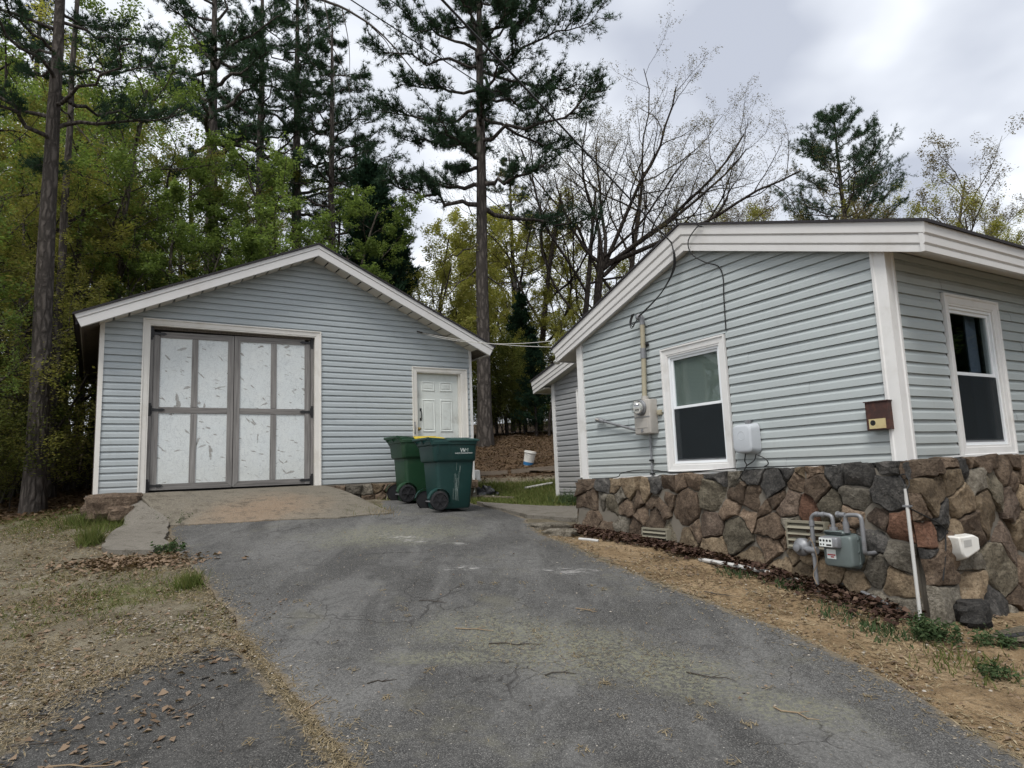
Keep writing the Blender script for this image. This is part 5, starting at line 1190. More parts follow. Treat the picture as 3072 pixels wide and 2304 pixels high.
# ---------------------------------------------------------------- small things on the ground
def bucket(name, x, y, tilt, r0, r1, h, m, label, band=None, dz=0.0):
    z = float(gz(x, y)) + dz; ax = Vector((math.sin(tilt), -.18 * math.sin(abs(tilt)) * 2, math.cos(tilt))).normalized()
    root = empty(name, (x, y, z), label, 'bucket')
    MB().lathe((x, y, z), ax, [(0, r0 * .9), (.006, r0), (h * .86, r0 + (r1 - r0) * .86), (h * .87, r1 + .012), (h * .92, r1 + .012), (h * .93, r1), (h, r1 + .004), (h, r1 - .006), (h * .9, r1 - .01)], 22).build('shell', m, root, smooth=40)
    if band: MB().lathe(Vector((x, y, z)) + ax * h * .03, ax, [(0, r0 + .001), (h * .22, r0 + (r1 - r0) * .25 + .0015), (h * .22, r0), (0, r0 - .002)], 22).build('printed_band', band, root, smooth=40)
    u = ax.orthogonal().normalized(); v = ax.cross(u); c = Vector((x, y, z)) + ax * h * .88
    MB().tube([c + (u * math.cos(k * math.pi / 8) * (r1 + .014) + Vector((0, -1, -.6)).normalized() * math.sin(k * math.pi / 8) * (r1 + .03)) for k in range(9)], .004, 5).build('bail', GALV, root)
bucket('bucket', .33, 17.07, .22, .125, .15, .38, WHITE_PL, 'white bucket with blue print tilted on the leafy bank', BLUE, -.03)
bk = MB().lathe(gp(-.96, 15.5, -.02), (0.03, 0, 1), [(0, .155), (.02, .155), (.022, .145), (.26, .118), (.268, .10), (.27, .02)], 22).build('upturned_bucket', BUCKET_CLEAR, smooth=40)
tag(bk, 'cloudy white bucket upside down behind the bins', 'bucket')
# crumpled black bag
rb_ = random.Random(4); vs, fs = [], []
for i in range(9):
    for j in range(14):
        th = math.pi * .5 * i / 8; ph = 2 * math.pi * j / 14
        rr = 1 + rb_.uniform(-.28, .28)
        vs.append(gp(-.66 + .34 * rr * math.cos(ph) * math.cos(th), 13.5 + .25 * rr * math.sin(ph) * math.cos(th), .20 * rr * math.sin(th) - .02))
for i in range(8):
    for j in range(14): fs.append((i * 14 + j, i * 14 + (j + 1) % 14, (i + 1) * 14 + (j + 1) % 14, (i + 1) * 14 + j))
tag(MB().add(vs, fs).build('plastic_bag', BAG), 'crumpled black plastic bag on the grass right of the bins', 'bag')
def lying(name, p, q, r, m, label, cat, dz=.02):
    o = MB().tube([gp(p[0], p[1], dz), gp((p[0] + q[0]) / 2, (p[1] + q[1]) / 2, dz + .004), gp(q[0], q[1], dz)], r, 8).build(name, m, smooth=40); return tag(o, label, cat)
lying('white_pipe', (.76, 8.32), (.98, 8.16), .018, PVC, 'short white plastic pipe at the left end of the leaf pile', 'pipe')
lying('white_pipe', (1.88, 7.0), (2.40, 6.44), .021, PVC, 'long white plastic pipe lying in the leaves along the foundation', 'pipe', .035)
lying('white_pipe', (2.50, 6.33), (2.66, 6.17), .019, PVC, 'white pipe stub half buried in leaves near the gas riser', 'pipe')
cg = MB().tube(spline([gp(2.76, 6.12, .07), gp(2.82, 6.02, .10), gp(2.88, 5.88, .09), gp(3.05, 5.50, .03)], 6), .016, 8).build('ground_pipe', GALV, smooth=40)
tag(cg, 'bent grey pipe with black end lying at the wall foot', 'pipe')
MB().tube([gp(2.70, 6.14, .05), gp(2.77, 6.11, .075)], .028, 8).build('end_cap', BLACK_METAL, cg)
lying('white_stick', (.2, 14.45), (.82, 14.86), .03, PVC, 'white plastic stick lying on the grass behind the walk', 'pipe', .03)
def plank(x0, y0, x1, y1, w_, h, m, label, dz=.0):
    d = np.array([x1 - x0, y1 - y0]); L = np.hypot(*d); d /= L; nn = np.array([-d[1], d[0]]) * w_ / 2
    zs = [float(gz(x0, y0)) + dz, float(gz(x1, y1)) + dz]
    q = [(x0 - nn[0], y0 - nn[1], zs[0]), (x1 - nn[0], y1 - nn[1], zs[1]), (x1 + nn[0], y1 + nn[1], zs[1]), (x0 + nn[0], y0 + nn[1], zs[0])]
    return tag(MB().prism(q, [(a, b, c + h) for a, b, c in q]).build('board', m), label, 'board')
plank(.35, 16.2, 1.05, 16.0, .14, .03, BOARD, 'old grey board at the foot of the leafy bank', .06)
plank(-.95, 13.05, -.05, 12.95, .16, .035, BOARD, 'weathered board on the grass below the black bag', .02)
plank(-1.7, 15.85, -.2, 16.15, .10, .10, BOARD, 'dark timber edging along the foot of the bank', .0)
plank(-.1, 16.2, 2.0, 16.5, .10, .10, BOARD, 'dark timber edging at the bank, right hand piece', .0)
def rock(name, x, y, sx, sy, sz, m, label, seed, dz=-.02, yaw=0.0, flat=.35):
    r = random.Random(seed); vs, fs = [], []; A, B = 9, 14; z = float(gz(x, y)) + dz
    bump = [[r.uniform(.82, 1.15) for _ in range(B)] for _ in range(A)]
    for i in range(A):
        th = -math.pi / 2 + math.pi * i / (A - 1)
        for j in range(B):
            ph = 2 * math.pi * j / B; k = bump[i][j]
            px, py = sx * k * math.cos(ph) * abs(math.cos(th)) ** flat, sy * k * math.sin(ph) * abs(math.cos(th)) ** flat
            vs.append((x + px * math.cos(yaw) - py * math.sin(yaw), y + px * math.sin(yaw) + py * math.cos(yaw), z + sz * (math.sin(th) * (.92 + .08 * k) + 1) * .5))
    for i in range(A - 1):
        for j in range(B): fs.append((i * B + j, i * B + (j + 1) % B, (i + 1) * B + (j + 1) % B, (i + 1) * B + j))
    return tag(MB().add(vs, fs).build(name, m, smooth=32), label, 'rock')
def at_garage(t, o): p = GP(t, o, 0); return float(p[0]), float(p[1])
rx, ry = at_garage(.26, .08); rock('rock_slab', rx, ry, .40, .24, .40, STONES['b'], 'flat brown rock slab under the left corner of the garage', 1, -.02, YG, .2)
rx, ry = at_garage(.40, .34); rock('rock_slab', rx - .05, ry, .20, .15, .22, STONES['b'], 'sloping brown rock beside the concrete apron', 2, .02, YG + .3, .25)
rock('rock', .42, 9.30, .34, .13, .12, STONES['g'], 'flat grey stone at the edge of the walk, farther one', 3, -.03, -.35, .2)
rock('rock', .56, 8.75, .24, .11, .12, STONES['g'], 'flat grey stone between walk and leaf pile, nearer one', 4, -.03, -.3, .2)
rock('rock', 3.75, 5.02, .30, .16, .10, STONES['o'], 'flat mossy stone on the ground past the house corner', 6, -.02, .2, .2)
rock('rock', 3.55, 5.35, .16, .12, .22, STONES['k'], 'dark upright stone at the foot of the corner', 8, -.03, .4, .3)
tag(MB().tube(spline([gp(3.45, 4.92, .05), gp(3.75, 4.95, .08), gp(4.2, 5.15, .06)], 6), .022, 8).build('black_hose', CABLE, smooth=50), 'black hose on the ground past the house corner', 'hose')
# ---------------------------------------------------------------- trees
def tubes_mesh(name, T):
    V, F, o = [], [], 0
    for pts, rs, n in T:
        P = np.asarray(pts, float); m = len(P); r = np.asarray(rs, float)[:, None, None]
        d = np.gradient(P, axis=0); d /= np.linalg.norm(d, axis=1, keepdims=True) + 1e-9
        ref = np.array([.31, .95, .05]) if abs(d[:, 2]).mean() > .5 else np.array([.05, .1, .99])
        u = np.cross(d, ref); u /= np.linalg.norm(u, axis=1, keepdims=True) + 1e-9; v = np.cross(d, u)
        a = np.arange(n) * 2 * math.pi / n
        V.append((P[:, None] + r * (u[:, None] * np.cos(a)[None, :, None] + v[:, None] * np.sin(a)[None, :, None])).reshape(-1, 3))
        i = np.arange(m - 1)[:, None] * n; k = np.arange(n)[None]; k2 = (k + 1) % n
        F.append(np.stack([i + k, i + k2, i + n + k2, i + n + k], -1).reshape(-1, 4) + o); o += m * n
    me = np_mesh(name, np.concatenate(V), np.concatenate(F), 4); me.shade_smooth(); return me
def leaf_mesh(name, A, rng, per, spread, size, aspect=.55, droop=.0):
    A = np.repeat(np.asarray(A, float), per, 0); n = len(A)
    c = A + rng.normal(0, spread, (n, 3))
    u = rng.normal(0, 1, (n, 3)); u[:, 2] = u[:, 2] * .45 - droop; u /= np.linalg.norm(u, axis=1, keepdims=True)
    v = np.cross(u, rng.normal(0, .8, (n, 3)) + [0, 0, 1.0]); v /= np.linalg.norm(v, axis=1, keepdims=True)
    s = (size * rng.uniform(.6, 1.3, n))[:, None]
    V = np.stack([c - u * s * .5, c + v * s * aspect * .5, c + u * s * .5, c - v * s * aspect * .5], 1).reshape(-1, 3)
    return np_mesh(name, V, np.arange(n * 4).reshape(-1, 4), 4)
def tuft_mesh(name, A, Dn, rng, k, length, width):
    A = np.repeat(np.asarray(A, float), k, 0); Dn = np.repeat(np.asarray(Dn, float), k, 0); n = len(A)
    d = Dn * .75 + rng.normal(0, .62, (n, 3)); d /= np.linalg.norm(d, axis=1, keepdims=True)
    w_ = np.cross(d, rng.normal(0, 1, (n, 3))); w_ /= np.linalg.norm(w_, axis=1, keepdims=True)
    L = (length * rng.uniform(.7, 1.25, n))[:, None]
    V = np.stack([A - w_ * width, A + w_ * width, A + d * L], 1).reshape(-1, 3)
    return np_mesh(name, V, np.arange(n * 3).reshape(-1, 3), 3)
def perp(rng, d):
    v = np.cross(d, rng.normal(0, 1, 3)); return v / (np.linalg.norm(v) + 1e-9)
def branch(rng, T, A, p, d, L, r, lvl, S):
    n = S['seg'][lvl]; pts = [p]; rs = [r]; d = d / np.linalg.norm(d)
    dirs = [d]; jit, upw = S['jit'][lvl], S['up'][lvl]; tip = S['tip']
    for i in range(n):
        d = d + rng.normal(0, jit, 3); d[2] += upw; d = d / math.sqrt(d @ d)
        p = p + d * (L / n); pts.append(p); rs.append(r * (1 - (i + 1) / n * (1 - tip))); dirs.append(d)
    T.append((pts, rs, S['sides'][lvl]))
    if lvl >= S['depth']:
        for i in range(1, n + 1): A.append(pts[i])
        if n > 1: A.append((pts[-1] + pts[-2]) / 2)
        return
    k = S['kids'][lvl]; st = S['start'][lvl]; az = rng.uniform(0, 6.28)
    for j in range(k):
        f = st + (1 - st) * (j + rng.uniform(.1, .9)) / k; x = f * n; i = min(n - 1, int(x)); t = x - i
        q = pts[i] * (1 - t) + pts[i + 1] * t; dd = dirs[i + 1]
        az += 2.4 + rng.normal(0, .4)
        u = np.cross(dd, [.3, .1, .95]); u = u / (np.linalg.norm(u) + 1e-9); v = np.cross(dd, u)
        ang = S['ang'][lvl] * rng.uniform(.75, 1.25)
        nd = dd * math.cos(ang) + (u * math.cos(az) + v * math.sin(az)) * math.sin(ang)
        branch(rng, T, A, q, nd, L * S['lr'][lvl] * (1 - S['fall'] * f) * rng.uniform(.7, 1.2), (rs[i] * (1 - t) + rs[i + 1] * t) * S['rr'], lvl + 1, S)
class Kind:
    def __init__(s, h, trunk, crown, tm, cm): s.h, s.trunk, s.crown, s.tm, s.cm = h, trunk, crown, tm, cm
def broadleaf(seed, h, S, per, spread, size, tm, cm, aspect=.55, lean=0.0, r0=None, thin=-.25):
    rng = np.random.default_rng(seed); T, A = [], []
    branch(rng, T, A, np.array([0, 0, -.15]), np.array([lean, 0, 1.0]), h * .8, r0 or h * .012, 0, S)
    V = np.array(A); top = V[:, 2].max()
    k = h / top
    keep = vnoise(V[:, 0] * k + V[:, 2] * k * .37, V[:, 1] * k - V[:, 2] * k * .71, 1.5, seed) + rng.normal(0, .25, len(V)) > thin; VL = V[keep]
    for i, (p, r, n) in enumerate(T): T[i] = ([q * k for q in p], r, n)
    return Kind(h, tubes_mesh('trunk', T), leaf_mesh('crown', VL * k, rng, per, spread, size, aspect), tm, cm)
S_GREEN = dict(depth=3, seg=[8, 5, 4, 2], jit=[.07, .13, .16, .2], up=[.03, .015, .02, .0], kids=[18, 8, 7], start=[.16, .2, .15], ang=[1.05, .85, .8], lr=[.46, .42, .38], fall=.55, rr=.5, tip=.25, sides=[8, 5, 4, 3])
S_OLIVE = dict(depth=3, seg=[10, 6, 4, 2], jit=[.06, .14, .18, .2], up=[.03, .05, .03, .0], kids=[15, 8, 7], start=[.22, .2, .2], ang=[.9, .8, .8], lr=[.40, .42, .40], fall=.5, rr=.5, tip=.25, sides=[8, 5, 3, 3])
S_OAK = dict(depth=4, seg=[6, 8, 6, 4, 2], jit=[.08, .13, .17, .2, .2], up=[.03, .07, .07, .05, .02], kids=[8, 8, 8, 7], start=[.30, .22, .2, .2], ang=[.95, .70, .70, .75], lr=[.85, .52, .48, .42], fall=.45, rr=.54, tip=.28, sides=[9, 7, 5, 3, 3])
S_BUD = dict(depth=4, seg=[8, 6, 5, 3, 2], jit=[.07, .13, .16, .2, .2], up=[.03, .06, .05, .04, .02], kids=[11, 6, 6, 4], start=[.25, .25, .2, .2], ang=[.75, .7, .7, .7], lr=[.50, .46, .45, .42], fall=.45, rr=.55, tip=.28, sides=[8, 5, 4, 3, 3])
S_SHRUB = dict(depth=3, seg=[5, 4, 3, 2], jit=[.14, .18, .2, .2], up=[.02, .03, .02, .0], kids=[9, 6, 5], start=[.05, .15, .2], ang=[.8, .8, .8], lr=[.62, .5, .42], fall=.35, rr=.6, tip=.3, sides=[6, 4, 3, 3])
K = {}
K['green'] = [broadleaf(11, 7.5, S_GREEN, 11, .055, .07, BARK_G, LEAF_GREEN, thin=-.15), broadleaf(12, 7.5, S_GREEN, 11, .055, .07, BARK_G, LEAF_GREEN, thin=-.1)]
K['olive'] = [broadleaf(21, 10, S_OLIVE, 10, .07, .065, BARK_G, LEAF_OLIVE), broadleaf(22, 10, S_OLIVE, 9, .07, .065, BARK_D, LEAF_OLIVE), broadleaf(23, 10, S_OLIVE, 8, .07, .065, BARK_G, LEAF_YELLOW)]
K['yellow'] = [broadleaf(31, 8, S_OLIVE, 9, .08, .08, BARK_D, LEAF_YELLOW), broadleaf(32, 8, S_OLIVE, 8, .08, .08, BARK_D, LEAF_YELLOW)]
K['bud'] = [broadleaf(41, 12, S_BUD, 3, .10, .085, BARK_G, LEAF_BUD), broadleaf(42, 12, S_BUD, 4, .12, .085, BARK_G, LEAF_YELLOW)]
K['oak'] = [broadleaf(53, 14, S_OAK, 1, .04, .05, BARK_D, LEAF_BUD, r0=.17, lean=.10, thin=-9), broadleaf(54, 14, S_OAK, 1, .04, .05, BARK_D, LEAF_BUD, r0=.16, lean=.22), broadleaf(57, 14, S_OAK, 1, .04, .05, BARK_D, LEAF_BUD, r0=.15)]
K['shrub'] = [broadleaf(61, 2.4, S_SHRUB, 8, .06, .032, TWIG, LEAF_OLIVE, r0=.016), broadleaf(62, 2.4, S_SHRUB, 14, .06, .036, TWIG, LEAF_GREEN, r0=.016), broadleaf(63, 2.4, S_SHRUB, 3, .06, .03, TWIG, LEAF_OLIVE, r0=.016)]

K['thicket'] = [broadleaf(64, 3.2, S_SHRUB, 14, .08, .05, TWIG, LEAF_DARK, r0=.014, thin=-.5), broadleaf(65, 3.2, S_SHRUB, 12, .08, .05, TWIG, LEAF_OLIVE, r0=.014, thin=-.3)]
def pine_limb(rng, T, A, D_, p, e, r, dead=False, dens=1.0):
    """limb from p to e with flat sprays of needle tufts"""
    p, e = np.array(p, float), np.array(e, float); L = np.linalg.norm(e - p); n = 8; ax = (e - p) / L
    pts = [p]; wob = rng.normal(0, .045 * L, (n + 1, 3)); wob[0] = wob[n] = 0
    for i in range(1, n + 1):
        t = i / n; pts.append(p + (e - p) * t + np.array([0, 0, -.07 * L * math.sin(math.pi * t)]) + wob[i] * .6)
    T.append((pts, [r * (1 - .8 * i / n) for i in range(n + 1)], 7))
    if dead:
        for j in range(4):
            i = rng.integers(3, n); d = ax + rng.normal(0, .6, 3); T.append(([pts[i], pts[i] + d * .12 * L, pts[i] + d * .2 * L + [0, 0, -.03]], [.012, .009, .005], 3))
        return
    m = int(9 * dens + L * 3.2 * dens)
    for j in range(m):
        f = .28 + .72 * (j + rng.random()) / m; x = f * n; i = min(n - 1, int(x)); q = pts[i] + (pts[i + 1] - pts[i]) * (x - i)
        side = np.cross(ax, [0, 0, 1.0]); side /= np.linalg.norm(side) + 1e-9
        s = 1 if rng.random() < .5 else -1
        d = ax * rng.uniform(.4, 1.0) + side * s * rng.uniform(.5, 1.1) + np.array([0, 0, rng.uniform(-.05, .45)]); d /= np.linalg.norm(d)
        bl = L * rng.uniform(.16, .34) * (1.15 - .4 * f)
        bp = [q]; dd = d
        for k in range(4): dd = dd + rng.normal(0, .12, 3) + [0, 0, .06]; dd /= np.linalg.norm(dd); bp.append(bp[-1] + dd * bl / 4)
        T.append((bp, [r * .22 * (1 - .7 * k / 4) + .004 for k in range(5)], 3))
        for k in range(1, 5):
            for _ in range(3):
                A.append(bp[k] + rng.normal(0, .06, 3)); D_.append(dd + [0, 0, .35])
            if rng.random() < .75:
                d2 = dd + rng.normal(0, .6, 3) + [0, 0, .2]; d2 /= np.linalg.norm(d2); tl = bl * rng.uniform(.25, .5)
                T.append(([bp[k], bp[k] + d2 * tl], [.007, .004], 3))
                for t in (.35, .6, .8, 1.0): A.append(bp[k] + d2 * tl * t + rng.normal(0, .04, 3)); D_.append(d2 + [0, 0, .3])
def make_pine(seed, h, limbs, tr, lean=0.0, length=.17, width=.0085, kk=11, bend=.12, dens=1.0, top_limbs=0, crown0=.5, wide=3.2, rise=(0.0, .5), limb=.42):
    rng = np.random.default_rng(seed); T, A, D_ = [], [], []
    zz = np.linspace(-.3, h, 16); bx = np.cumsum(rng.normal(0, bend * .25, 16)) * .5 + lean * zz; by = np.cumsum(rng.normal(0, bend * .25, 16)) * .5
    bx -= bx[0]; by -= by[0]
    T.append((list(np.stack([bx, by, zz], 1)), list(tr * (1 - .82 * (np.clip(zz, 0, h) / h) ** 1.3) * (1 + .35 * np.exp(-np.clip(zz, 0, 9) / .35))), 12))
    cx = lambda z: np.array([np.interp(z, zz, bx), np.interp(z, zz, by), z])
    rz = lambda z: tr * (1 - .82 * (z / h) ** 1.3)
    for kd, z, dx, dz, dy in limbs:
        p = cx(z); pine_limb(rng, T, A, D_, p, p + [dx, dy, dz], max(.025, rz(z) * limb) if kd == 'n' else .03, kd == 'd', dens)
    for i in range(top_limbs):
        f = (i + rng.random()) / top_limbs; z = h * (crown0 + (1 - crown0) * f * .97)
        az = i * 2.4 + rng.normal(0, .5); L = wide * (math.sin(math.pi * min(1, .22 + .78 * f) ** .8) * .85 + .18) * rng.uniform(.65, 1.15)
        p = cx(z); pine_limb(rng, T, A, D_, p, p + [L * math.cos(az), L * math.sin(az), L * rng.uniform(*rise)], max(.02, rz(z) * .4), False, dens)
    for _ in range(30): A.append(cx(h) + rng.normal(0, .15, 3)); D_.append([0, 0, 1])
    return Kind(h, tubes_mesh('trunk', T), tuft_mesh('crown', A, D_, rng, kk, length, width), BARK_P, NEEDLE)
K['pine'] = [make_pine(71, 18, [], .24, top_limbs=36, crown0=.47, wide=3.1, dens=.5, kk=9, limb=.5), make_pine(72, 18, [], .22, top_limbs=34, crown0=.47, wide=2.9, dens=.5, kk=9, limb=.5)]
K['round_pine'] = [make_pine(75, 17, [], .22, top_limbs=48, crown0=.55, wide=3.1, dens=.5, kk=9, rise=(.35, .95))]
K['pole_pine'] = [make_pine(73, 18, [('d', 9.5, 1.3, .3, .2), ('d', 8.2, -1.1, .1, .3), ('d', 11, -1.4, .5, -.2)], .11, top_limbs=12, crown0=.88, wide=2.6, dens=.5)]
def make_cedar(seed, h):
    rng = np.random.default_rng(seed); T, A, D_ = [], [], []
    T.append(([np.array([0, 0, -.2]), np.array([0, .05, h * .5]), np.array([.05, 0, h])], [.13, .08, .01], 7))
    for i in range(150):
        f = rng.random() ** .8; z = h * (.06 + .94 * f); L = h * .20 * (1 - f) ** .75 * rng.uniform(.6, 1.25) + .12; az = rng.uniform(0, 6.28)
        d = np.array([math.cos(az), math.sin(az), rng.uniform(.25, .7)]); p = np.array([0, .05 * f, z]); pts = [p, p + d * L * .5, p + d * L + [0, 0, .1 * L]]
        T.append((pts, [.018, .012, .005], 3))
        for t in np.linspace(.15, 1, 16):
            q = p + d * L * t
            for _ in range(3): A.append(q + rng.normal(0, .085, 3)); D_.append(d + [0, 0, .5])
    return Kind(h, tubes_mesh('trunk', T), tuft_mesh('crown', A, D_, rng, 7, .17, .022), BARK_D, CEDAR)
K['cedar'] = [make_cedar(81, 8), make_cedar(82, 8)]

def plant(kd, name, x, y, h, rz, label, cat, group=None, sxy=1.0, dz=0.0, cm=None):
    r = empty(name, (x, y, float(gz(x, y)) + dz), label, cat, group)
    k = h / kd.h; r.scale = (k * sxy, k * sxy, k); r.rotation_euler = (0, 0, rz)
    for nm, me, m in (('trunk' if cat == 'tree' else 'stem', kd.trunk, kd.tm), ('crown' if cat == 'tree' else 'foliage', kd.crown, kd.cm)):
        if not me.materials: me.materials.append(m)
        o = bpy.data.objects.new(nm, me); COL.objects.link(o); o.parent = r
        if cm and nm in ('crown', 'foliage'): o.material_slots[0].link = 'OBJECT'; o.material_slots[0].material = cm
    return r
# the tall pine between the two buildings
LIM1 = [('d',7.66,1.29,-.27),('n',9.78,3.3,-.1),('n',10.48,2.07,.22),('n',11.94,3.64,.55),('n',12.71,2.72,-.66),('n',13.34,2.3,.38),('n',14.29,3.6,-.31),('n',14.77,3.77,.65),('n',15.25,2.16,1.7),('d',7.89,-1.94,-1.16),('d',8.62,-1.54,-.53),('n',9.82,-2.77,.49),('n',10.42,-2.06,.31),('n',11.02,-.91,-.04),('n',11.87,-1.45,.29),('n',12.41,-2.62,.34),('n',12.95,-3.46,1.01),('n',13.66,-2.53,.34),('n',14.45,-3.45,.86),('n',14.93,-3.03,1.58),('n',15.57,-.77,2.16)]
rl = random.Random(2)
L1 = [(k, z - 2.41, dx, dz, rl.uniform(-.5, .5) * abs(dx)) for k, z, dx, dz in LIM1]
L1 += [('n', 8.9 + i * .55, rl.uniform(-1.2, 1.2), rl.uniform(.1, .8), (1 if i % 2 else -1) * rl.uniform(1.4, 2.4)) for i in range(12)]
L1 += [('n', 13.2 + i * .38, 2.1 * math.cos(i * 2.4), rl.uniform(.3, 1.3), 2.1 * math.sin(i * 2.4)) for i in range(10)]
P1 = make_pine(90, 17.6, L1, .22, lean=.014, kk=11, dens=.95, bend=.10, length=.165, limb=.5)
plant(P1, 'pine_tree', -.86, 19.4, 17.6, 0, 'tall dark pine with bare lower trunk between garage and house', 'tree')
LIM2 = [('n',12.08,-1.18,-.58),('n',12.64,-1.64,-.41),('n',13.12,-1.84,2.03),('n',14.09,-2.73,1.75),('n',15.07,-3.02,.95),('n',15.39,-1.13,2.05),('n',12.06,1.34,1.14),('n',12.62,2.56,-.1),('n',13.58,1.65,1.4),('n',14.56,1.97,.91),('n',15.05,.97,1.62),('n',15.88,2.37,1.24),('n',16.22,-2.8,.79),('n',16.89,-1.91,1.78),('n',16.89,1.45,1.81)]
L2 = [(k, z - 2.08, dx, dz, rl.uniform(-.5, .5) * abs(dx)) for k, z, dx, dz in LIM2] + [('n', 10.5 + i * .6, rl.uniform(-1, 1), rl.uniform(.1, 1), (1 if i % 2 else -1) * rl.uniform(1.2, 2.4)) for i in range(9)]
P2 = make_pine(91, 17.2, L2, .27, lean=-.012, kk=10, dens=.5, limb=.6)
plant(P2, 'pine_tree', -9.30, 20, 17.2, 0, 'big pine with thick crooked limbs rising above the left garage roof', 'tree')
# the spreading bare oak behind the house
rng = np.random.default_rng(58); T, A = [], []
fk = np.array([.25, 0, 6.6]); T.append(([np.array(q) for q in spline([(0, 0, -.3), (.05, 0, 2), (-.05, .1, 4.4), tuple(fk)], 4)], list(np.linspace(.17, .13, 13)), 9))
S_LEAD = dict(S_OAK, depth=4, kids=[0, 9, 8, 7], lr=[1, .46, .46, .42], rr=.52, ang=[.9, .62, .68, .75], jit=[.08, .11, .17, .2, .2], up=[0, .035, .06, .05, .02], seg=[6, 10, 6, 4, 2])
for dx, dz, dy, r in ((6.9, 3.4, .5, .10), (5.9, 5.2, -1.2, .09), (4.4, 6.0, 1.5, .085), (2.5, 6.6, -.8, .09), (1.1, 6.4, 1.6, .08), (-1.0, 5.2, -1.2, .075), (-2.6, 3.8, .8, .075), (3.6, 2.6, -2.2, .06)):
    d = np.array([dx, dy, dz]); L = np.linalg.norm(d); d0 = d / L; d0[2] -= .16; branch(rng, T, A, fk - [0, 0, rng.uniform(0, .8)], d0, L * .98, r, 1, S_LEAD)
LEAD = Kind(14, tubes_mesh('trunk', T), leaf_mesh('crown', np.array(A)[rng.random(len(A)) < .75], rng, 2, .05, .05, .55), BARK_D, LEAF_BUD)
plant(LEAD, 'oak_tree', 3.35, 24, 14, 0, 'wide spreading bare oak reaching right above the house rake', 'tree')
TREES = [('green',-7.77,17,8.8),('green',-5.94,18,9.1),('green',-8.76,16,7.3),('green',-5.16,19,8.0),('green',-6.64,17.3,7.5),('green',-8.26,16.3,6.4),('green',-8.4,20,7.7),('green',-5.44,18.3,6.7),('green',-9.19,15.9,5.6),('olive',-9.59,15.5,9.3),('olive',-10.17,15.2,8.6),('olive',-11.17,14.7,9.8),('olive',-9.85,12.6,7.1),('olive',-10.58,14.9,6.5),('olive',-10.07,18,9.5),('olive',-11.19,22,11.7),('olive',-10.03,17,7.1),('olive',-9.49,12.0,5.4),('olive',-9.94,15.4,7.5),('olive',-11.75,16,8.6),('olive',-9.4,24,12.1),('olive',-7.53,26,12.0),('olive',-15.5,25,15.5),('olive',-16.83,23,15.7),('olive',-15.84,20,14.9),('olive',-19.01,28,17.3),('olive',-16.82,30,17.0),('olive',-15.34,32,16.0),('olive',-11.48,33,15.4),('olive',-7.39,30,11.8),('olive',-10.77,14,6.8),('olive',-13.11,19,9.2),('olive',-10.14,13,11.5),('olive',-10.49,16,12.4),('olive',-12.22,17,13.3),('olive',-12.19,20,13.5),('olive',-11.94,15,9.8),('olive',-14.38,21,12.1),('olive',-10.83,14.6,6.1),('yellow',-3.49,24,8.9),('yellow',-3.27,30,11.5),('yellow',-2.56,35,11.9),('yellow',-2.63,20.5,6.0),('yellow',-3.53,22,6.8),('yellow',-0.03,30,10.5),('yellow',1.17,34,10.6),('yellow',-2.05,24,5.7),('yellow',-0.22,22,5.5),('yellow',1.97,26,6.3),('yellow',4.07,36,10.4),('yellow',-1.22,40,11.8),('yellow',1.12,21,4.3),('yellow',4.23,30,8.0),('yellow',-2.29,22,4.0),('yellow',0.24,25,3.9),('yellow',-0.71,28,5.2),('yellow',2.56,29,4.7),('bud',11.91,36,12.6),('bud',14.77,38,13.3),('bud',18.18,42,15.4),('bud',18.2,38,13.5),('bud',24.73,44,15.6),('bud',24.5,40,16.9),('bud',28.29,42,17.4),('bud',28.82,40,14.2),('bud',27.7,36,12.2),('bud',27.24,34,11.4),('bud',31.01,36,11.6),('bud',36.02,38,12.3),('bud',9.46,33,10.7),('bud',8.68,38,11.3),('bud',23.05,36,12.4),('bud',18.1,35,11.5),('oak',2.0,24,13.7),('oak',4.26,26,15.0),('oak',1.07,28,14.1),('oak',9.26,29,12.8),('oak',8.06,30,13.2),('oak',3.86,31,14.5),('cedar',-4.34,20,9.1),('cedar',-3.89,21,7.7),('cedar',0.72,21,3.2),('cedar',0.48,27,5.7),('pine',-9.84,25,20.6),('pine',-9.02,27,21.1),('pine',-6.97,25,17.4),('pine',19.86,37,18.1),('pine',-7.66,10.5,12.8),('pine',-9.16,13.0,15.1),('pine',-22.93,30,23.6),('pine',-7.16,30,15.1),('pine',0.31,38,16.8),('shrub',-10.81,15.0,4.4),('shrub',-10.9,14.6,3.0),('shrub',-10.33,15.0,2.6),('shrub',-10.44,13.5,2.1),('shrub',-10.99,14.4,3.8),('shrub',-10.26,15.1,1.4),('shrub',-10.77,14.9,1.7),('shrub',-9.71,12.4,2.9),('shrub',-10.16,15.2,3.2),('shrub',-10.56,15.1,4.6),('shrub',-11.63,15.5,5.2),('shrub',-10.22,13,4.4),('shrub',-11.27,17,4.5),('shrub',-11.48,16,2.9),('shrub',-2.95,20,2.4),('shrub',-2.21,21,2.0),('shrub',-0.31,24,2.4),('shrub',0.36,22.5,2.4),('shrub',1.4,24,2.3),('shrub',-0.14,29,4.0),('shrub',1.16,31,3.7),('shrub',-0.92,27,2.6),('shrub',-1.8,26,3.0),('shrub',-0.53,22,1.4),('shrub',0.67,23,1.4),('shrub',1.87,26,1.9),('shrub',0.09,24,1.0),('shrub',1.13,22.5,1.1)]
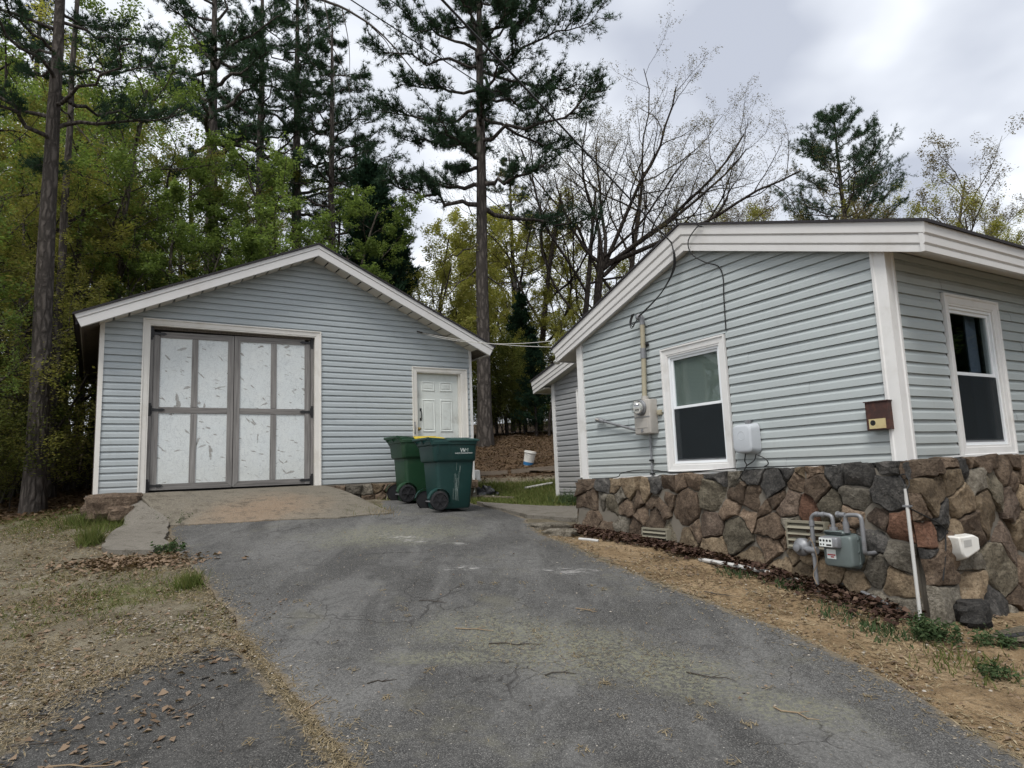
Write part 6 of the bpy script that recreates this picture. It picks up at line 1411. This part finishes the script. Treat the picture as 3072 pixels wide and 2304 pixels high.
ORD = ['first', 'second', 'third', 'fourth', 'fifth', 'sixth', 'seventh', 'eighth', 'ninth', 'tenth', 'eleventh', 'twelfth', 'thirteenth', 'fourteenth', 'fifteenth', 'sixteenth', 'seventeenth', 'eighteenth', 'nineteenth', 'twentieth', 'twenty-first', 'twenty-second', 'twenty-third', 'twenty-fourth', 'twenty-fifth', 'twenty-sixth', 'twenty-seventh', 'twenty-eighth', 'twenty-ninth', 'thirtieth', 'thirty-first', 'thirty-second', 'thirty-third', 'thirty-fourth', 'thirty-fifth', 'thirty-sixth', 'thirty-seventh', 'thirty-eighth', 'thirty-ninth', 'fortieth', 'forty-first', 'forty-second']
INFO = dict(green=('leafy_tree', 'fresh green leafy tree behind the garage', 'tree', 'fresh green trees behind the garage'),
            olive=('budding_tree', 'olive leafed slender tree in the left woods', 'tree', 'olive trees of the left woods'),
            yellow=('young_tree', 'yellow green young tree in the gap between buildings', 'tree', 'yellow green trees in the gap'),
            bud=('budding_tree', 'sparse budding tree behind the house roof', 'tree', 'budding trees behind the house roof'),
            oak=('oak_tree', 'nearly bare dark branched oak above the house rake', 'tree', 'bare oaks behind the house'),
            cedar=('cedar_tree', 'dense dark cedar', 'tree', 'dark cedars'),
            pine=('pine_tree', 'dark background pine', 'tree', 'background pines'),
            shrub=('shrub', 'thin undergrowth shrub at the edge of the woods', 'shrub', 'undergrowth shrubs'))
rt_ = random.Random(12)
for kd, (nm, ph, cat, grp) in INFO.items():
    rows = sorted([t for t in TREES + [('olive', -8.5, 10.0, 6.5), ('olive', -9.1, 10.9, 7.8), ('olive', -9.6, 10.2, 6.0)] if t[0] == kd], key=lambda t: t[1] / t[2])
    for i, (_, x, y, h) in enumerate(rows):
        ks = K[kd]; v = ks[i % len(ks)]; sxy = 1.0
        if kd == 'olive': v = ks[rt_.choice((0, 0, 1, 1, 2))]; sxy = rt_.uniform(.9, 1.25)
        if kd == 'pine' and x < -9 and y < 16: v = K['pole_pine'][0]
        if kd == 'pine' and x > 15: v = K['round_pine'][0]
        if kd == 'oak': sxy = 1.05
        if kd == 'shrub': v = ks[1] if i in (5, 12) or (y > 19 and i % 2) else ks[rt_.choice((0, 2))]; sxy = rt_.uniform(1.2, 1.7)
        lab = '%s, %s of them from the left' % (ph, ORD[i])
        cm = LEAF_GREEN if kd == 'olive' and i % 3 == 1 else None
        if cm: lab = lab.replace('olive leafed', 'green leafed')
        plant(v, nm, x, y, h, rt_.uniform(0, 6.28) if kd != 'oak' else rt_.uniform(-.5, .5), lab, cat, grp, sxy, cm=cm)
rk_ = random.Random(31)
rows = sorted([(rk_.uniform(-3.2, 4.6), rk_.uniform(20.8, 27.5), rk_.uniform(1.8, 3.6)) for _ in range(26)], key=lambda t: t[0] / t[1])
for i, (x, y, h) in enumerate(rows):
    plant(K['thicket'][0 if i % 4 else 1], 'thicket_shrub', x, y, h, rk_.uniform(0, 6.28), 'dark leafy thicket shrub above the bank, %s of them from the left' % ORD[i], 'shrub', 'thicket above the bank', 1.25)
rows = sorted([(-7.9 - .64 * q - rk_.uniform(0, 3.5), 10.4 + q, rk_.uniform(1.6, 3.2)) for q in [k * .45 for k in range(18)]], key=lambda t: t[0] / t[1])
for i, (x, y, h) in enumerate(rows):
    plant(K['thicket'][i % 2], 'thicket_shrub', x, y, h, rk_.uniform(0, 6.28), 'dark leafy thicket shrub left of the garage, %s of them from the left' % ORD[i], 'shrub', 'thicket left of the garage', 1.2)
# unseen trees past the right edge; cedars added to block sky in the window reflection
for i, (x, y, h, kd) in enumerate(((15, 5.5, 9, 'green'), (17, 9, 10, 'olive'), (20, 3, 13, 'pine'), (24, 8, 15, 'pine'), (19, 13, 10, 'green'), (27, 2, 12, 'olive'), (30, 12, 14, 'pine'), (22, -2, 11, 'olive'), (15.5, 8, 10, 'cedar'), (17.5, 6.4, 11, 'cedar'), (16.5, 10.5, 10, 'cedar'), (20, 8.2, 13, 'cedar'), (19, 4.4, 12, 'cedar'), (24, 5.5, 14, 'cedar'), (23, 11, 14, 'cedar'), (28, 7.5, 16, 'cedar'))):
    plant(K[kd][0], 'unseen_tree', x, y, h, i * 1.3, 'unseen tree mirrored in the side window, %s from the corner outward' % ORD[i], 'tree', 'mirrored trees on the right', 1.3)

# twigs hanging into the sky from a branch overhead
T = []; rng = np.random.default_rng(3); A = []
P0 = [(-1.72, 5.0, 5.75), (-1.25, 5.0, 5.45), (-.95, 5.0, 5.20)]
T.append(([np.array(q) for q in spline([(-2.6, 4.6, 6.6), *P0, (-.62, 5.1, 4.80)], 5)], list(np.linspace(.016, .004, 21)), 5))
for q, e in (((-1.45, 5, 5.58), (-1.36, 5, 4.55)), ((-1.30, 5, 5.49), (-1.24, 5, 4.7)), ((-1.42, 5, 5.2), (-1.22, 5.02, 4.62)), ((-1.05, 5, 5.29), (-.86, 5, 4.95)), ((-1.65, 5, 5.7), (-1.58, 5, 5.1))):
    m_ = (np.array(q) + np.array(e)) / 2 + [.03, 0, .02]; T.append(([np.array(p) for p in spline([q, m_, e], 4)], list(np.linspace(.005, .0018, 9)), 4))
o = link('hanging_twigs', tubes_mesh('hanging_twigs', T), TWIG); tag(o, 'thin bare twigs drooping into the sky at the top edge', 'branch')
# ---------------------------------------------------------------- what lies and grows on the ground
RG = np.random.default_rng(77)
DP = drive_poly; OP = old_poly
def off_drive(x, y): return ~(inside(x, y, DP))
def rand_xy(n, x0, x1, y0, y1): return RG.uniform(x0, x1, n), RG.uniform(y0, y1, n)
def blades(x, y, h, lean, wd, dz=0.0):
    n = len(x); z = gz(x, y) + dz; b = np.stack([x, y, z], 1); a = RG.uniform(0, 6.28, n)
    side = np.stack([np.cos(a), np.sin(a), 0 * a], 1) * (wd * RG.uniform(.7, 1.3, n))[:, None]
    a2 = RG.uniform(0, 6.28, n); H = h * RG.uniform(.5, 1.3, n); ln = lean * RG.uniform(.4, 1.4, n)
    tip = b + np.stack([np.cos(a2) * ln * H, np.sin(a2) * ln * H, H / np.sqrt(1 + ln * ln * .6)], 1)
    return np.stack([b - side, b + side, tip], 1).reshape(-1, 3)
def tri_obj(name, V, m, label, cat):
    o = link(name, np_mesh(name, V, np.arange(len(V)).reshape(-1, 3), 3), m); return tag(o, label, cat, kind='stuff')
def flat_leaves(x, y, size, lift, dz=.004):
    """curled leaf: two triangles folded along the midrib"""
    n = len(x); c = np.stack([x, y, gz(x, y) + dz + RG.uniform(0, lift, n)], 1); a = RG.uniform(0, 6.28, n)
    s = (size * RG.uniform(.55, 1.35, n))[:, None]; tilt = RG.normal(0, .35, n)
    u = np.stack([np.cos(a), np.sin(a), tilt * .6], 1); v = np.stack([-np.sin(a), np.cos(a), RG.normal(0, .3, n)], 1)
    up_ = np.array([0, 0, 1.0]) * RG.uniform(.05, .3, n)[:, None]
    q = [c - u * s * .5, c + v * s * .32 + up_ * s, c + u * s * .5, c - v * s * .32 + up_ * s * .7]
    V = np.stack(q, 1).reshape(-1, 3); V[:, 2] = np.maximum(V[:, 2], gz(V[:, 0], V[:, 1]) + dz)
    return V
def quad_obj(name, V, m, label, cat):
    o = link(name, np_mesh(name, V, np.arange(len(V)).reshape(-1, 4), 4), m); return tag(o, label, cat, kind='stuff')
def slivers(x, y, L, wd, dz=.006):
    n = len(x); a = RG.uniform(0, 6.28, n); d = np.stack([np.cos(a), np.sin(a)], 1) * (L * RG.uniform(.4, 1.4, n))[:, None]
    p0 = np.stack([x, y], 1) - d / 2; p1 = p0 + d; s = np.stack([-np.sin(a), np.cos(a)], 1) * (wd * RG.uniform(.6, 1.4, n))[:, None]
    z0 = (gz(p0[:, 0], p0[:, 1]) + dz)[:, None]; z1 = (gz(p1[:, 0], p1[:, 1]) + dz + RG.uniform(0, .012, n))[:, None]
    return np.stack([np.concatenate([p0 - s, z0], 1), np.concatenate([p0 + s, z0], 1), np.concatenate([p1, z1], 1)], 1).reshape(-1, 3)
def pick(n, box, keep):
    x, y = rand_xy(n, *box); k = keep(x, y); return x[k], y[k]
def prob(p): return RG.random(np.shape(p)) < p
# left lawn: dry grass, some of it green
f = lambda x, y: off_drive(x, y) & ~inside(x, y, OP) & (x < -1.9) & prob(.55 + .45 * vnoise(x, y, 1.1, 9))
x, y = pick(170000, (-9, -1.9, 3.0, 9.6), f); tri_obj('dry_grass', blades(x, y, .034, 2.4, .0042), STRAW, 'dry tan grass and straw on the left lawn', 'grass')
gm_ = lambda x, y: off_drive(x, y) & ~inside(x, y, OP) & prob(np.clip(covers(x, y)[0] * 1.5 - .12 + .45 * vnoise(x, y, 2.2, 8), 0, 1))
x, y = pick(60000, (-8, -1.9, 4.5, 10.8), gm_); tri_obj('grass', blades(x, y, .05, .9, .0045), GRASS, 'short green grass in patches on the left lawn', 'grass')
x, y = pick(60000, (-4.5, 3.2, 11.0, 16.2), lambda x, y: (((x - G0[0]) * ng_[0] + (y - G0[1]) * ng_[1]) > .1) | ((x - G0[0]) * g_[0] + (y - G0[1]) * g_[1] > 6.3))
k = prob(np.clip(covers(x, y)[0] * 1.4 - .2 + .35 * vnoise(x, y, 1.6, 5), 0, 1)) & ~inside(x, y, DP); tri_obj('back_grass', blades(x[k], y[k], .085, .8, .007), GRASS, 'green grass of the yard behind the walk', 'grass')
# gravel
def pebbles(x, y, r):
    n = len(x); c = np.stack([x, y, gz(x, y) + .006], 1); s = r * RG.uniform(.45, 1.6, n) ** 1.3
    a = RG.uniform(0, 6.28, n); u = np.stack([np.cos(a), np.sin(a), 0 * a], 1) * (s * RG.uniform(.8, 1.4, n))[:, None]; v = np.stack([-np.sin(a), np.cos(a), 0 * a], 1) * s[:, None]
    w_ = np.array([0, 0, 1.0]) * (s * RG.uniform(.4, .8, n))[:, None]
    t0 = u * .55 + w_; P = [c + u, c + (u + v) * .7, c + v, c + (v - u) * .7, c - u, c - (u + v) * .7, c - v, c + (u - v) * .7]
    Q = [p * .4 + (c + w_ * 1.0 + 0) * .6 + (p - c) * .15 for p in P]
    V = np.stack(P + Q, 1)
    base = np.arange(n)[:, None] * 16; F = [(i, (i + 1) % 8, 8 + (i + 1) % 8, 8 + i) for i in range(8)] + [(8, 9, 10, 11), (8, 11, 12, 15), (12, 13, 14, 15)]
    return V.reshape(-1, 3), (base[:, :, None] + np.array(F)[None]).reshape(-1, 4)
x1, y1 = pick(13000, (-5.2, -1.8, 2.9, 6.0), lambda x, y: off_drive(x, y) & prob(np.clip(.45 + .7 * vnoise(x, y, 1.3, 14) - .35 * inside(x, y, OP), .03, 1)))
x2, y2 = pick(2600, (.3, 4.2, 3.4, 9.4), lambda x, y: off_drive(x, y) & (x > .3) & (((x - H0[0]) * -b_[0] + (y - H0[1]) * -b_[1]) > .1))
x3, y3 = pick(2600, (-8, -3, 6, 9.2), off_drive)
x4, y4 = pick(500, (-3, 2.3, 3.2, 9), lambda x, y: inside(x, y, DP))
V, F = pebbles(np.concatenate([x1, x2, x3]), np.concatenate([y1, y2, y3]), .0075)
tag(link('gravel', np_mesh('gravel', V, F, 4), PEBBLE), 'loose gravel and pebbles beside the driveway', 'gravel', kind='stuff')
xe = []; ye = []
for rows in (DRIVE,):
    for side in (0, 1):
        for (p, q) in zip([r[side] for r in rows[1:12]], [r[side] for r in rows[2:13]]):
            m_ = int(90 * math.dist(p, q)); t = RG.random(m_); xe.append(p[0] + (q[0] - p[0]) * t + RG.normal(0, .09, m_)); ye.append(p[1] + (q[1] - p[1]) * t + RG.normal(0, .05, m_))
xe, ye = np.concatenate(xe), np.concatenate(ye)
for p, q in zip([r[0] for r in OLD[1:]], [r[0] for r in OLD[2:]]):
    m_ = int(420 * math.dist(p, q)); t = RG.random(m_); xe = np.append(xe, p[0] + (q[0] - p[0]) * t + RG.normal(.03, .16, m_)); ye = np.append(ye, p[1] + (q[1] - p[1]) * t + RG.normal(0, .14, m_))
x4, y4 = np.concatenate([x4, xe]), np.concatenate([y4, ye])
V, F = pebbles(x4, y4, .006); V[:, 2] += .014
tag(link('drive_grit', np_mesh('drive_grit', V, F, 4), PEBBLE), 'loose grit lying on the asphalt', 'gravel', kind='stuff')
# fallen leaves
x, y = pick(7000, (-8.5, -1.9, 3.0, 9.6), lambda x, y: off_drive(x, y) & prob(np.clip(.4 + .6 * vnoise(x, y, .9, 31), .05, 1))); Vp = flat_leaves(x, y, .05, .014)
xa, ya = RG.normal(-4.35, .42, 900), RG.normal(7.5, .13, 900); Vp = np.concatenate([Vp, flat_leaves(xa, ya + .25 * (xa + 4.35) * -.4, .065, .035)])
xs, ys = RG.normal(-2.2, .10, 160), RG.normal(5.6, .3, 160); Vp = np.concatenate([Vp, flat_leaves(xs, ys, .045, .012)])
xs, ys = pick(160, (-2.5, 2.2, 3.3, 9), lambda x, y: inside(x, y, DP)); Vp = np.concatenate([Vp, flat_leaves(xs, ys, .024, .006, .024)])
xs, ys = pick(2600, (.3, 4.0, 3.2, 9), lambda x, y: off_drive(x, y) & (x > .3)); Vp = np.concatenate([Vp, flat_leaves(xs, ys, .035, .01)])
xs, ys = pick(600, (-4.6, -1.2, 2.9, 5.1), lambda x, y: inside(x, y, OP) & prob(np.clip(-1.5 - .55 * x, .05, 1))); Vp = np.concatenate([Vp, flat_leaves(xs, ys, .026, .008, .012)])
quad_obj('fallen_leaves', Vp, LITTER_P, 'pale fallen leaves scattered over lawn and driveway edge', 'leaves')
tt = RG.uniform(-.1, 4.55, 5200); oo = .14 + np.abs(RG.normal(0, .13, 5200)) * np.interp(tt, [0, 1, 2.5, 4, 4.6], [1.5, 1.3, 1.0, 1.5, .6])
pw = H0[:2][None] + a_[:2][None] * tt[:, None] - b_[:2][None] * oo[:, None]
k = prob(np.clip(np.interp(tt, [-.1, .9, 1.4, 2.4, 3.2, 4.2, 4.6], [.55, .8, .6, .95, 1, 1, .4]), 0, 1))
quad_obj('leaf_pile', flat_leaves(pw[k, 0], pw[k, 1], .06, .07), LITTER, 'brown leaf litter piled along the foot of the stone foundation', 'leaves')
x, y = pick(26000, (.3, 4.0, 3.2, 9.3), lambda x, y: off_drive(x, y) & (x > .3) & prob(.55 + .45 * vnoise(x, y, 1.5, 41))); Vd = slivers(x, y, .055, .005)
xq, yq = pick(9000, (.3, 4.0, 3.2, 9.3), lambda x, y: off_drive(x, y) & (x > .3) & prob(.4 + .6 * vnoise(x, y, 2.5, 47)))
tri_obj('dark_bits', slivers(xq, yq, .045, .005), LITTER, 'dark bark and leaf bits on the sandy strip', 'debris')
tri_obj('wood_chips', Vd, STRAW, 'orange tan bark chips on the bare strip beside the house', 'chips')
x, y = pick(30000, (-6, 5, 15.4, 24), lambda x, y: prob(np.clip((y - 15.2) / .8, 0, 1))); V1 = flat_leaves(x, y, .062, .02)
x, y = pick(9000, (-12, -5.8, 8.8, 17), lambda x, y: prob(covers(x, y)[2])); V2 = flat_leaves(x, y, .075, .03)
quad_obj('forest_litter', np.concatenate([V1, V2]), leaf('forest_leaves', (.085, .052, .032), (.13, .09, .055), (.20, .15, .095), .1), 'brown fallen leaves covering bank and woods floor', 'leaves')
# straw and catkins caught in the seam and strewn over the asphalt
sx = np.interp(yy := RG.uniform(2.9, 5.35, 1500), [2.6, 3.48, 4.06, 4.5, 5.06, 5.3], [-.6, -.92, -1.31, -1.61, -2.02, -2.2]) + RG.normal(-.01, .028, 1500) * np.where(RG.random(1500) < .8, 1, 3.5)
Vs = [slivers(sx, yy, .05, .0035, .02)]
for i in range(70):
    cx, cy = RG.uniform(-3.2, 2.2), 3.1 + 3.4 * RG.random() ** 1.6
    n = RG.integers(5, 22); Vs.append(slivers(RG.normal(cx, .022, n), RG.normal(cy, .022, n), .045, .003, .024))
x, y = pick(900, (-3.4, 2.2, 3.1, 8.5), lambda x, y: inside(x, y, DP) | inside(x, y, OP)); Vs.append(slivers(x, y, .03, .002, .023))
x, y = RG.normal(.35, .55, 1500), RG.normal(4.85, .28, 1500); Vs.append(slivers(x, y - .35 * (x - .35), .03, .0022, .023))
Vs.append(slivers(np.repeat(xe, 3) + RG.normal(0, .06, len(xe) * 3), np.repeat(ye, 3) + RG.normal(0, .06, len(xe) * 3), .045, .003, .024))
tri_obj('drive_debris', np.concatenate(Vs), STRAW, 'tan catkins and straw strewn along the asphalt seam', 'debris')
# single twigs
TW = [(-2.9, 4.05, .45, .2), (-2.6, 3.75, .55, .1), (-2.0, 4.1, .35, .9), (-2.35, 4.5, .3, -.6), (-.75, 5.9, .35, -.3), (-.35, 5.25, .4, -.25), (-.05, 4.95, .5, -.1), (.55, 5.6, .28, -.5), (1.2, 4.35, .4, -.4), (1.5, 3.85, .35, -.7), (-1.25, 4.1, .3, 1.0), (.25, 4.45, .3, .05), (1.75, 5.9, .4, -.6), (-3.3, 3.55, .4, -.2), (-.9, 4.4, .26, .3), (-2.2, 3.5, .5, .05)]
for i, (x, y, L, a) in enumerate(sorted(TW, key=lambda t: t[0] / t[1])):
    L *= .75; pts = [gp(x + L * (k / 4 - .5) * math.cos(a) + random.uniform(-.02, .02), y + L * (k / 4 - .5) * math.sin(a) + random.uniform(-.02, .02), .026) for k in range(5)]
    mb = MB().tube(pts, [.0045, .004, .0035, .003, .0015], 5)
    q = np.array(pts[2]); mb.tube([q, q + np.array([math.cos(a + .6), math.sin(a + .6), .12]) * L * .25], [.003, .0015], 4)
    tag(mb.build('twig', TWIG if i % 3 else TWIG_P), 'fallen twig on the asphalt, %s from the left' % ORD[i], 'twig', 'fallen twigs')
# weeds and grass tufts
def tuft(x, y, n, h, spread, m, label, lean=.55, wd=.005):
    xs, ys = RG.normal(x, spread, n), RG.normal(y, spread, n)
    o = link('grass_tuft', np_mesh('grass_tuft', blades(xs, ys, h, lean, wd), np.arange(n * 3).reshape(-1, 3), 3), m); tag(o, label, 'plant', 'weeds and tufts', 'stuff')
tuft(-5.42, 8.46, 420, .24, .07, GRASS, 'tall bright grass tuft at the left of the concrete apron')
tuft(-5.95, 9.22, 500, .20, .17, GRASS, 'wide grass tuft below the rock slab at the garage corner')
tuft(-5.5, 9.05, 200, .14, .10, GRASS, 'short grass tuft against the apron edge')
tuft(-3.19, 6.53, 260, .17, .06, GRASS, 'green grass tuft at the left edge of the asphalt')
tuft(-2.35, 9.98, 500, .11, .17, GRASS, 'low weedy grass between ramp and green bin')
tuft(-2.05, 9.80, 260, .08, .14, STRAW, 'dry straw patch at the lower right of the ramp')
tuft(1.0, 11.9, 300, .2, .16, WEED, 'weeds at the foot of the rear wing', wd=.009)
tuft(.6, 12.3, 260, .17, .2, GRASS, 'grass clump beside the rear wing post')
tuft(2.1, 6.55, 120, .05, .09, WEED, 'small weeds in the sandy strip near the white pipe', wd=.007)
tuft(2.45, 6.15, 150, .06, .07, WEED, 'small dark weeds beside the gas riser', wd=.008)
tuft(2.55, 5.5, 160, .055, .10, WEED, 'thin weeds in the middle of the sandy strip', wd=.007)
tuft(2.95, 4.55, 260, .06, .16, GRASS, 'sparse grass at the lower right of the sandy strip')
tuft(2.7, 5.1, 200, .06, .12, WEED, 'low weeds left of the leafy weed', wd=.008)
def weed(x, y, h, n, label, m=WEED, size=.05):
    r = empty('weed', gp(x, y), label, 'plant', 'weeds and tufts'); T, A = [], []
    for i in range(n):
        a = RG.uniform(0, 6.28); L = h * RG.uniform(.6, 1.2); d = np.array([math.cos(a) * .6, math.sin(a) * .6, 1]); d /= np.linalg.norm(d); p0 = np.array(gp(x + RG.normal(0, h * .6), y + RG.normal(0, h * .45)))
        T.append(([p0, p0 + d * L * .5, p0 + d * L + [0, 0, -.02]], [.003, .0025, .001], 4))
        for t in np.linspace(.25, 1, 6): A.append(p0 + d * L * t)
    link('stem', tubes_mesh('stem', T), m, r)['kind'] = 'stuff'; link('foliage', leaf_mesh('foliage', A, RG, 4, .02, size * .75, .4), m, r)
weed(3.0, 4.98, .13, 44, 'dense leafy green weed at the foot of the house corner')
weed(3.35, 4.85, .11, 18, 'smaller leafy weed right of the corner weed')
weed(-4.08, 7.86, .13, 12, 'broad leafed weed between apron and asphalt', size=.07)
weed(-4.72, 9.22, .2, 9, 'spindly weed growing at the bottom of the ramp', size=.04)
weed(2.98, 4.35, .10, 10, 'little weed near the lower right frame edge')
weed(1.2, 11.4, .3, 16, 'leafy weed at the corner of the stone foundation')
